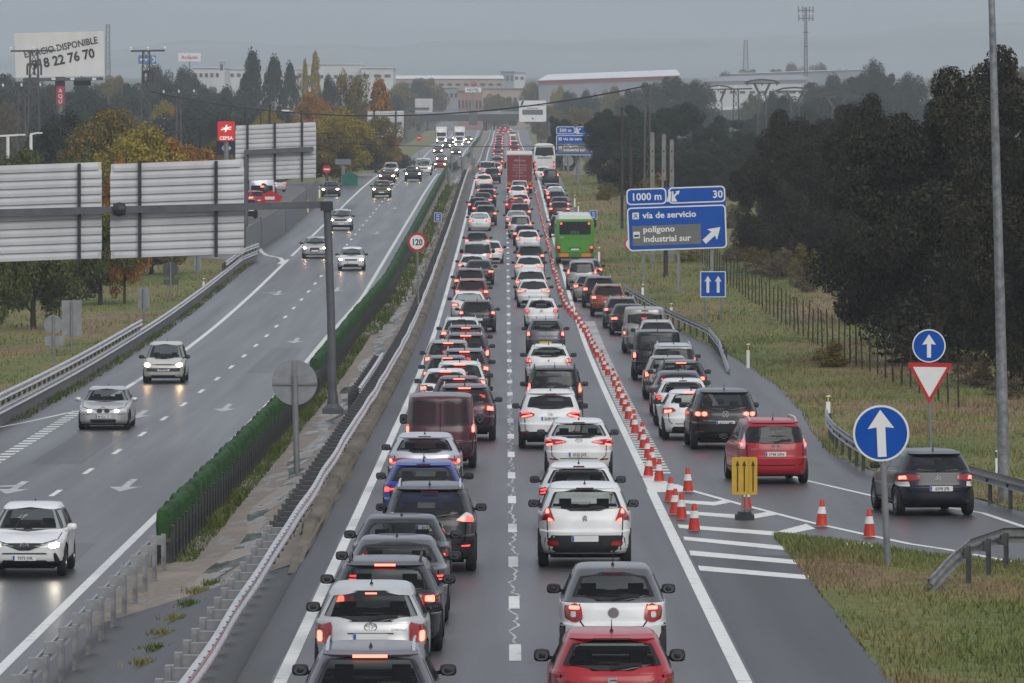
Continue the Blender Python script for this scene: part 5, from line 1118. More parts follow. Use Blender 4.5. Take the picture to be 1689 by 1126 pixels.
# ------------------------------------------------------------------ signs
M_BLUE = noisy('sign_blue', [(.3, (.001, .062, .34)), (.7, (.001, .078, .40))], 1.5, .6, spec=.15); M_SW = noisy('sign_white', [(.3, (.68, .68, .67)), (.7, (.76, .76, .75))], 2, .45); M_SR = mat('sign_red', (.46, .008, .015), .4)
M_SBACK = noisy('sign_back', [(.3, (.20, .21, .22)), (.7, (.30, .31, .32))], 2, .55, metal=.3); M_POLE = noisy('grey_pole', [(.3, (.16, .165, .17)), (.7, (.25, .255, .26))], 3, .55, metal=.3); M_SBLK = mat('sign_black', (.015, .015, .015), .5); M_SY = noisy('sign_yellow', [(.3, (.48, .29, .02)), (.7, (.62, .38, .03))], 4, .5); M_SG = noisy('sign_grey_overlay', [(.3, (.12, .125, .12)), (.7, (.15, .155, .15))], 3, .6)
def Mx(p, roll=0., yaw=0.): return Matrix.Translation(p) @ Matrix.Rotation(yaw, 4, 'Z') @ Matrix.Rotation(-roll, 4, 'Y')
def circ(r, n=36, cx=0, cz=0): return [(cx+r*math.cos(2*PI*k/n), cz+r*math.sin(2*PI*k/n)) for k in range(n)]
def uparrow(w, h, hw, hh, cz=0): return [(-w/2, cz-h/2), (w/2, cz-h/2), (w/2, cz+h/2-hh), (hw/2, cz+h/2-hh-.03*h), (0, cz+h/2), (-hw/2, cz+h/2-hh-.03*h), (-w/2, cz+h/2-hh)]
def pole(root, a, b, r, name='pole', m=None): MB().tube([a, b], r, 12).build(name, m or M_POLE, root, 40)
def disc_face(root, M, R, fill, sym):
    t = MB(); t.plate(circ(R), 0, .02, M, 0, 1); t.build('sign_plate', [M_SW, M_SBACK], root)
    t = MB(); t.plate(circ(R*.925), -.006, .0, M, 0); t.build('sign_face', fill, root)
    t = MB(); sym(t); t.build('arrow', M_SW, root)
# the big round arrow sign on the gore
g = gp(1465, 932); Yg = g.y; top = at(1453, 714, Yg); R_ = 46.5*Yg/F
r = thing('round_arrow_sign', 'large round blue sign with a white up arrow on a pole in the gore grass', 'road sign', tuple(g))
loc = lambda p: Vector(p)-g
M = Mx(loc(top)+Vector((0, -.08, 0)), math.radians(2.5)); disc_face(r, M, R_, M_BLUE, lambda t: t.plate(uparrow(.17, .92, .52, .34), -.014, -.004, M))
pole(r, loc(at(1465, 945, Yg)), loc(top)+Vector((0, .0, .3)), .065)
# give-way and small arrow sign
Yg = 183.; b_ = at(1535, 752, Yg)
r = thing('give_way_sign', 'red-bordered white triangle sign pointing down under a small round arrow sign', 'road sign', tuple(b_)); loc = lambda p: Vector(p)-b_
M = Mx(loc(at(1533, 631, Yg))+Vector((0, -.07, 0)), math.radians(-1.0)); k = Yg/F
tri = rpoly([(0, -35*k), (37.5*k, 33*k), (-37.5*k, 33*k)], .05); tri2 = rpoly([(0, -24*k), (28*k, 26*k), (-28*k, 26*k)], .02)
t = MB(); t.plate(tri, 0, .02, M, 0, 1); t.build('sign_plate', [M_SR, M_SBACK], r); t = MB(); t.plate(tri2, -.008, 0, M); t.build('sign_face', M_SW, r)
pole(r, loc(at(1535, 768, Yg)), loc(at(1532, 560, Yg)), .04)
p2 = at(1532, 570, Yg)
r = thing('round_arrow_sign', 'small round blue up-arrow sign mounted above the red-bordered triangle', 'road sign', tuple(p2)); M = Mx((0, -.08, 0)); disc_face(r, M, 27.5*k, M_BLUE, lambda t: t.plate(uparrow(.11, .64, .38, .27), -.014, -.004, M))
# big direction sign
Yg = 372.; k = Yg/F; b_ = at(1118, 488, Yg); b_.z = zt(b_.x, Yg)
def dir_sign(b_, cpx, cpy, Yg, label, first, num, roll=math.radians(2.0), s=1., legs=((-55,), (3,), (58,)), dark=False):
    k = Yg/F*s; r = thing('direction_sign', label, 'road sign', tuple(b_)); c = Vector(at(cpx, cpy, Yg))-b_; M = Mx(c+Vector((0, -.12, 0)), roll)
    def PX(poly): return [(a*k, b*k) for a, b in poly]
    t = MB(); t.plate(PX(rrect(163, 103, 7)), .012, .05, M, 0, 1); t.build('back_panel', [M_BLUE, M_SBACK], r)
    for (cx, cz, w, h) in ((-48.5, 38, 66, 27), (34.5, 38, 94, 27), (0, -15.5, 163, 72)):
        t = MB(); t.plate(PX(rrect(w, h, 7, cx, cz)), -.004, .014, M, 0); t.build('border', M_SW, r)
        t = MB(); t.plate(PX(rrect(w-4.4, h-4.4, 5.4, cx, cz)), -.012, .0, M, 0); t.build('panel', M_BLUE, r)
    t = MB(); add_text(t, first, 17*k, M, 0, -.018, weight=.022, dx=-48.5*k, dz=32.*k, sx=.98); add_text(t, num, 17*k, M, 0, -.018, weight=.022, dx=69*k, dz=32.*k) if num else None
    add_text(t, 'vía de servicio', 14.5*k, M, 0, -.018, 'LEFT', .025, sx=1.06, dx=-56*k, dz=2*k); t.build('lettering', M_SW, r)
    t = MB(); t.plate(PX([(-74, -43), (39, -43), (39, -10), (-74, -10)]), -.02, -.008, M, 0); t.build('overlay_panel', M_SG, r)
    t = MB(); add_text(t, 'polígono', 14*k, M, 0, -.026, 'LEFT', .025, sx=1.06, dx=-56*k, dz=-21*k); add_text(t, 'industrial sur', 14*k, M, 0, -.026, 'LEFT', .025, sx=1.06, dx=-56*k, dz=-37*k); t.build('overlay_lettering', M_SW, r)
    t = MB(); t.plate(PX([(-16, 28), (-9, 28), (-7, 45), (-10, 45)]), -.02, -.01, M); t.plate(PX([(-7.5, 28), (2, 28), (-1.5, 36), (3, 41.5), (1.5, 43), (6.5, 45.5), (5.5, 39.5), (4.2, 40.5), (1, 36.5), (-4, 45), (-6, 45)][:2]+[(-2, 35.5), (3, 40.5), (4.5, 39), (6.5, 46), (-.5, 44.5), (1, 43), (-3.5, 38), (-4, 45), (-6, 45)]), -.02, -.01, M); t.build('exit_symbol', M_SW, r)
    A_ = [(a*math.cos(-.86)-b*math.sin(-.86)+57, a*math.sin(-.86)+b*math.cos(-.86)-29) for a, b in [(-4.3, -17), (4.3, -17), (4.3, 3), (12, .5), (0, 19), (-12, .5), (-4.3, 3)]]
    t = MB(); t.plate(PX(A_), -.02, -.01, M); t.build('arrow', M_SW, r)
    for cx, cz in ((-67.5, 6.5), (-67, -25)):
        t = MB(); t.plate(PX(rrect(11, 11, 1.5, cx, cz)), -.028, -.018, M); t.build('pictogram', M_SW, r)
    t = MB(); [t.plate(PX([(-67.5+sx*3.2-.9, 2.8), (-67.5+sx*3.2+.9, 2.8), (-67.5-sx*2.6+.7, 10), (-67.5-sx*2.6-.7, 10)]), -.036-.004*(sx > 0), -.03, M) for sx in (-1, 1)]; t.plate(PX([(-71, -28), (-63, -28), (-63, -25), (-66, -24.2), (-66, -25), (-69, -24.2), (-69, -25), (-71, -24.2)]), -.036, -.03, M); t.build('pictogram_mark', M_SBLK, r)
    for (q,) in legs:
        p = c+Vector((q*k, .1, 0)); g_ = zt(b_.x+p.x, Yg)-b_.z-.2; t = MB(); t.beam((p.x, .06, g_), (p.x+.02, .06, c.z+48*k), .16, .2); t.build('leg', M_POLE, r)
    return r
dir_sign(b_, 1116, 360, Yg, 'blue motorway sign reading 1000 m on three legs beside the slip lane', '1000 m', '30')
Y2 = 800.; b2 = at(965, 300, Y2); b2.z = zt(b2.x, Y2)
dir_sign(b2, 955, 232, Y2, 'farther blue motorway sign reading 500 m, half covered by a dark tree', '500 m', '30', 0.0, .46)
# hidden speed sign, two-arrow board, 120 sign
def speed(label, x, y, rpx, Yg, yb, xb, num, lane, cat='road sign'):
    k = Yg/F; b = at(xb, yb, Yg); r = thing('speed_limit_sign', label, cat, tuple(b)); c = Vector(at(x, y, Yg))-b; M = Mx(c+Vector((0, -.07, 0)))
    t = MB(); t.plate(circ(rpx*k), 0, .02, M, 0, 1); t.build('sign_plate', [M_SR, M_SBACK], r); t = MB(); t.plate(circ(rpx*k*.76), -.008, 0, M); t.build('sign_face', M_SW, r)
    t = MB(); add_text(t, num, rpx*k*.92, M, 0, -.014, weight=.03, sx=.84, dz=-rpx*k*.32); t.build('lettering', M_SBLK, r); pole(r, (0, 0, -.4), c+Vector((0, 0, rpx*k*.6)), .045)
speed('round 120 speed limit sign standing in the median', 688, 399, 15.5, 335, 495, 690, '120', 'm')
speed('red-ringed speed limit sign almost hidden behind the blue 1000 m sign', 1041, 402, 11.5, 400, 475, 1041, '80', 'm')
Yg = 325.; k = Yg/F; c = at(1176, 468.5, Yg); b_ = Vector((c.x, Yg, zt(c.x, Yg)))
r = thing('lane_sign', 'square blue sign with two white up arrows on two grey legs', 'road sign', tuple(b_)); M = Mx(c-b_+Vector((0, -.06, 0)))
t = MB(); t.plate(rrect(42*k, 43*k, .04), 0, .03, M, 0, 1); t.build('sign_plate', [M_SW, M_SBACK], r); t = MB(); t.plate(rrect(39*k, 40*k, .03), -.008, 0, M); t.build('sign_face', M_BLUE, r)
for dx in (-8.5, 8.5): t = MB(); t.plate([(a+dx*k, b) for a, b in uparrow(.14, .82, .34, .26)], -.016, -.006, M); t.build('arrow', M_SW, r)
for dx in (-13, 13): pole(r, (dx*k, 0, -.3), (dx*k, 0, (c-b_).z+.5), .045, 'leg')
# yellow temporary board
g = gp(1228, 856); k = g.y/F; r = thing('arrow_board', 'yellow temporary board with black lane arrows on a low stand among the cones', 'road sign', tuple(g)); c = Vector((0, 0, 71.5*k)); M = Mx(c+Vector((0, -.04, 0)))
t = MB(); t.plate(rrect(42*k, 62*k, .04), 0, .03, M, 0, 1); t.build('board', [M_SY, M_SBACK], r)
for dx in (-11.5, -.5, 14): t = MB(); t.plate([(a+dx*k, b) for a, b in uparrow(.028, 52*k, .095, .12)], -.008, .0, M); t.build('arrow', M_SBLK, r)
t = MB(); [t.box((7*k, -.045, c.z+(26-4.4*i)*k), (.014, .008, .022)) for i in range(13)]; t.build('dotted_line', M_SBLK, r)
for dx in (-.05, .05): t = MB(); t.beam((dx, 0, .06), (dx*.8, 0, 42*k), .045); t.build('leg', M_POLE, r)
t = MB(); t.box((0, 0, .05), (.42, .5, .1)); t.box((0, 0, .13), (.3, .34, .07)); t.build('base', M_CBASE, r)
# round sign back in the median, with its crossbar
Yg = 205.; k = Yg/F; b_ = at(491, 812, Yg*.93); Yg = b_.y; k = Yg/F; c = at(486, 631, Yg)-b_
r = thing('round_sign_back', 'large round sign seen from its grey back on a tall pole in the median', 'road sign', tuple(b_)); M = Mx(c)
t = MB(); t.plate(circ(36.5*k), .06, .09, M); t.build('sign_plate', M_SBACK, r); t = MB(); t.plate(circ(37.5*k), .065, .08, M); t.build('rim', M_POLE, r)
t = MB(); t.box(c+Vector((0, .03, -.03)), (72*k, .05, .06)); t.build('bracket', M_POLE, r); t = MB(); t.box(c+Vector((0, .02, 17*k)), (.12, .06, 36*k)); t.build('bracket', M_POLE, r); pole(r, (0, 0, -.3), c+Vector((0, 0, 12*k)), .085)
# small backs on the left verge
def back_sign(label, x, y, w, h, Yg, yb, shape='rect', extra=None, dark=False, xb=None):
    k = Yg/F; b = at(xb or x, yb, Yg); r = thing('traffic_sign', label, 'road sign', tuple(b)); c = at(x, y, Yg)-b; M = Mx(c); m = M_SBACK if not dark else noisy('dark_sign_back', [(.3, (.06, .065, .07)), (.7, (.09, .095, .1))], 2, .6)
    t = MB(); t.plate(circ(w/2*k) if shape == 'round' else [(-w/2*k, -h/2*k), (w/2*k, -h/2*k), (0, h/2*k)] if shape == 'tri' else rrect(w*k, h*k, .05), .05, .08, M); t.build('sign_plate', m, r)
    if extra: ex, ey, ew, eh = extra; t = MB(); t.plate(rrect(ew*k, eh*k, .04), .05, .08, Mx(at(ex, ey, Yg)-b)); t.build('lower_plate', m, r)
    pole(r, (0, 0, -.3), c+Vector((0, 0, h*.45*k)), max(.045, 2.*k) if not dark else .05)
back_sign('round sign back with a small plate below, on the left verge', 88, 535, 31, 31, 300, 600, 'round', (90, 562, 32, 16))
back_sign('tall rectangular sign back with a lower strip beside the round sign back', 118, 520, 33, 50, 312, 586, 'rect', (119, 550, 34, 9))
back_sign('narrow rectangular sign back farther along the left verge', 237, 491, 19, 34, 350, 535)
back_sign('dark round sign back with a dark plate below near the autumn trees', 281, 444, 26, 26, 385, 510, 'round', (282, 465, 25, 9), True)
back_sign('bluish rectangular sign back just left of the verge rail', 326, 433, 12, 27, 420, 480)
back_sign('pair-topped pale round sign back in the far median', 745, 262, 15, 15, 760, 290, 'round')
back_sign('pale square sign back beside the round ones in the far median', 763, 266, 17, 16, 770, 290)
back_sign('second pale round sign back at the right end of the far median cluster', 781, 267, 13, 13, 775, 290, 'round')
back_sign('grey triangular sign back in the median beyond the green screen', 740, 286, 24, 22, 700, 306, 'tri')
back_sign('pale round sign back under the far blue sign', 937, 265, 18, 18, 730, 288, 'round')
back_sign('grey triangular sign back under the far blue sign', 953, 277, 22, 20, 715, 330, 'tri')
back_sign('small pale round sign back farther along the far median', 778, 246, 11, 11, 1000, 268, 'round')
Yg = 420.; k = Yg/F
for x, y, yb, l_, ln in ((722, 358, 400, 'small blue information plate in the median beyond the 120 sign', 'm'), (979, 354, 372, 'small blue information plate on the grass by the green bus', 'm')):
    b = at(x, yb, 520); r = thing('info_sign', l_, 'road sign', tuple(b)); c = at(x, y, 520)-b; kk = 520/F; M = Mx(c); t = MB(); t.plate(rrect(12*kk, 15*kk, .04), 0, .03, M, 0, 1); t.build('sign_plate', [M_SW, M_SBACK], r); t = MB(); t.plate(rrect(10.5*kk, 13.5*kk, .03), -.01, 0, M); t.build('sign_face', M_BLUE, r)
    
    for z in (.18, .05, -.1, -.22): t = MB(); t.plate([(-.13, z-.02), (.13, z-.02), (.13, z+.03), (-.13, z+.03)], -.02, -.012, M); t.build('text_line', M_SW, r)
    pole(r, (0, .03, -.4), c+Vector((0, .03, .2)), .04)
for x, y, rp, Yg, yb, l_ in ((539, 279, 7, 600, 318, 'red no-entry sign by the side road on the left'), (691, 227, 5, 1150, 262, 'tiny red no-entry sign on the far left verge')):
    k = Yg/F; b = at(x, yb, Yg); r = thing('no_entry_sign', l_, 'road sign', tuple(b)); c = at(x, y, Yg)-b; M = Mx(c); t = MB(); t.plate(circ(rp*k), 0, .02, M, 0, 1); t.build('sign_plate', [M_SR, M_SBACK], r); t = MB(); t.plate([(-rp*.7*k, -.07), (rp*.7*k, -.07), (rp*.7*k, .07), (-rp*.7*k, .07)], -.01, 0, M); t.build('bar', M_SW, r); pole(r, (0, .04, -.4), c+Vector((0, .04, 0)), .04)
# red pentagon board
Yg = 520.; k = Yg/F; c = at(446, 326, Yg); r = thing('roadside_board', 'red house-shaped board with a white panel behind the gantry arm', 'sign', tuple(c)); M = Mx((0, 0, 0)); t = MB(); t.plate([(-16*k, -6*k), (16*k, -6*k), (20*k, 2*k), (2*k, 12*k), (-14*k, 6*k)], 0, .05, M); t.build('board', M_SR, r); t = MB(); t.plate([(-9*k, -3*k), (7*k, -3*k), (7*k, 2*k), (-9*k, 2*k)], -.02, 0, M); t.build('panel', M_SW, r); pole(r, (0, .08, -3.2), (0, .08, .2), .05)
# ------------------------------------------------------------------ gantries
M_ALU = noisy('ribbed_aluminium', [(.3, (.48, .48, .49)), (.7, (.60, .60, .61))], .9, .5, sc=(1, 1, .3), metal=.15); M_ARM = noisy('gantry_steel', [(.3, (.075, .08, .09)), (.7, (.12, .125, .135))], 1.5, .5, metal=.2)
M_BEAM = mat('gantry_clamp', (.03, .032, .036), .6, .2)
def board_back(root, cx, cz, w, h, n, yb, shear, name='board'):
    """ribbed back of a sign; local centre, `shear` is the rise per metre"""
    t = MB(); rh = h/n
    for i in range(n):
        z0 = cz-h/2+i*rh; ins = .12 if i in (0, n-1) else .0
        prof = [(0, .0), (-.035, rh*.06), (-.042, rh*.45), (-.03, rh*.80), (.07, rh*.82), (.07, rh)]
        vs = []
        for x in (cx-w/2+ins, cx+w/2-ins):
            for y, z in prof: vs.append((x, yb+y, z0+z+(x)*shear))
        k = len(prof); t.add(vs, [(j, k+j, k+j+1, j+1) for j in range(k-1)])
    t.add([(cx-w/2+.02, yb+.03, cz-h/2+(cx-w/2)*shear), (cx+w/2-.02, yb+.03, cz-h/2+(cx+w/2)*shear), (cx+w/2-.02, yb+.03, cz+h/2+(cx+w/2)*shear), (cx-w/2+.02, yb+.03, cz+h/2+(cx-w/2)*shear)], [(0, 1, 2, 3)])
    return t.build(name, M_ALU, root)
Yg = 228.; k = Yg/F; b_ = at(549, 682, Yg)
r = thing('sign_gantry', 'dark gantry post and arm carrying two ribbed sign backs over the inbound road', 'gantry', tuple(b_)); loc = lambda x, y: at(x, y, Yg)-b_
MB().tube([(0, 0, 0), loc(546, 520), loc(540, 345)], [.15, .14, .135], 12).build('post', M_ARM, r, 40)
t = MB(); t.box((0, 0, .1), (.7, .7, .2)); t.lathe([(.34, .18), (.2, .34), (.155, .75)], n=12); t.build('base', M_ARM, r)
MB().beam(loc(548, 337), loc(-60, 352), .22, .24).build('arm', M_ARM, r); t = MB(); t.box(loc(539, 340), (.42, .4, .3)); t.build('bracket', M_BEAM, r); t = MB(); t.lathe([(.001, -.24), (.2, -.2), (.26, 0), (.2, .2), (.001, .24)], tuple(loc(197, 345)+Vector((0, -.05, 0))), 10, 'x'); t.build('flange', M_BEAM, r)
sh = (8/221)
for x0, x1, y0, y1, cl in ((181, 402, 266.5, 423, (231, 357)), (-54, 167, 271, 430.5, (131, -10))):
    c0, c1 = loc(x0, y0), loc(x1, y1); w, h = c1.x-c0.x, c0.z-c1.z; cx, cz = (c0.x+c1.x)/2, (c0.z+c1.z)/2
    bo = board_back(r, 0, 0, w, h, 12, .32, sh); bo.location = (cx, 0, cz)
    for xx in cl: p = loc(xx, (y0+y1)/2); MB().beam((p.x-.02, .2, p.z-h/2-.02), (p.x-.09 if 0 else p.x-.02, .2, p.z+h/2+.03), .11, .14).build('hanger', M_BEAM, r)
Yg = 470.; k = Yg/F; b_ = at(405, 400, Yg); b_.z = zl(Yg)
r = thing('sign_gantry', 'farther gantry with one large ribbed sign back beside the fuel station sign', 'gantry', tuple(b_)); loc = lambda x, y: at(x, y, Yg)-b_
MB().tube([(0, 0, 0), (0, 0, loc(405, 258).z)], [.2, .16], 12).build('post', M_ARM, r, 40); MB().beam(loc(403, 251), loc(517, 245.5), .3, .34).build('arm', M_ARM, r)
bo = board_back(r, 0, 0, 133*k, 92*k, 12, .4, 6/133); p = loc(454.5, 250); bo.location = (p.x, 0, p.z)
for xx in (408, 453, 498): p = loc(xx, 250); MB().beam((p.x, .26, p.z-50*k), (p.x, .26, p.z+48*k), .16, .16).build('hanger', M_BEAM, r)
Yg = 900.; k = Yg/F; b_ = at(588, 285, Yg)
r = thing('sign_gantry', 'distant gantry with a pale sign back left of the overpass', 'gantry', tuple(b_)); loc = lambda x, y: at(x, y, Yg)-b_
MB().tube([(0, 0, -1), loc(588, 206)], .22, 10).build('post', M_ARM, r, 40); MB().beam(loc(586, 206), loc(663, 203), .3, .3).build('arm', M_ARM, r); bo = board_back(r, 0, 0, 60*k, 44*k, 10, .4, .02); bo.location = loc(636, 205)
for xx in (617, 653): p = loc(xx, 205); MB().beam((p.x, .26, p.z-23*k), (p.x, .26, p.z+22*k), .2, .2).build('hanger', M_BEAM, r)
Yg = 1400.; k = Yg/F; b_ = at(670, 235, Yg)
r = thing('sign_gantry', 'farthest small sign back on a gantry in front of the grey warehouse', 'gantry', tuple(b_)); loc = lambda x, y: at(x, y, Yg)-b_
MB().beam(loc(672, 178), loc(708, 178), .3, .3).build('arm', M_ARM, r); MB().tube([(0, 0, 0), loc(671, 178)], .22, 8).build('post', M_ARM, r); bo = board_back(r, 0, 0, 29*k, 23*k, 6, .4, .0); bo.location = loc(699, 174)
Yg = 1150.; k = Yg/F; b_ = at(905, 262, Yg)
r = thing('overhead_sign', 'white overhead sign with a grey strip in front of the overpass', 'road sign', tuple(b_)); loc = lambda x, y: at(x, y, Yg)-b_
t = MB(); M = Mx(loc(878.5, 183)); t.plate(rrect(45*k, 35*k, .2), 0, .1, M, 0); t.build('panel', M_SW, r); t = MB(); t.plate([(-17*k, -1*k), (17*k, -1*k), (17*k, 7.5*k), (-17*k, 7.5*k)], -.02, 0, Mx(loc(878.5, 188))); t.build('overlay_panel', M_SG, r)
t = MB(); add_text(t, 'vía de servicio', 3.4*k, M, 0, -.03, weight=.02, dz=4*k); t.plate([(-20*k, 10*k), (-17*k, 10*k), (-14*k, 17*k), (-17.5*k, 17*k)], -.03, 0, M); t.plate([(-21*k, 9*k), (21*k, 9*k), (21*k, 9.6*k), (-21*k, 9.6*k)], -.03, 0, M); t.plate([(-1*k, -12*k), (1*k, -14.5*k), (2*k, -12*k), (-1*k, -10*k)], -.03, 0, M); t.build('lettering', M_SBLK, r)
MB().beam(loc(858, 190)+Vector((0, .5, 0)), loc(905, 190)+Vector((0, .5, 0)), .4, .4).build('arm', M_ARM, r); MB().tube([(0, .5, -1), loc(905, 186)+Vector((0, .5, 0))], .25, 8).build('post', M_ARM, r)
# lamp post on the right, its head above the picture
Yg = 156.; b_ = at(1657, 836, Yg); r = thing('lamp_post', 'tall tapering grey lamp post rising out of the top right of the view', 'lamp post', tuple(b_))
MB().tube([(0, 0, 0), at(1649, 480, Yg)-b_, at(1635, -20, Yg)-b_, at(1633, -90, Yg)-b_], [.15, .115, .075, .065], 14).build('pole', noisy('lamp_post_zinc', [(.3, (.13, .135, .14)), (.7, (.30, .31, .32))], 6, .5, metal=.4), r, 40)
t = MB(); t.box((0, 0, .03), (.42, .42, .06)); t.build('base_plate', M_GALVD, r); tp = at(1633, -90, Yg)-b_
MB().tube([tp, tp+Vector((-.6, 0, .25)), tp+Vector((-1.6, 0, .3))], .04, 8).build('arm', M_GALV, r); t = MB(); t.box(tp+Vector((-1.8, 0, .28)), (.7, .28, .12)); t.build('lamp_head', M_GALV, r)
# ------------------------------------------------------------------ bus, coach, lorry
def shell(L, prof, y0=0., r=.12):
    """closed body: rounded cross-section (x,z) run along y with softened ends"""
    P = prof; n = len(P); cz = sum(p[1] for p in P)/n; vs = []
    st = [(y0, .955), (y0+r*.3, .985), (y0+r, 1.), (y0+L-r, 1.), (y0+L-r*.3, .985), (y0+L, .955)]
    for y, s in st: vs += [(a*s, y, cz+(b-cz)*s) for a, b in P]
    fs = [(i*n+j, (i+1)*n+j, (i+1)*n+(j+1) % n, i*n+(j+1) % n) for i in range(len(st)-1) for j in range(n)]
    return vs, fs+[tuple(range(n)), tuple(range(len(st)*n-1, (len(st)-1)*n-1, -1))]
def rearbox(root, name, poly, y0, y1, m): t = MB(); t.plate(poly, y0, y1, Matrix.Identity(4)); return t.build(name, m, root)
def big_wheels(root, w, ys, R):
    for sg in (1, -1):
        for y in ys:
            wt, wr = wheel_mb(R, .3); o = wt.build('wheel', M_TYRE, root, 40); o.location = (sg*(w-.2), y, R); o.rotation_euler = (0, 0, 0 if sg > 0 else PI); wr.build('rim', [M_RIM, M_BLACK], o, 40)
def boxmirror(root, x, y, z, h=.4): t = MB(); t.box((x, y, z), (.2, .16, h)); t.beam((x, y, z+h/2), (x*.9, y+.2, z+h/2+.1), .05); t.build('wing_mirror', M_BLACK, root)
M_BUSG = paint('bus_green', (.085, .30, .040)); M_COACHG = mat('coach_window', (.015, .017, .02), .06)
def place_rear(r, x, Y): r.location = ((x-CX)*Y/F, Y, zm(Y)); r.rotation_euler = (math.atan2(zm(Y+8)-zm(Y), 8), 0, 0)
r = thing('bus', 'green bus with a big dark rear window and a white roof, in the slip lane', 'bus')
w = 1.25; vs, fs = shell(11.6, rpoly([(-w, .42), (w, .42), (w, 2.3), (w*.96, 2.95), (-w*.96, 2.95), (-w, 2.3)], .14)); t = MB(); t.add(vs, fs); t.build('body', M_BUSG, r, 40)
vs, fs = shell(9.2, rpoly([(-1.12, 2.93), (1.12, 2.93), (1.0, 3.2), (-1.0, 3.2)], .1), .35); t = MB(); t.add(vs, fs); t.build('roof', PC['white'], r, 40)
rearbox(r, 'rear_window', rpoly([(-1.02, 1.95), (1.02, 1.95), (1.0, 2.78), (-1.0, 2.78)], .1), -.03, .06, M_COACHG)
t = MB(); add_text(t, 'alsa', .36, Matrix.Translation((-.02, -.05, 2.0)), sx=1.15); t.build('window_lettering', mat('pale_lettering', (.16, .16, .17), .5), r)
for sg in (1, -1):
    t = MB(); t.lathe([(.001, -.05), (.06, -.045), (.065, 0)], (sg*.9, -.03, 2.66), 12, 'y'); t.build('upper_lamp', M_LIT, r)
    o = rearbox(r, 'tail_light', rpoly([(sg*1.06-.11, .75), (sg*1.06+.11, .75), (sg*1.06+.11, 1.25), (sg*1.06-.11, 1.25)], .05), -.03, .06, M_DRED); t = MB(); t.lathe([(.001, -.05), (.075, -.045), (.08, 0)], (sg*1.06, -.03, 1.12), 12, 'y'); t.build('lamp', M_LIT, o)
    rearbox(r, 'reflector_panel', [(sg*.72-.3, .50), (sg*.72+.3, .50), (sg*.72+.3, .72), (sg*.72-.3, .72)], -.03, .06, M_ORANGE)
    boxmirror(r, sg*1.42, 11.2, 2.4, .5)
rearbox(r, 'engine_hatch', rpoly([(-.92, .82), (.92, .82), (.95, 1.56), (-.95, 1.56)], .05), -.018, .05, M_BUSG); rearbox(r, 'number_plate', rrect(.5, .11, .01, 0, .98), -.035, .05, M_PLATE); rearbox(r, 'ventilation_grille', [(-.45, 1.04), (.45, 1.04), (.4, 1.09), (-.4, 1.09)], -.03, .05, M_BLACK)
t = MB(); add_text(t, '3060', .13, Matrix.Translation((-.86, -.02, 1.72))); t.build('fleet_number', M_SW, r); rearbox(r, 'bumper', rpoly([(-1.2, .36), (1.2, .36), (1.22, .5), (-1.22, .5)], .04), -.03, .2, M_BLACK)
big_wheels(r, w, (2.9, 9.), .48)
for sd in (1, -1): t = MB(); t.box((sd*1.245, 5.8, 2.2), (.03, 10.6, .85)); t.build('side_window', M_COACHG, r)
Yb = solve(zm, 436); place_rear(r, 948.5, Yb)
r = thing('coach', 'white coach with a tall dark rear window on the far slip lane', 'coach'); w = 1.26
vs, fs = shell(12, rpoly([(-w, .45), (w, .45), (w, 2.2), (w*.90, 3.45), (w*.5, 3.62), (-w*.5, 3.62), (-w*.90, 3.45), (-w, 2.2)], .2)); t = MB(); t.add(vs, fs); t.build('body', PC['white'], r, 40)
rearbox(r, 'rear_window', rpoly([(-1.1, 2.25), (-.4, 2.25), (0, 2.12), (.4, 2.25), (1.1, 2.25), (.95, 3.2), (-.95, 3.2)], .12), -.03, .06, M_COACHG); rearbox(r, 'engine_hatch', rpoly([(-.85, 1.9), (.85, 1.9), (.85, 2.02), (-.85, 2.02)], .04), -.03, .05, M_SG)
for sg in (1, -1):
    o = rearbox(r, 'tail_light', rpoly([(sg*1.08-.09, .9), (sg*1.08+.09, .9), (sg*1.08+.07, 1.6), (sg*1.08-.07, 1.6)], .04), -.03, .06, M_RED); t = MB(); t.box((sg*1.08, -.045, 1.2), (.12, .03, .2)); t.build('lamp', M_LIT, o); boxmirror(r, sg*1.4, 11.7, 2.6, .5)
    t = MB(); t.box((sg*1.235, 6, 2.75), (.03, 11, .8), M=Matrix.Rotation(-sg*.06, 3, 'Y')); t.build('side_window', M_COACHG, r)
rearbox(r, 'number_plate', rrect(.5, .11, .01, 0, 1.0), -.035, .05, M_PLATE); rearbox(r, 'bumper', rpoly([(-1.2, .4), (1.2, .4), (1.2, .62), (-1.2, .62)], .05), -.04, .2, M_SG); big_wheels(r, w, (3., 9.2), .5); place_rear(r, 898, 768)
r = thing('lorry', 'dark red box lorry with white lines of lettering on its rear doors', 'lorry'); w = 1.27; M_LR = paint('lorry_red', (.20, .018, .028)); M_LF = mat('lorry_frame', (.24, .16, .08), .5)
t = MB(); t.box((0, 6.8, 2.55), (2*w, 13.6, 2.9)); t.build('body', PC['white'], r)
for sg in (-1, 1): rearbox(r, 'rear_door', [(min(sg*.01, sg*1.19), 1.22), (max(sg*.01, sg*1.19), 1.22), (max(sg*.01, sg*1.19), 3.72), (min(sg*.01, sg*1.19), 3.72)], -.05, .05, M_LR)
t = MB(); [t.beam(a, b, .07, .1) for a, b in (((-1.23, -.06, 1.15), (-1.23, -.06, 3.8)), ((1.23, -.06, 1.15), (1.23, -.06, 3.8)), ((-1.2, -.06, 3.78), (1.2, -.06, 3.78)), ((-1.2, -.06, 1.17), (1.2, -.06, 1.17)))]; t.build('door_frame', M_LF, r); rearbox(r, 'top_strip', [(-1.26, 3.84), (1.26, 3.84), (1.26, 4.0), (-1.26, 4.0)], -.04, .05, M_SW)
t = MB()
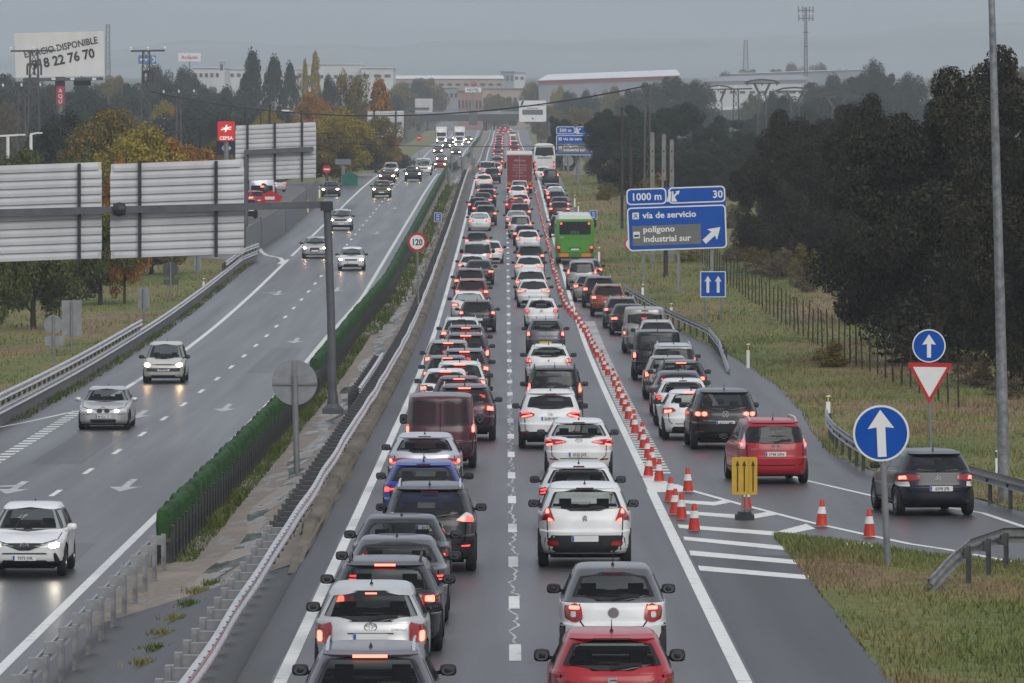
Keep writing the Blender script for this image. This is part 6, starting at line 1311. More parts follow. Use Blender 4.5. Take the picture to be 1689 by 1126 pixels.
for s_, z, q, sh in (('Alliance', 3.16, .36, .2), ('TRANSPORTE', 2.72, .22, 0), ('DE MERCANCIAS', 2.48, .18, 0), ('POR CARRETERA', 2.24, .18, 0), ('EN LINEA', 1.98, .18, 0), ('INTERNACIONAL', 1.68, .17, 0)): add_text(t, s_, q, Matrix.Translation((0, -.065, z)), shear=sh)
t.build('lettering', mat('lorry_lettering', (.50, .42, .42), .6), r)
for sg in (1, -1):
    rearbox(r, 'reflector_panel', [(sg*.85-.32, .86), (sg*.85+.32, .86), (sg*.85+.32, 1.06), (sg*.85-.32, 1.06)], -.06, .05, M_ORANGE); o = rearbox(r, 'tail_light', rpoly([(sg*1.0-.2, .5), (sg*1.0+.2, .5), (sg*1.0+.2, .66), (sg*1.0-.2, .66)], .02), -.08, .05, M_DRED); t = MB(); t.box((sg*1.08, -.1, .58), (.14, .03, .1)); t.build('lamp', M_LIT, o); boxmirror(r, sg*1.42, 14.4, 2.5, .6)
t = MB(); t.box((0, .1, .62), (2.3, .12, .18)); t.build('bumper', M_BLACK, r); t = MB(); t.box((0, 6.6, 1.0), (1.0, 13, .25)); t.build('chassis', M_UNDER, r); vs, fs = shell(2.2, rpoly([(-1.24, .5), (1.24, .5), (1.2, 3.3), (-1.2, 3.3)], .15), 13.8); t = MB(); t.add(vs, fs); t.build('cab', M_LR, r, 40)
big_wheels(r, w, (1.6, 2.9, 4.2, 14.8), .5); place_rear(r, 857, 655)
def lorry_front(x, Y, label, m):
    r = thing('lorry', label, 'lorry', ((x-CX)*Y/F, Y, zl(Y)), 0, 'far oncoming lorries'); vs, fs = shell(2.2, rpoly([(-1.24, .4), (1.24, .4), (1.2, 3.4), (-1.2, 3.4)], .2)); t = MB(); t.add(vs, fs); t.build('cab', m, r, 40)
    t = MB(); t.box((0, 8, 2.5), (2.5, 11, 2.9)); t.build('body', PC['white'], r); rearbox(r, 'windscreen', rpoly([(-1.08, 1.75), (1.08, 1.75), (1.02, 2.6), (-1.02, 2.6)], .1), -.03, .06, M_COACHG); rearbox(r, 'grille', rpoly([(-.8, .7), (.8, .7), (.8, 1.4), (-.8, 1.4)], .08), -.02, .05, M_BLACK)
    for sg in (1, -1): o = rearbox(r, 'headlight', rpoly([(sg*.98-.16, .62), (sg*.98+.16, .62), (sg*.98+.16, .85), (sg*.98-.16, .85)], .04), -.03, .05, M_CLEAR); t = MB(); t.lathe([(.001, -.06), (.1, -.05), (.11, 0)], (sg*.98, -.03, .74), 10, 'y'); t.build('lamp', M_HEADW, o); boxmirror(r, sg*1.4, .3, 2.3, .6)
    big_wheels(r, 1.25, (1.3, 6., 11.), .5)
lorry_front(728, 1560, 'white far oncoming lorry, the left one of two under the overpass', PC['white']); lorry_front(758, 1590, 'far oncoming lorry with a white cab, the right one of two under the overpass', PC['white'])
r_ = thing('lorry', 'dark lorry cab parked in the yard behind the grey hoarding on the left', 'lorry', tuple(at(432, 352, 640))); vs, fs = shell(2.2, rpoly([(-1.24, .4), (1.24, .4), (1.2, 3.4), (-1.2, 3.4)], .2)); t = MB(); t.add(vs, fs); t.build('cab', PC['icy'], r_, 40); rearbox(r_, 'windscreen', rpoly([(-1.08, 1.75), (1.08, 1.75), (1.02, 2.7), (-1.02, 2.7)], .1), -.03, .06, M_COACHG); rearbox(r_, 'grille', rpoly([(-.9, .6), (.9, .6), (.9, 1.5), (-.9, 1.5)], .08), -.02, .05, M_BLACK); big_wheels(r_, 1.25, (1.3,), .5)

# ------------------------------------------------------------------ trees
def leafmat(name, stops, rough=.75):
    m = mat(name, stops[0][1], rough, 0, .25); n, l = nodes(m); g = n.new('ShaderNodeNewGeometry')
    a = noise(m, 7., 4, .6); mx = n.new('ShaderNodeMath'); mx.operation = 'MULTIPLY_ADD'; mx.inputs[1].default_value = .42; l.new(g.outputs['Random Per Island'], mx.inputs[0])
    s = n.new('ShaderNodeMath'); s.operation = 'MULTIPLY'; s.inputs[1].default_value = .58; l.new(a.outputs['Fac'], s.inputs[0]); l.new(s.outputs[0], mx.inputs[2])
    link(m, ramp(m, mx.outputs[0], stops).outputs[0], 'Base Color'); return m
LM = dict(oak=leafmat('oak_leaves', [(.25, (.006, .007, .004)), (.5, (.019, .018, .010)), (.75, (.055, .046, .023))]),
          green=leafmat('green_leaves', [(.25, (.024, .042, .012)), (.5, (.068, .090, .020)), (.75, (.14, .15, .03))]),
          yellow=leafmat('yellow_leaves', [(.25, (.12, .10, .012)), (.5, (.27, .21, .022)), (.75, (.38, .28, .035))]),
          orange=leafmat('orange_leaves', [(.25, (.13, .062, .012)), (.5, (.29, .13, .018)), (.75, (.40, .18, .028))]),
          mixed=leafmat('turning_leaves', [(.3, (.045, .060, .014)), (.48, (.13, .115, .020)), (.62, (.25, .13, .022)), (.75, (.16, .15, .03))]),
          dark=leafmat('dark_leaves', [(.25, (.010, .017, .011)), (.5, (.022, .033, .020)), (.75, (.040, .052, .030))]),
          tan=leafmat('tan_leaves', [(.25, (.07, .055, .03)), (.5, (.12, .095, .055)), (.75, (.16, .13, .08))]))
M_BARK = noisy('bark', [(.3, (.022, .018, .014)), (.7, (.06, .05, .04))], 5, .95, sc=(1, 1, .3), bmp=.5)
CROWN = {}
def crown_mesh(key, shape, nclump, nleaf, size, seed, hang=.0):
    """unit crown: height about 1, half-width about .5; leaves gathered in clumps, gaps between"""
    r = np.random.default_rng(seed); C = []; 
    while len(C) < nclump:
        p = r.uniform(-1, 1, 3)
        if shape == 'round': ok = .30 < np.linalg.norm(p/np.array([1, 1, 1])) < .95; q = p*np.array([.46, .46, .42])+np.array([0, 0, .52])
        elif shape == 'oak': ok = .45 < np.linalg.norm(p) < 1.; q = p*np.array([.5, .5, .46])*(1+.12*math.sin(p[0]*5+seed)+.1*math.sin(p[1]*4+p[2]*6))+np.array([0, 0, .50])
        elif shape == 'cone': t = r.uniform(0, 1); a = r.uniform(0, 6.28); rad = .45*(1-t)**.8*r.uniform(.55, 1); ok = True; q = np.array([rad*math.cos(a), rad*math.sin(a), .06+.92*t])
        elif shape == 'column': t = r.uniform(0, 1); a = r.uniform(0, 6.28); rad = .42*math.sin(PI*min(1, t*.8+.2))**.7*r.uniform(.3, 1); ok = True; q = np.array([rad*math.cos(a), rad*math.sin(a), .08+.9*t])
        elif shape == 'spread': ok = .2 < np.linalg.norm(p) < 1; q = p*np.array([.5, .5, .40])+np.array([0, 0, .56]); q[:2] *= .45+.75*q[2]
        else: ok = np.linalg.norm(p) < 1; q = p*np.array([.5, .5, .45])+np.array([0, 0, .45])
        if ok: C.append(q)
    C = np.array(C); R = r.uniform(.6, 1.25, nclump)*((.50 if shape == 'oak' else .56)/nclump**(1/3)) if shape not in ('cone', 'column') else r.uniform(.6, 1.2, nclump)*.10
    idx = r.integers(0, nclump, nleaf); d = r.normal(size=(nleaf, 3)); d /= np.linalg.norm(d, axis=1)[:, None]; rad = r.uniform(.25, 1, nleaf)**.45
    P_ = C[idx]+d*(R[idx]*rad)[:, None]*np.array([1, 1, .8]); P_[:, 2] = np.maximum(P_[:, 2], .02)
    nrm = d*.7+r.normal(size=(nleaf, 3))*.55+np.array([0, 0, .35]); nrm /= np.linalg.norm(nrm, axis=1)[:, None]
    u = np.cross(nrm, r.normal(size=(nleaf, 3))); u /= np.linalg.norm(u, axis=1)[:, None]; v = np.cross(nrm, u); s = size*r.uniform(.55, 1.3, nleaf)[:, None]
    Q = np.stack([P_-u*s*.5, P_+v*s*.32+nrm*s*.1, P_+u*s*.5, P_-v*s*.32+nrm*s*.1], 1).reshape(-1, 3)
    me = bpy.data.meshes.new('crown_'+key); me.vertices.add(4*nleaf); me.vertices.foreach_set('co', Q.astype(np.float32).ravel()); me.loops.add(4*nleaf); me.loops.foreach_set('vertex_index', np.arange(4*nleaf, dtype=np.int32))
    me.polygons.add(nleaf); me.polygons.foreach_set('loop_start', np.arange(0, 4*nleaf, 4, dtype=np.int32)); me.update(calc_edges=True); me.validate()
    tb = MB(); H0 = 1.0
    tb.tube([(0, 0, -.04), (.01, 0, .2), (-.01, .01, .45), (0, 0, .8)], [.034, .026, .018, .004], 8)
    for k in range(7 if shape in ('round', 'oak', 'spread') else 3):
        c = C[k*3 % nclump]; b0 = .16+.05*k; tb.tube([(0, 0, b0), (c[0]*.45, c[1]*.45, b0+(c[2]-b0)*.55), (c[0]*.9, c[1]*.9, max(c[2], b0+.05))], [.014, .009, .003], 6)
    tm = bpy.data.meshes.new('trunk_'+key); tm.from_pydata(tb.v, [], tb.f); tm.materials.append(M_BARK); me.materials.append(LM['green']); CROWN[key] = (me, tm)
crown_mesh('oak_a', 'oak', 95, 100000, .0165, 1); crown_mesh('oak_b', 'oak', 80, 100000, .0165, 2)
crown_mesh('round_a', 'round', 60, 26000, .030, 3); crown_mesh('round_b', 'round', 48, 26000, .030, 4); crown_mesh('spread', 'spread', 34, 9000, .038, 5)
crown_mesh('cone', 'cone', 90, 7000, .045, 6); crown_mesh('column', 'column', 70, 6000, .045, 7); crown_mesh('bush', 'bush', 26, 4500, .06, 8)
def tree(kind, leaf, x, ytop, wpx, Y, label, nm='tree', base=None, cat='tree', group=None, lane=None, hs=1.):
    """x, top row and width in photo pixels at distance Y"""
    X = (x-CX)*Y/F; zb = (zt(X, Y) if base is None else base)-.1; ztop = CZ-(ytop-HY)*Y/F; H = max(1., ztop-zb); Wd = wpx*Y/F
    r = thing(nm, label, cat, (X, Y, zb), random.uniform(0, 6.28), group)
    for nm2, me, m in (('trunk', CROWN[kind][1], None), ('crown', CROWN[kind][0], LM[leaf])):
        o = bpy.data.objects.new(nm2, me); COL.objects.link(o); o.parent = r; o.scale = (Wd, Wd, H) if nm2 == 'crown' else (min(Wd, H)*.9, min(Wd, H)*.9, H*.8)
        if m: o.material_slots[0].link = 'OBJECT'; o.material_slots[0].material = m
    return r
GO, GL_, GF, GM = 'evergreen oaks on the right verge', 'autumn trees on the left verge', 'trees of the far plain', 'dark evergreens beyond the slip lane'
for x, yt, w_, Y, l_ in ((1545, 108, 390, 262, 'huge dark evergreen oak behind the give-way sign, nearest to the slip road'), (1665, 72, 330, 285, 'tallest dark oak behind the lamp post at the right edge'), (1450, 150, 210, 320, 'dark oak bulging out left of the huge near oak'), (1730, 190, 300, 236, 'dark oak cut by the right edge below the tallest one'),
                         (1330, 178, 190, 405, 'rounded dark oak right of the blue 1000 m sign'), (1262, 245, 130, 430, 'smaller dark oak between the blue 1000 m sign and the rounded oak'), (1400, 170, 170, 440, 'dark oak behind the rounded one, below the pylons')):
    tree('oak_a' if int(x) % 2 else 'oak_b', 'oak', x, yt, w_, Y, l_, 'oak_tree', group=GO)
for x, yt, w_, Y, l_ in ((1012, 178, 112, 690, 'dark bushy evergreen that covers part of the 500 m sign'), (1040, 172, 120, 740, 'dark evergreen behind the thin dark pole'), (1110, 166, 130, 760, 'dark evergreen behind the lattice mast'), (1180, 190, 120, 700, 'dark evergreen left of the rounded oak'), (930, 190, 60, 900, 'dark green tree beside the white overhead sign'), (1225, 215, 90, 640, 'low dark evergreen above the right end of the 1000 m sign'), (1060, 235, 160, 640, 'low dark thicket tree behind the concrete posts'), (1150, 240, 150, 620, 'low dark thicket tree behind the top of the 1000 m sign')):
    tree('oak_b' if int(x) % 20 else 'oak_a', 'dark', x, yt, w_, Y, l_, 'evergreen_tree', group=GM)
for x, yt, w_, Y, lf, k, l_ in ((28, 228, 150, 420, 'green', 'round_a', 'green tree at the left edge above the first ribbed sign back'), (105, 182, 130, 560, 'dark', 'round_b', 'dark green tree below the white billboard'), (172, 165, 160, 520, 'mixed', 'round_a', 'tall yellowish green tree between the two pylons'), (232, 205, 165, 470, 'yellow', 'round_b', 'yellow tree just above the gap between the ribbed sign backs'), (205, 245, 90, 380, 'orange', 'round_a', 'orange tree in the gap between the two ribbed sign backs'), (296, 215, 150, 500, 'orange', 'round_a', 'orange-brown tree above the second ribbed sign back'), (352, 232, 90, 620, 'mixed', 'round_b', 'brownish tree left of the fuel station sign'),
                                (130, 240, 110, 400, 'green', 'round_a', 'green tree right above the first ribbed sign back'), (55, 310, 190, 345, 'green', 'round_a', 'broad green tree whose low crown shows under the first ribbed sign back'), (-10, 300, 150, 320, 'green', 'round_b', 'green tree cut by the left edge under the first sign back'), (165, 330, 150, 380, 'green', 'round_b', 'green tree whose low crown shows under the gap between sign backs'), (250, 330, 150, 430, 'mixed', 'round_a', 'olive-brown tree showing under the second ribbed sign back'), (20, 360, 130, 430, 'green', 'round_b', 'green tree deep behind the round sign back at the far left'), (85, 350, 130, 450, 'mixed', 'round_a', 'olive tree deep behind the tall rectangular sign back'), (205, 352, 130, 470, 'green', 'round_b', 'green tree deep behind the narrow rectangular sign back'), (300, 340, 110, 500, 'green', 'round_a', 'green tree low behind the dark round sign back'), (350, 330, 90, 540, 'mixed', 'round_b', 'olive tree low behind the bluish sign back'), (115, 300, 120, 420, 'green', 'round_b', 'dark green tree behind the tall rectangular sign back')):
    tree(k, lf, x, yt, w_, Y, l_, 'autumn_tree', group=GL_)
for x, yt, w_, Y, lf, k, l_ in ((520, 142, 80, 900, 'orange', 'round_a', 'orange tree right of the farther ribbed sign back'), (560, 178, 110, 760, 'yellow', 'round_b', 'yellow-green tree left of the distant gantry post'), (540, 205, 120, 700, 'mixed', 'round_a', 'olive tree low behind the small blue road board'), (582, 108, 60, 1050, 'mixed', 'spread', 'tall fan-shaped tree with a forked crown'), (626, 134, 100, 960, 'orange', 'cone', 'pointed orange-brown tree right of the fan-shaped one'), (620, 185, 90, 860, 'mixed', 'round_a', 'green-brown tree behind the distant gantry sign'), (500, 190, 80, 840, 'orange', 'round_b', 'orange-brown tree just right of the farther sign back top'),
                                (416, 88, 84, 1300, 'dark', 'cone', 'tall dark pointed conifer, the tallest one left of the watchtower'), (452, 98, 90, 1350, 'dark', 'cone', 'second dark conifer beside the watchtower'), (405, 120, 40, 1350, 'dark', 'round_a', 'dark rounded tree at the foot of the tall conifer'), (478, 108, 60, 1400, 'dark', 'cone', 'small dark conifer right behind the watchtower'), (503, 102, 22, 1350, 'yellow', 'column', 'thin yellowish poplar right of the watchtower'), (520, 90, 34, 1350, 'yellow', 'column', 'taller yellowish poplar right of the thin one'), (544, 124, 40, 1300, 'dark', 'round_b', 'dark rounded tree right of the two poplars'),
                                (440, 172, 60, 900, 'yellow', 'round_a', 'yellowish small tree behind the farther sign back')):
    tree(k, lf, x, yt, w_, Y, l_, 'tree', group=GF)
M_FAR = [(15, 112, 60, 1300, 'dark'), (50, 126, 60, 1250, 'dark'), (95, 130, 70, 1200, 'dark'), (140, 128, 60, 1150, 'dark'), (185, 116, 60, 1500, 'mixed'), (215, 128, 60, 1250, 'dark'), (262, 106, 56, 1500, 'dark'), (308, 110, 56, 1450, 'dark'), (345, 135, 60, 1350, 'dark'), (280, 140, 80, 1150, 'dark'), (235, 150, 80, 1100, 'dark'), (330, 160, 80, 1050, 'dark'), (380, 142, 60, 1250, 'dark'), (20, 155, 90, 1000, 'dark'), (80, 162, 90, 950, 'dark'), (150, 155, 80, 980, 'dark'), (195, 172, 90, 900, 'mixed'), (300, 178, 90, 930, 'dark'), (370, 185, 70, 900, 'dark'), (270, 165, 40, 1000, 'yellow'), (12, 165, 50, 850, 'tan'), (425, 175, 70, 1000, 'dark'), (470, 178, 60, 1050, 'dark'), (290, 175, 40, 1000, 'orange'),
         (660, 135, 50, 1900, 'mixed'), (690, 130, 40, 2100, 'dark'), (705, 122, 50, 2150, 'mixed'), (640, 150, 50, 1700, 'dark'), (815, 150, 40, 2140, 'mixed'), (835, 155, 40, 2150, 'green'), (880, 134, 40, 2140, 'mixed'), (922, 140, 26, 1900, 'yellow'), (940, 150, 40, 1750, 'dark'), (970, 148, 36, 1700, 'dark'), (1010, 142, 40, 1750, 'mixed'), (905, 168, 50, 1500, 'mixed'), (955, 172, 60, 1300, 'mixed'),
         (1075, 128, 60, 1500, 'dark'), (1115, 118, 70, 1450, 'dark'), (1150, 132, 60, 1400, 'dark'), (1045, 140, 50, 1500, 'dark'), (1245, 148, 40, 1500, 'green'), (1280, 150, 50, 1300, 'dark'), (1300, 155, 60, 1150, 'dark'), (1320, 175, 90, 1000, 'dark'), (1255, 180, 70, 1000, 'dark'), (1345, 128, 60, 1500, 'dark'), (1380, 122, 60, 1500, 'dark'), (1415, 118, 60, 1450, 'dark'), (1440, 98, 46, 1450, 'dark'), (1465, 112, 50, 1450, 'dark'), (1500, 120, 60, 1400, 'dark'), (1360, 150, 70, 1250, 'dark'), (1430, 145, 80, 1200, 'dark'), (1390, 160, 70, 1150, 'dark'), (1560, 110, 60, 1500, 'tan'), (1685, 100, 60, 1400, 'tan'),
         (1200, 118, 50, 2600, 'tan'), (1235, 108, 50, 2600, 'tan'), (1275, 108, 50, 2600, 'tan'), (1310, 104, 46, 2600, 'tan'), (1350, 104, 50, 2600, 'tan'), (1395, 108, 50, 2600, 'tan'), (1180, 128, 40, 2500, 'dark'), (1425, 110, 40, 2600, 'tan')]
word = dict(dark='bluish dark', mixed='brownish green', tan='hazy tan', yellow='pale yellow', orange='dull orange', green='pale green')
for x, yt, w_, Y, lf in M_FAR:
    side = 'left of the motorway' if x < 640 else 'around the overpass' if x < 1045 else 'behind the pylons on the right'
    tree('round_a' if int(x) % 2 else 'round_b', lf, x, yt, w_*1.25, Y, f'{word[lf]} far tree in the misty belt {side}', 'tree', group=f'{word[lf]} far trees {side}')
for i, (x, yt, w_, Y, lf) in enumerate([(1260, 420, 60, 400, 'tan'), (1215, 408, 46, 430, 'tan'), (1330, 398, 50, 380, 'mixed'), (1290, 405, 50, 395, 'tan'), (1375, 560, 60, 262, 'mixed'), (1605, 580, 60, 236, 'tan'), (1660, 620, 60, 225, 'tan'), (15, 490, 90, 400, 'dark'), (70, 480, 90, 420, 'mixed'), (130, 470, 90, 430, 'dark'), (190, 462, 90, 440, 'mixed'), (245, 450, 80, 455, 'dark'), (300, 440, 70, 470, 'mixed'), (1235, 392, 60, 445, 'tan'), (1280, 382, 64, 450, 'mixed'), (1315, 392, 60, 430, 'tan'), (1345, 402, 56, 420, 'tan'), (1300, 416, 50, 410, 'mixed'), (1250, 405, 46, 425, 'mixed'), (1325, 430, 46, 372, 'tan'), (1010, 262, 60, 650, 'tan'), (1080, 282, 60, 560, 'mixed'), (1195, 330, 50, 520, 'tan'), (1245, 350, 60, 480, 'tan'), (1000, 300, 34, 620, 'mixed'), (1135, 420, 36, 430, 'mixed'), (560, 258, 60, 820, 'mixed'), (620, 245, 50, 950, 'dark'), (660, 250, 46, 980, 'dark'), (505, 265, 60, 760, 'dark'), (420, 285, 60, 720, 'dark'), (462, 280, 60, 740, 'dark'), (392, 290, 60, 700, 'mixed'), (375, 300, 60, 640, 'dark'), (345, 300, 70, 600, 'mixed')]):
    tree('bush', lf, x, yt, w_, Y, ('dry tan bush' if lf == 'tan' else 'olive brown bush' if lf == 'mixed' else 'dark bush')+(' along the right-hand fence' if x > 900 else ' on the far left verge'), 'bush', cat='bush', group='verge bushes '+('right ' if x > 900 else 'left ')+lf)

# ------------------------------------------------------------------ fence, poles, pylons, masts
M_WOOD = noisy('weathered_wood', [(.3, (.022, .018, .015)), (.7, (.055, .047, .04))], 3, .9, sc=(1, 1, .2)); M_CPOST = noisy('concrete_post', [(.3, (.16, .15, .14)), (.7, (.26, .25, .23))], 2, .9); M_STEELD = noisy('pylon_steel', [(.3, (.05, .048, .05)), (.7, (.10, .098, .10))], 1, .6)
r = thing('fence', 'dark wire and post fence along the foot of the oaks', 'fence', (0, 0, 0)); base = None; pts = []
for i in range(60):
    Y = 215+i*4.; X = itp(Y, [215, 260, 330, 400, 460], [14.4, 13.6, 13.0, 12.4, 12.]); z = zt(X, Y); hgt = 1.9
    pts.append((X, Y, z))
    if base is None: t = MB(); t.tube([(0, 0, -.3), (.03, 0, 1.75)], [.036, .03], 6); base = t.build('post', M_WOOD, r); o = base
    else: o = base.copy(); COL.objects.link(o)
    o.location = (X, Y, z); o.rotation_euler = (0, random.uniform(-.06, .06), random.uniform(0, 6)); o.scale = (1, 1, random.uniform(.85, 1.1))
for h in (.3, .7, 1.1, 1.5, 1.8): t = MB(); t.tube([(x, y, z+h) for x, y, z in pts], .008, 4); t.build('wire', M_WOOD, r)
r = thing('hoarding', 'grey panel fence standing beside the side road on the left', 'fence', (0, 0, 0)); P0 = [(404, 404, 455), (430, 396, 480), (470, 372, 520), (505, 345, 580), (522, 330, 620)]; t = MB()
Q = [at(x, 0, Y) for x, yb, Y in P0]; path = [(q.x, q.y, zl(q.y)-.2) for q in Q]; t.sweep([tuple(Vector(path[i]).lerp(Vector(path[i+1]), k/12)) for i in range(len(path)-1) for k in range(12)]+[path[-1]], [(-.03, 0), (-.03, 2.3), (.03, 2.3), (.03, 0)], closed=True); t.build('panel', noisy('hoarding_grey', [(.3, (.13, .14, .15)), (.7, (.20, .21, .22))], 3, .6, sc=(3, 3, .1)), r)
for i, p in enumerate(path): t = MB(); t.box((p[0], p[1]-.08, p[2]+1.2), (.1, .1, 2.5)); t.build('post', M_GALVD, r)
def lattice(root, a, b, w0, w1, n, nm='mast', m=None, s=.09):
    a, b = Vector(a), Vector(b); t = MB(); L = []
    for k in range(n+1):
        q = k/n; c = a.lerp(b, q); w = (w0+(w1-w0)*q)/2; L.append([c+Vector((i*w, j*w, 0)) for i, j in ((-1, -1), (1, -1), (1, 1), (-1, 1))])
    for j in range(4):
        t.beam(L[0][j], L[-1][j], s*1.3)
    for k in range(n):
        for j in range(4):
            t.beam(L[k][j], L[k+1][(j+1) % 4], s*.7) if (k+j) % 2 else t.beam(L[k+1][j], L[k][(j+1) % 4], s*.7)
            t.beam(L[k+1][j], L[k+1][(j+1) % 4], s*.6)
    return t.build(nm, m or M_STEELD, root)
def crossarm(root, a, b, s=.14, ins=True):
    t = MB(); t.beam(a, b, s); t.build('crossarm', M_STEELD, root)
    if ins:
        for p in (a, b, (Vector(a)+Vector(b))/2): t = MB(); p = Vector(p); t.lathe([(.001, 0), (.11, .03), (.06, .1), (.12, .16), (.05, .3), (.001, .32)], tuple(p+Vector((0, -.1, .05))), 8); t.build('insulator', M_SW, root)
def pylon(x, yt, yb, Y, w, label, arm=None, arm2=None, grp=None):
    b = at(x, yb, Y); r = thing('power_pylon', label, 'pylon', tuple(b), 0, grp); top = at(x, yt, Y)-b; lattice(r, (0, 0, 0), top, w, w*.55, max(6, int(top.z/1.1)))
    if arm: a0, a1 = at(arm[0], arm[2], Y)-b, at(arm[1], arm[2]-1, Y)-b; crossarm(r, a0, a1, .16)
    if arm2:
        a0, a1 = at(arm2[0], arm2[2], Y)-b, at(arm2[1], arm2[2], Y)-b; crossarm(r, a0, a1, .22, False)
        for p in (a0, (a0+a1)/2, a1): t = MB(); t.tube([p, p+Vector((0, 0, -.9))], .09, 6); t.build('insulator', M_STEELD, r)
    return r
PY = []
pylon(56, 83, 262, 560, 1.1, 'rusty lattice pylon in front of the white billboard', (18, 92, 84), (45, 68, 106))
pylon(241, 83, 262, 560, .95, 'rusty lattice pylon with a wide top arm in front of the small blue sign', (216, 272, 84), (237, 253, 118))
pylon(36, 143, 262, 640, .9, 'shorter pylon with white insulators on its arm at the far left', (5, 66, 144), (25, 49, 172))
pylon(295, 153, 240, 700, .6, 'thin far post with a short arm right of the wide-armed pylon', (270, 320, 154))
pylon(1068, 140, 372, 480, .55, 'slender lattice mast that carries the overhead line on the right', None, None)
for (ya, na) in ((185, 0),):
    b = at(1068, 372, 480)
def cable(name, label, pts, Y, sag, r_=.035):
    P0 = [at(x, y, q) for (x, y), q in zip(pts, Y)]; c = thing('overhead_cable', label, 'cable', tuple(P0[0])); t = MB()
    for a, b, s in zip(P0[:-1], P0[1:], sag): t.tube([a.lerp(b, k/24)-P0[0]+Vector((0, 0, -s*4*(k/24)*(1-k/24))) for k in range(25)], r_, 5)
    t.build('wire', M_BLACK, c)
cable('c', 'thick overhead cable slung across the motorway from the slender mast to the wide-armed pylon', [(1062, 142), (246, 150)], [480, 560], [2.1], .055)
cable('c', 'thin lower cable crossing the far road below the distant gantry sign', [(1062, 235), (560, 236), (395, 228)], [520, 560, 600], [.3, .2], .03)
def wpole(x, yt, yb, Y, r0, label, m, nm='utility_pole', grp=None):
    b = at(x, yb, Y); r = thing(nm, label, 'pole', tuple(b), 0, grp); t = MB(); t.tube([(0, 0, -.5), (0, 0, (at(x, yt, Y)-b).z)], [r0, r0*.75], 10); t.build('pole', m, r)
    t = MB(); t.lathe([(r0*.78, 0), (r0*.82, .08), (.001, .12)], (0, 0, (at(x, yt, Y)-b).z), 8); t.build('cap', m, r)
wpole(1026, 178, 378, 520, .13, 'tall thin dark wooden pole left of the slender mast', M_WOOD); wpole(1040, 218, 386, 500, .15, 'dark wooden pole just right of the tall thin one', M_WOOD); wpole(1098, 300, 452, 400, .15, 'dark short pole standing behind the middle of the 1000 m sign', M_WOOD)
for x, yt, l_ in ((1076, 218, 'leftmost of three pale concrete posts above the 1000 m sign'), (1095, 221, 'middle one of three pale concrete posts above the 1000 m sign'), (1108, 230, 'rightmost of three pale concrete posts above the 1000 m sign')):
    b = at(x, 440, 430); r = thing('concrete_post', l_, 'pole', tuple(b)); t = MB(); t.add([(a*.17*s, c*.12*s, z) for s, z in ((1, -.5), (.75, (at(x, yt, 430)-b).z)) for a, c in ((-1, -1), (1, -1), (1, 1), (-1, 1))], [(0, 1, 5, 4), (1, 2, 6, 5), (2, 3, 7, 6), (3, 0, 4, 7), (4, 5, 6, 7), (3, 2, 1, 0)]); t.build('pole', M_CPOST, r)
    for k in range(6): t = MB(); t.box((0, -.115+k*.004, 1.2+k*1.25), (.07, .04, .16)); t.build('slot', M_BLACK, r)
for x, yt, yb, Y, l_ in ((313, 222, 290, 520, 'dark stump of a pole behind the second ribbed sign back'), (330, 210, 290, 540, 'dark leaning pole left of the fuel station sign'), (404, 186, 260, 560, 'dark pole rising over the left part of the farther sign back'), (430, 190, 260, 640, 'short dark pole over the middle of the farther sign back'), (445, 174, 260, 560, 'thickest dark pole over the middle of the farther sign back'), (497, 184, 260, 600, 'thin dark pole over the right part of the farther sign back')): wpole(x, yt, yb, Y, .11, l_, M_WOOD)
b = at(497, 300, 610); r = thing('street_lamp', 'curved street lamp arm with a pale head above the farther sign back', 'street lamp', tuple(b)); t = MB(); t.tube([(0, 0, 0), at(497, 195, 610)-b, at(490, 188, 610)-b, at(476, 183, 610)-b], .07, 8); t.build('pole', M_POLE, r); t = MB(); t.box(at(471, 182, 610)-b, (.7, .25, .14)); t.build('lamp_head', M_SW, r)
for x, x2, yt, l_ in ((12, 36, 222, 'white floodlight mast at the far left, arm pointing both ways'), (50, 64, 219, 'white floodlight mast right of the first one')):
    b = at(x+1, 262, 460); r = thing('floodlight_mast', l_, 'lamp post', tuple(b)); t = MB(); t.tube([(0, 0, 0), at(x+1, yt+3, 460)-b], .11, 8); t.build('pole', M_SW, r); t = MB(); t.beam(at(x-12 if x < 20 else x, yt+2, 460)-b, at(x2, yt, 460)-b, .12); t.build('arm', M_SW, r)
    t = MB(); t.box(at(x2, yt, 460)-b, (.5, .3, .1)); t.build('lamp_head', M_SW, r)
def ypylon(cx, yt, wpx, yb, Y, label):
    b = at(cx, yb, Y); r = thing('power_pylon', label, 'pylon', tuple(b), 0, 'hazy forked pylons on the right'); k = Y/F; h = (yb-yt)*k; yk = h-26*k
    lattice(r, (0, 0, 0), (0, 0, yk), 1.3, 1.0, max(6, int(yk/1.6)), s=.10)
    for sg in (-1, 1): t = MB(); t.beam((sg*.3, 0, yk), (sg*wpx*.23*k, 0, h-5*k), .32); t.build('fork_arm', M_STEELD, r)
    t = MB(); P_ = [(-wpx/2*k, 0, h-6*k), (-wpx*.3*k, 0, h-1.5*k), (0, 0, h), (wpx*.3*k, 0, h-1.5*k), (wpx/2*k, 0, h-6*k)]; [t.beam(a, c, .22) for a, c in zip(P_[:-1], P_[1:])]; t.beam((-wpx/2*k, 0, h-6*k), (wpx/2*k, 0, h-6*k), .16); t.build('crossarm', M_STEELD, r)
    for dx in (-wpx*.42, 0, wpx*.42): t = MB(); t.tube([(dx*k, 0, h-5*k), (dx*k, 0, h-10*k)], .09, 5); t.build('insulator', M_STEELD, r)
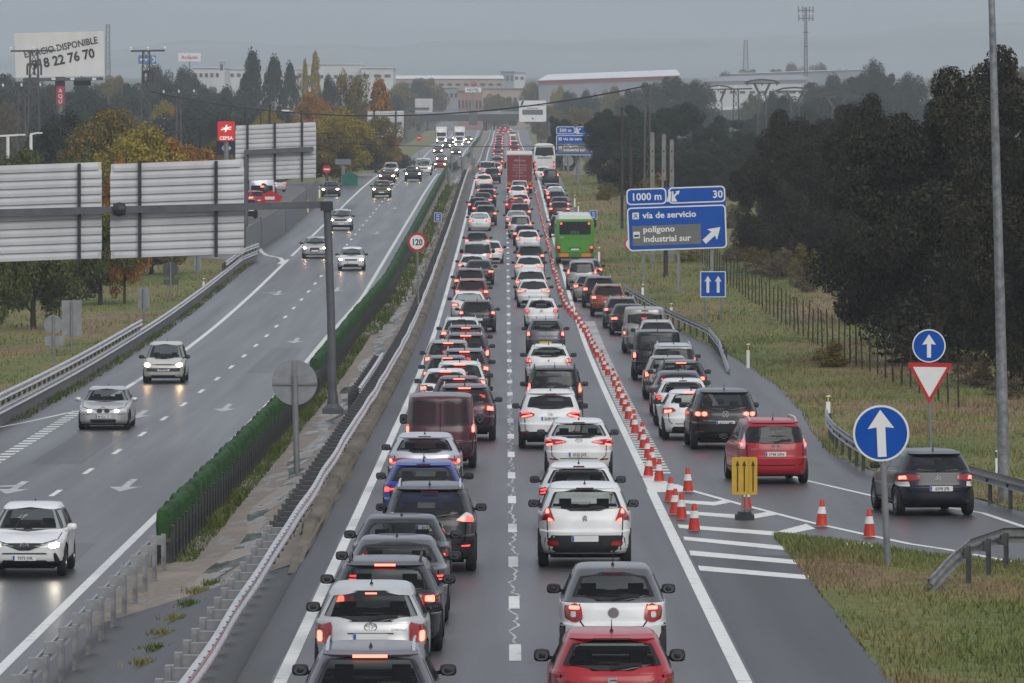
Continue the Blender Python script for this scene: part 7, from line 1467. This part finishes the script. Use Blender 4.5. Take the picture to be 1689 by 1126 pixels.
ypylon(1257, 131, 58, 245, 900, 'hazy forked pylon below the white warehouse, highest of the row'); ypylon(1311, 144, 65, 250, 850, 'hazy forked pylon in front of the green pines'); ypylon(1380, 153, 74, 250, 800, 'hazy forked pylon rising behind the dark oaks'); ypylon(1185, 141, 50, 240, 980, 'hazy forked pylon at the left end of the row')
pylon(1214, 146, 262, 760, .9, 'hazy straight lattice pylon with a flat arm left of the forked row', (1186, 1241, 147))
Yt = 2000; b = at(1329, 125, Yt); r = thing('telecom_mast', 'tall slim telecom mast with antenna clusters on the skyline', 'mast', tuple(b)); lattice(r, (0, 0, 0), at(1329, 12, Yt)-b, 1.0, .5, 22, s=.16)
for yy, ww in ((17, 4.4), (30, 4.2), (53, 1.6), (76, 1.2)):
    c = at(1329, yy, Yt)-b; t = MB(); t.box(c, (ww, .5, .25)); t.build('platform', M_STEELD, r)
    if ww > 2:
        for q in (-1, -.4, .5, 1): t = MB(); t.box(c+Vector((q*ww/2, -.3, .2)), (.35, .3, 2.0)); t.build('antenna_panel', M_SG, r)
b = at(1230, 130, 3600); r = thing('telecom_mast', 'very faint far mast left of the tall telecom mast', 'mast', tuple(b)); lattice(r, (0, 0, 0), at(1230, 66, 3600)-b, 3.2, 1.6, 10, s=.3)
b = at(178, 160, 3000); r = thing('telecom_mast', 'very faint far mast right of the white billboard', 'mast', tuple(b)); lattice(r, (0, 0, 0), at(178, 40, 3000)-b, 2.2, 1.4, 14, s=.3)

# ------------------------------------------------------------------ billboards and shop signs
M_BB = noisy('billboard_sheet', [(.3, (.60, .58, .56)), (.7, (.72, .70, .68))], .5, .6, sc=(1, 1, .4), bmp=.3)
Yg = 760.; k = Yg/F; c = at(98.5, 89.5, Yg); b = at(98.5, 300, Yg); r = thing('billboard', 'white billboard with dark hand-drawn lettering on the left skyline', 'billboard', tuple(b)); c = c-b; M = Mx(c, math.radians(1.2))
t = MB(); t.plate([(-73.5*k, -36.5*k), (73.5*k, -36.5*k), (73*k, 37*k), (-74*k, 36.5*k)], 0, .3, M); t.build('panel', M_BB, r)
t = MB(); M2 = M @ Matrix.Rotation(-math.radians(10.2), 4, 'Y'); add_text(t, 'ESPACIO DISPONIBLE', 15.6*k, M2, 0, -.04, weight=.02, sx=.83, dx=4*k, dz=6*k); add_text(t, '918 22 76 70', 22*k, M2, 0, -.04, weight=.03, sx=.9, dx=4*k, dz=-16*k); t.build('lettering', M_SBLK, r)
t = MB(); t.beam(c+Vector((-60*k, -.6, -42*k)), c+Vector((72*k, -.6, -40*k)), .5, .35); t.build('catwalk', M_STEELD, r); t = MB(); t.box(c+Vector((37*k, .2, -46*k)), (28*k, .4, 10*k)); t.build('lower_panel', M_WOOD, r); MB().tube([(0, .6, -2), c+Vector((0, .6, -37*k))], .6, 10).build('post', M_STEELD, r)
for q in (-9, 22, 58): t = MB(); t.box(c+Vector((q*k, -1.2, -40.5*k)), (.45, .3, .25)); t.build('floodlight', M_SW, r)
def signbox(x0, y0, x1, y1, Y, label, m, texts, post=None, cat='sign', nm='shop_sign', emat=None):
    b = at((x0+x1)/2, post or y1+30, Y); r = thing(nm, label, cat, tuple(b)); c0, c1 = at(x0, y0, Y)-b, at(x1, y1, Y)-b; cx, cz = (c0.x+c1.x)/2, (c0.z+c1.z)/2; w, h = c1.x-c0.x, c0.z-c1.z; M = Mx(Vector((cx, 0, cz)))
    t = MB(); t.plate(rrect(w, h, min(w, h)*.04), 0, .4, M); t.build('panel', m, r); t = MB()
    for s_, q, dz, wm in texts: add_text(t, s_, q*h, M, 0, -.04, weight=.02, dz=dz*h)
    if texts: t.build('lettering', emat or M_SW, r)
    t = MB(); t.tube([(cx, .3, -1), (cx, .3, cz-h/2)], .2, 8); t.build('post', M_POLE, r); return r, M, w, h
M_CR = mat('lit_sign_red', (.52, .012, .016), .4, emit=(1, .03, .04), estr=.16); M_CW = mat('lit_sign_white', (.8, .8, .78), .4, emit=(1, .93, .8), estr=.35); M_CB = mat('sign_navy', (.02, .025, .06), .4)
r, M, w, h = signbox(359, 200, 387, 232, 560, 'red fuel station sign with a white star-like emblem', M_CR, [('CEPSA', .24, -.44, 0)], 300, emat=M_CW)
t = MB(); s_ = h*.5; star = [(-.45, .06), (-.1, .10), (.0, .42), (.12, .42), (.06, .16), (.45, .22), (.45, .10), (.16, -.02), (.45, -.06), (.42, -.16), (.08, -.12), (.0, -.42), (-.12, -.42), (-.06, -.16), (-.45, -.20), (-.45, -.10), (-.15, .0)]; t.plate([(a*s_*1.2, b_*s_*.9+h*.14) for a, b_ in star], -.05, -.01, M); t.build('emblem', M_CW, r)
r, M, w, h = signbox(357, 233, 388, 255, 562, 'dark navy supermarket sign right below the red fuel station sign', M_CB, [], 300)
t = MB(); t.plate([(-w*.24, 0), (-w*.08, h*.26), (-w*.08, h*.1), (-w*.16, 0), (-w*.08, -h*.1), (-w*.08, -h*.26)], -.05, -.01, M); t.plate(arc(.06*w, 0, h*.24, 60, 300, 10)+arc(.06*w, 0, h*.1, 300, 60, 8), -.05, -.01, M); t.plate([(w*.1, h*.06), (w*.16, h*.06), (w*.16, h*.2), (w*.3, 0), (w*.16, -h*.2), (w*.16, -h*.06), (w*.1, -h*.06)], -.05, -.01, M); t.build('emblem', M_SW, r)
r, M, w, h = signbox(93, 142, 106, 172, 700, 'narrow upright red sign with white letters under the billboard', mat('sign_red_panel', (.36, .02, .04), .5), [('A', .30, .16, 0), ('Q', .30, -.14, 0), ('U', .30, -.44, 0)], 240)
r, M, w, h = signbox(228, 91, 257, 105, 1500, 'hazy blue sign behind the wide-armed pylon', mat('sign_light_blue', (.05, .14, .42), .5), [], 150); t = MB(); t.plate(rrect(w*.55, h*.28, .2, -w*.12, 0), -.05, 0, M); t.plate(arc(w*.3, 0, h*.36, -90, 90, 8)+arc(w*.3, 0, h*.2, 90, -90, 8), -.05, 0, M); t.build('emblem', M_SW, r)
r, M, w, h = signbox(294, 87, 331, 101, 2000, 'hazy white sign with red lettering on the left skyline', M_SW, [('Ardavín', .62, -.22, 0)], 150, emat=M_SR)
r, M, w, h = signbox(767, 144, 794, 152, 1900, 'white name board on a dark pillar in front of the pink building', M_SW, [('HOTEL', .8, -.28, 0)], 192, emat=M_SBLK)
t = MB(); t.box((0, .1, h*.5-1), (2.4, .6, 4.2)); t.build('pillar', M_STEELD, r); c = Vector((0, 0, (at(780, 138, 1900)-at(780, 192, 1900)).z)); t = MB(); t.lathe([(.5, -.1), (.75, -.1), (.75, .1), (.5, .1)], tuple(c), 16, 'y'); t.build('ring_emblem', M_SR, r)
r, M, w, h = signbox(553, 262, 579, 271, 690, 'blank grey-blue road board on two legs left of the far gantry', noisy('board_back_blue', [(.3, (.13, .15, .18)), (.7, (.17, .19, .22))], 1, .6), [], 296, 'road sign', 'road_board')
Yg = 610; b = at(577, 306, Yg); r = thing('green_container', 'green pitched-roof container beside the side road', 'container', tuple(b)); t = MB(); t.box((0, .6, .45), (1.4, 1.2, .9)); t.build('body', noisy('container_green', [(.3, (.01, .10, .075)), (.7, (.015, .14, .10))], 2, .5), r); t = MB(); t.plate([(-.75, .9), (.75, .9), (0, 1.35)], -.05, 1.25, Matrix.Identity(4)); t.build('lid', MATS['container_green'], r)

strip('gravel_yard', yrange(462, 720, 4, 1.), lambda Y: min(-19.2, xleft(Y)-1.2)-26, lambda Y: min(-19.2, xleft(Y)-1.2), lambda X, Y: zt(X, Y)+.09, noisy('yard_gravel', [(.3, (.09, .085, .08)), (.7, (.17, .155, .14))], .5, .9, 7), 4)
# ------------------------------------------------------------------ far buildings, overpass
M_WALLW = noisy('white_cladding', [(.3, (.50, .50, .49)), (.7, (.60, .60, .58))], .15, .7); M_WALLP = noisy('pink_render', [(.3, (.34, .25, .21)), (.7, (.42, .32, .27))], .1, .8); M_WALLG = noisy('grey_cladding', [(.3, (.20, .22, .24)), (.7, (.28, .30, .32))], .15, .7); M_ROOFR = noisy('red_fascia', [(.3, (.22, .05, .06)), (.7, (.28, .07, .075))], .2, .7); M_BRICK = noisy('brick_render', [(.3, (.26, .15, .11)), (.7, (.34, .20, .15))], .2, .8); M_WIN = mat('far_window', (.04, .045, .055), .15); M_ROOFW = noisy('white_roof', [(.3, (.62, .62, .62)), (.7, (.72, .72, .72))], .1, .6)
def block(x0, y0, x1, y1, Y, depth, label, wall, roof=None, win=0, winrow=(.35, .7), nm='warehouse', fascia=None, roofh=0., tilt=0., yl=None, doors=0):
    c0, c1 = at(x0, y0, Y), at(x1, y1, Y); b = Vector(((c0.x+c1.x)/2, Y, c1.z-6)); r = thing(nm, label, 'building', tuple(b)); w = (c1.x-c0.x); h = c0.z-b.z; hv = c0.z-c1.z
    t = MB(); t.add([(sx*w/2, q, z) for q in (0, depth) for sx, z in ((-1, 0), (1, 0), (1, h+tilt), (-1, h))], [(0, 1, 2, 3), (5, 4, 7, 6), (4, 0, 3, 7), (1, 5, 6, 2), (3, 2, 6, 7)]); t.build('wall', wall, r)
    if roof:
        t = MB(); rh = max(roofh, .3); t.add([(-w/2-.4, -.6, h), (w/2+.4, -.6, h+tilt), (w/2+.4, -.6, h+tilt+.25), (-w/2-.4, -.6, h+.25), (-w/2+min(3, w*.1), depth*.5, h+rh), (w/2, depth*.5, h+tilt+rh), (-w/2-.4, depth+.4, h), (w/2+.4, depth+.4, h+tilt)], [(0, 1, 2, 3), (3, 2, 5, 4), (4, 5, 7, 6), (0, 3, 4, 6), (1, 7, 5, 2)]); t.build('roof', roof, r)
    if fascia: t = MB(); t.add([(-w/2, -.25, h-hv*.22), (w/2, -.25, h+tilt-hv*.22), (w/2, -.25, h+tilt-.05), (-w/2, -.25, h-.05), (-w/2, .0, h-.05), (w/2, 0, h+tilt-.05), (w/2, 0, h+tilt-hv*.22), (-w/2, 0, h-hv*.22)], [(0, 1, 2, 3), (3, 2, 5, 4), (0, 7, 6, 1)]); t.build('fascia', fascia, r)
    for i in range(win):
        xx = (-.5+(i+.5)/win)*w; f = MB(); f.box((xx, -.08, h-hv*(1-(winrow[0]+winrow[1])/2)), (w/win*.56, .16, hv*(winrow[1]-winrow[0]))); fo = f.build('window', M_WIN, r)
    for i in range(doors): xx = (-.5+(i+.5)/doors)*w; f = MB(); f.box((xx, -.1, h-hv*.78), (w/doors*.3, .2, hv*.42)); f.build('door', M_WALLG, r)
    return r
block(318, 112, 372, 142, 2300, 40, 'hazy white hall behind the tall dark conifer', M_WALLW, M_ROOFW, 6, (.5, .72)); block(361, 101, 370, 122, 2280, 8, 'small white tower with a round dark emblem above the white hall', M_WALLW, M_ROOFW, 1, (.3, .8), 'tower')
block(366, 114, 500, 142, 2500, 60, 'long hazy white hall behind the conifers', M_WALLW, M_ROOFW, 12, (.55, .75)); block(500, 106, 596, 135, 2450, 60, 'bright white hall behind the poplars', M_WALLW, M_ROOFW, 8, (.2, .4)); block(596, 112, 648, 138, 2440, 60, 'white hall end right of the fan-shaped tree', M_WALLW, M_ROOFW, 3, (.4, .6))
block(640, 130, 830, 146, 2600, 40, 'long low hall with a pale roof behind the hotel', M_WALLP, M_ROOFW, 14, (.3, .55), roofh=1.5); block(719, 144, 756, 186, 2250, 30, 'grey office block with a pale upper band left of the hotel', M_WALLG, M_WALLW, 5, (.62, .78)); block(755, 150, 795, 188, 2200, 25, 'brick building with pale tall windows behind the dark sign pillar', M_BRICK, M_BRICK, 7, (.25, .6), 'house'); block(795, 146, 885, 188, 2350, 40, 'wide pinkish building behind the overpass', M_WALLP, M_WALLG, 9, (.45, .65), 'building')
block(826, 118, 848, 140, 2900, 20, 'hazy grey block on the skyline above the overpass', M_WALLG, M_WALLG, 3, (.3, .7), 'building'); block(838, 120, 866, 136, 2950, 20, 'hazy pale block right of the grey one on the skyline', M_WALLW, M_WALLG, 3, (.3, .6), 'building')
block(889, 133, 1120, 160, 2100, 60, 'long warehouse with a bright white roof and red fascia', M_WALLG, M_ROOFW, 0, (.3, .5), fascia=M_ROOFR, roofh=2.2, tilt=1.6, doors=7)
block(1168, 135, 1330, 156, 2200, 60, 'long cream warehouse behind the forked pylons', M_WALLW, M_WALLG, 10, (.1, .3), fascia=M_WALLG, roofh=2., tilt=.6); block(1206, 122, 1420, 140, 2400, 60, 'pale upper warehouse on the ridge under the telecom mast', M_WALLG, M_ROOFW, 0, tilt=1.6, doors=8)
Yg = 1450; b = at(480, 170, Yg); b.z -= 8; r = thing('watchtower', 'squat rendered tower with a brick upper storey and a pitched roof', 'tower', tuple(b)); kk = Yg/F; hh = (at(480, 146, Yg)-b).z
t = MB(); t.add([(a*s, q*s+1.5, z) for s, z in ((1.65, 0), (1.42, hh)) for a, q in ((-1, -1), (1, -1), (1, 1), (-1, 1))], [(0, 1, 5, 4), (1, 2, 6, 5), (2, 3, 7, 6), (3, 0, 4, 7), (4, 5, 6, 7)]); t.build('base', M_WALLP, r); t = MB(); t.box((0, 1.5, hh+1.2), (3.1, 3.1, 2.4)); t.build('upper_storey', M_BRICK, r)
for q in range(4): t = MB(); t.box((-1.05+q*.7, -.1, hh+1.6), (.45, .12, .8)); t.build('window', M_WALLW, r)
t = MB(); t.add([(-2.1, -.6, hh+2.4), (2.1, -.6, hh+2.4), (2.1, 3.6, hh+2.4), (-2.1, 3.6, hh+2.4), (0, 1.5, hh+3.4)], [(0, 1, 4), (1, 2, 4), (2, 3, 4), (3, 0, 4), (3, 2, 1, 0)]); t.build('roof', M_WOOD, r)
# overpass
Yo = 2070; M_OVER = noisy('overpass_concrete', [(.3, (.022, .022, .025)), (.7, (.04, .04, .044))], .3, .8); a, b2 = at(520, 196, Yo), at(1000, 192, Yo); r = thing('overpass', 'long dark concrete overpass crossing the motorway in the distance', 'bridge', (a.x, Yo, zm(Yo)))
o = Vector((a.x, Yo, zm(Yo))); t = MB(); t.beam(a-o+Vector((0, 5, 0)), b2-o+Vector((0, 5, 0)), 11, 2.1); t.build('deck', M_OVER, r)
for yy in (-.4, 10.4):
    t = MB(); t.beam(a-o+Vector((0, yy, 1.5)), b2-o+Vector((0, yy, 1.5)), .3, .8); t.build('parapet', M_WALLG, r)
    t = MB(); t.beam(a-o+Vector((0, yy, 2.5)), b2-o+Vector((0, yy, 2.5)), .12, .12); n_ = 44; [t.beam((a-o).lerp(b2-o, i/n_)+Vector((0, yy, 1.8)), (a-o).lerp(b2-o, i/n_)+Vector((0, yy, 2.5)), .1) for i in range(n_+1)]; t.build('railing', M_STEELD, r)
for xx in (560, 690, 800, 905): p = at(xx, 196, Yo)-o; t = MB(); t.box((p.x, 5, p.z/2-1.5), (1.3, 7, p.z+1)); t.build('pier', M_OVER, r)
p = at(813, 180.5, Yo); c = clone(bpy.data.objects[[q for q in bpy.data.objects.keys() if q.startswith('car') and bpy.data.objects[q].get('label', '').startswith('white saloon in the far slip')][0]]); TREE.clear(); c.location = (p.x, Yo+3, a.z+1.05); c.rotation_euler = (0, 0, -PI/2); tag(c, 'white car driving across the overpass', 'car'); 
if 'group' in c: del c['group']
mbk = MB(); e0, e1, e2 = at(985, 192, Yo), at(1120, 186, Yo), at(1420, 168, Yo)
mbk.add([(e0.x, Yo-2, e0.z), (e1.x, Yo-2, e1.z), (e2.x, Yo-2, e2.z), (e2.x, Yo+16, e2.z), (e1.x, Yo+16, e1.z), (e0.x, Yo+16, e0.z), (e0.x, Yo-30, zm(Yo)-3), (e1.x, Yo-30, zm(Yo)-3), (e2.x, Yo-30, zm(Yo)-3)], [(0, 1, 4, 5), (1, 2, 3, 4), (6, 7, 1, 0), (7, 8, 2, 1)]); tag(mbk.build('embankment', M_FIELD), kind='structure')
r = thing('guard_rail', 'pale far rail along the rising approach right of the overpass', 'guard rail', tuple(e1)); MB().sweep([e0-e1+Vector((0, -1, .7)), Vector((0, -1, .7)), e2-e1+Vector((0, -1, .7))], [(-.05, -.25), (-.05, .25), (.05, .25), (.05, -.25)], closed=True).build('rail', M_ROOFW, r)

# ------------------------------------------------------------------ grass and weeds
def grass(name, areas, seed, m, h0, h1):
    r = np.random.default_rng(seed); VV = []; 
    for (y0, y1, xa, xb, den, zf, hs) in areas:
        A_ = 0; n = int(den*(y1-y0)*max(.5, np.mean([xb(y)-xa(y) for y in np.linspace(y0, y1, 7)]))); ys = r.uniform(y0, y1, n)
        for y in ys:
            a, b = xa(y), xb(y)
            if b <= a: continue
            x = r.uniform(a, b); z = zf(x, y); h = r.uniform(h0, h1)*hs*(.6+.8*(.5+.5*math.sin(x*.9+y*.13)*math.sin(y*.31))); w = h*.18; an = r.uniform(0, 6.28); lx, ly = r.normal(0, .35, 2)*h; ca, sa = math.cos(an)*w, math.sin(an)*w
            VV += [(x-ca, y-sa, z-.02), (x+ca, y+sa, z-.02), (x+lx, y+ly, z+h)]
    V = np.array(VV, np.float32); n = len(V)//3; me = bpy.data.meshes.new(name); me.vertices.add(3*n); me.vertices.foreach_set('co', V.ravel()); me.loops.add(3*n); me.loops.foreach_set('vertex_index', np.arange(3*n, dtype=np.int32)); me.polygons.add(n); me.polygons.foreach_set('loop_start', np.arange(0, 3*n, 3, dtype=np.int32)); me.update(calc_edges=True); me.materials.append(m)
    ob = bpy.data.objects.new(name, me); COL.objects.link(ob); return tag(ob, kind='stuff')
def grassmat(name, tones):
    m = mat(name, (.1, .1, .05), .85, 0, .2); a = noise(m, .16, 6, .6, sc=(1, .35, 1)); n, l = nodes(m); g = n.new('ShaderNodeNewGeometry'); rr = ramp(m, g.outputs['Random Per Island'], [(0, (.6,)*3), (1, (1.35,)*3)])
    link(m, mixc(m, ramp(m, a.outputs['Fac'], tones).outputs[0], rr.outputs[0], 1., 'MULTIPLY'), 'Base Color'); return m
M_GRASS = grassmat('grass_blades', TONES); M_GREENG = grassmat('green_weeds', [(.3, (.06, .09, .02)), (.7, (.10, .13, .03))])
ztv = lambda x, y: zt(x, y)+.045
grass('grass', [(92, 141, lambda y: 5.56, lambda y: min(16, max(5.7, xgore(max(90, y))-.05)), 95, ztv, 1.), (141, 200, lambda y: xright(y)-.12, lambda y: xright(y)+8, 34, ztv, 1.1), (200, 300, lambda y: xright(y)-.15, lambda y: xright(y)+10, 20, ztv, 1.3), (300, 480, lambda y: xright(y)-.1, lambda y: xright(y)+17, 7, ztv, 1.7), (480, 760, lambda y: xright(y)+.1, lambda y: xright(y)+9, 2.2, ztv, 2.4), (215, 330, lambda y: -34, lambda y: xleft(y)-.1, 6, ztv, 1.5), (330, 455, lambda y: -34, lambda y: xleft(y)-.1, 4, ztv, 1.8)], 5, M_GRASS, .05, .125)
grass('drain_weeds', [(150, 330, lambda y: NX(y)+.05, lambda y: NX(y)+.55, 60, lambda x, y: zmed(x, y), .9), (330, 700, lambda y: NX(y)+.05, lambda y: NX(y)+.9, 12, lambda x, y: zmed(x, y), 1.6), (225, 450, lambda y: xleft(y)-.1, lambda y: xleft(y)+.4, 26, lambda x, y: zl(y), .9)], 6, M_GREENG, .08, .22)
grass('drain_dry_weeds', [(140, 420, lambda y: xd(y)-5.6, lambda y: xd(y)-4.5, 5, lambda x, y: zmed(x, y), .7), (380, 720, lambda y: NX(y)+.6, lambda y: xd(y)-5.2, 3, lambda x, y: zmed(x, y), 1.4)], 8, M_GRASS, .08, .22)
tr = np.random.default_rng(4)
for i, (px, py) in enumerate(((352, 956), (335, 975), (327, 992), (312, 1015), (290, 1038), (270, 1062), (255, 1090), (236, 1115))):
    Y = solve(lambda q: (zl(q)*.6+zm(q)*.4), py); X = (px-CX)*Y/F; z = zmed(X, Y); vs = []; fs = []
    for k in range(130):
        a = tr.uniform(0, 6.28); rr = abs(tr.normal(0, .13)); x, y = rr*math.cos(a)*1.3, rr*math.sin(a)*2.5; h = tr.uniform(.05, .15); w = .012; vs += [(x-w, y, -.01), (x+w, y, -.01), (x+tr.normal(0, .06), y+tr.normal(0, .06), h)]; fs.append((3*k, 3*k+1, 3*k+2))
    t = MB(); t.add(vs, fs); o = t.build('grass_tuft', M_GRASS if i % 3 else M_GREENG); o.location = (X, Y, z+.003); tag(o, 'small grass tuft growing through the bare median asphalt, in a row of tufts', 'grass tuft', 'grass tufts in a row on the bare median')
# litter by the gore
g = gp(1405, 901); t = MB(); t.lathe([(.001, .1), (.22, .09), (.30, .03), (.31, 0)], n=10); o = t.build('kerb_stone', M_ROOFW, None, 40); o.location = g+Vector((.1, 0, -.02)); o.scale = (1.2, 1.6, 1); tag(o, 'white painted stone at the edge of the gore grass', 'stone')
# ------------------------------------------------------------------ haze
M_HAZE = bpy.data.materials.new('haze'); M_HAZE.use_nodes = True; n = M_HAZE.node_tree.nodes; n.clear(); o = n.new('ShaderNodeOutputMaterial'); pv = n.new('ShaderNodeVolumePrincipled'); pv.inputs['Color'].default_value = (.885, .945, 1.0, 1); pv.inputs['Density'].default_value = .00016; pv.inputs['Anisotropy'].default_value = .1
M_HAZE.node_tree.links.new(pv.outputs[0], o.inputs['Volume'])
t = MB(); t.box((0, 6100, 150), (9200, 14200, 310)); hz = t.build('haze', M_HAZE); tag(hz, kind='stuff')
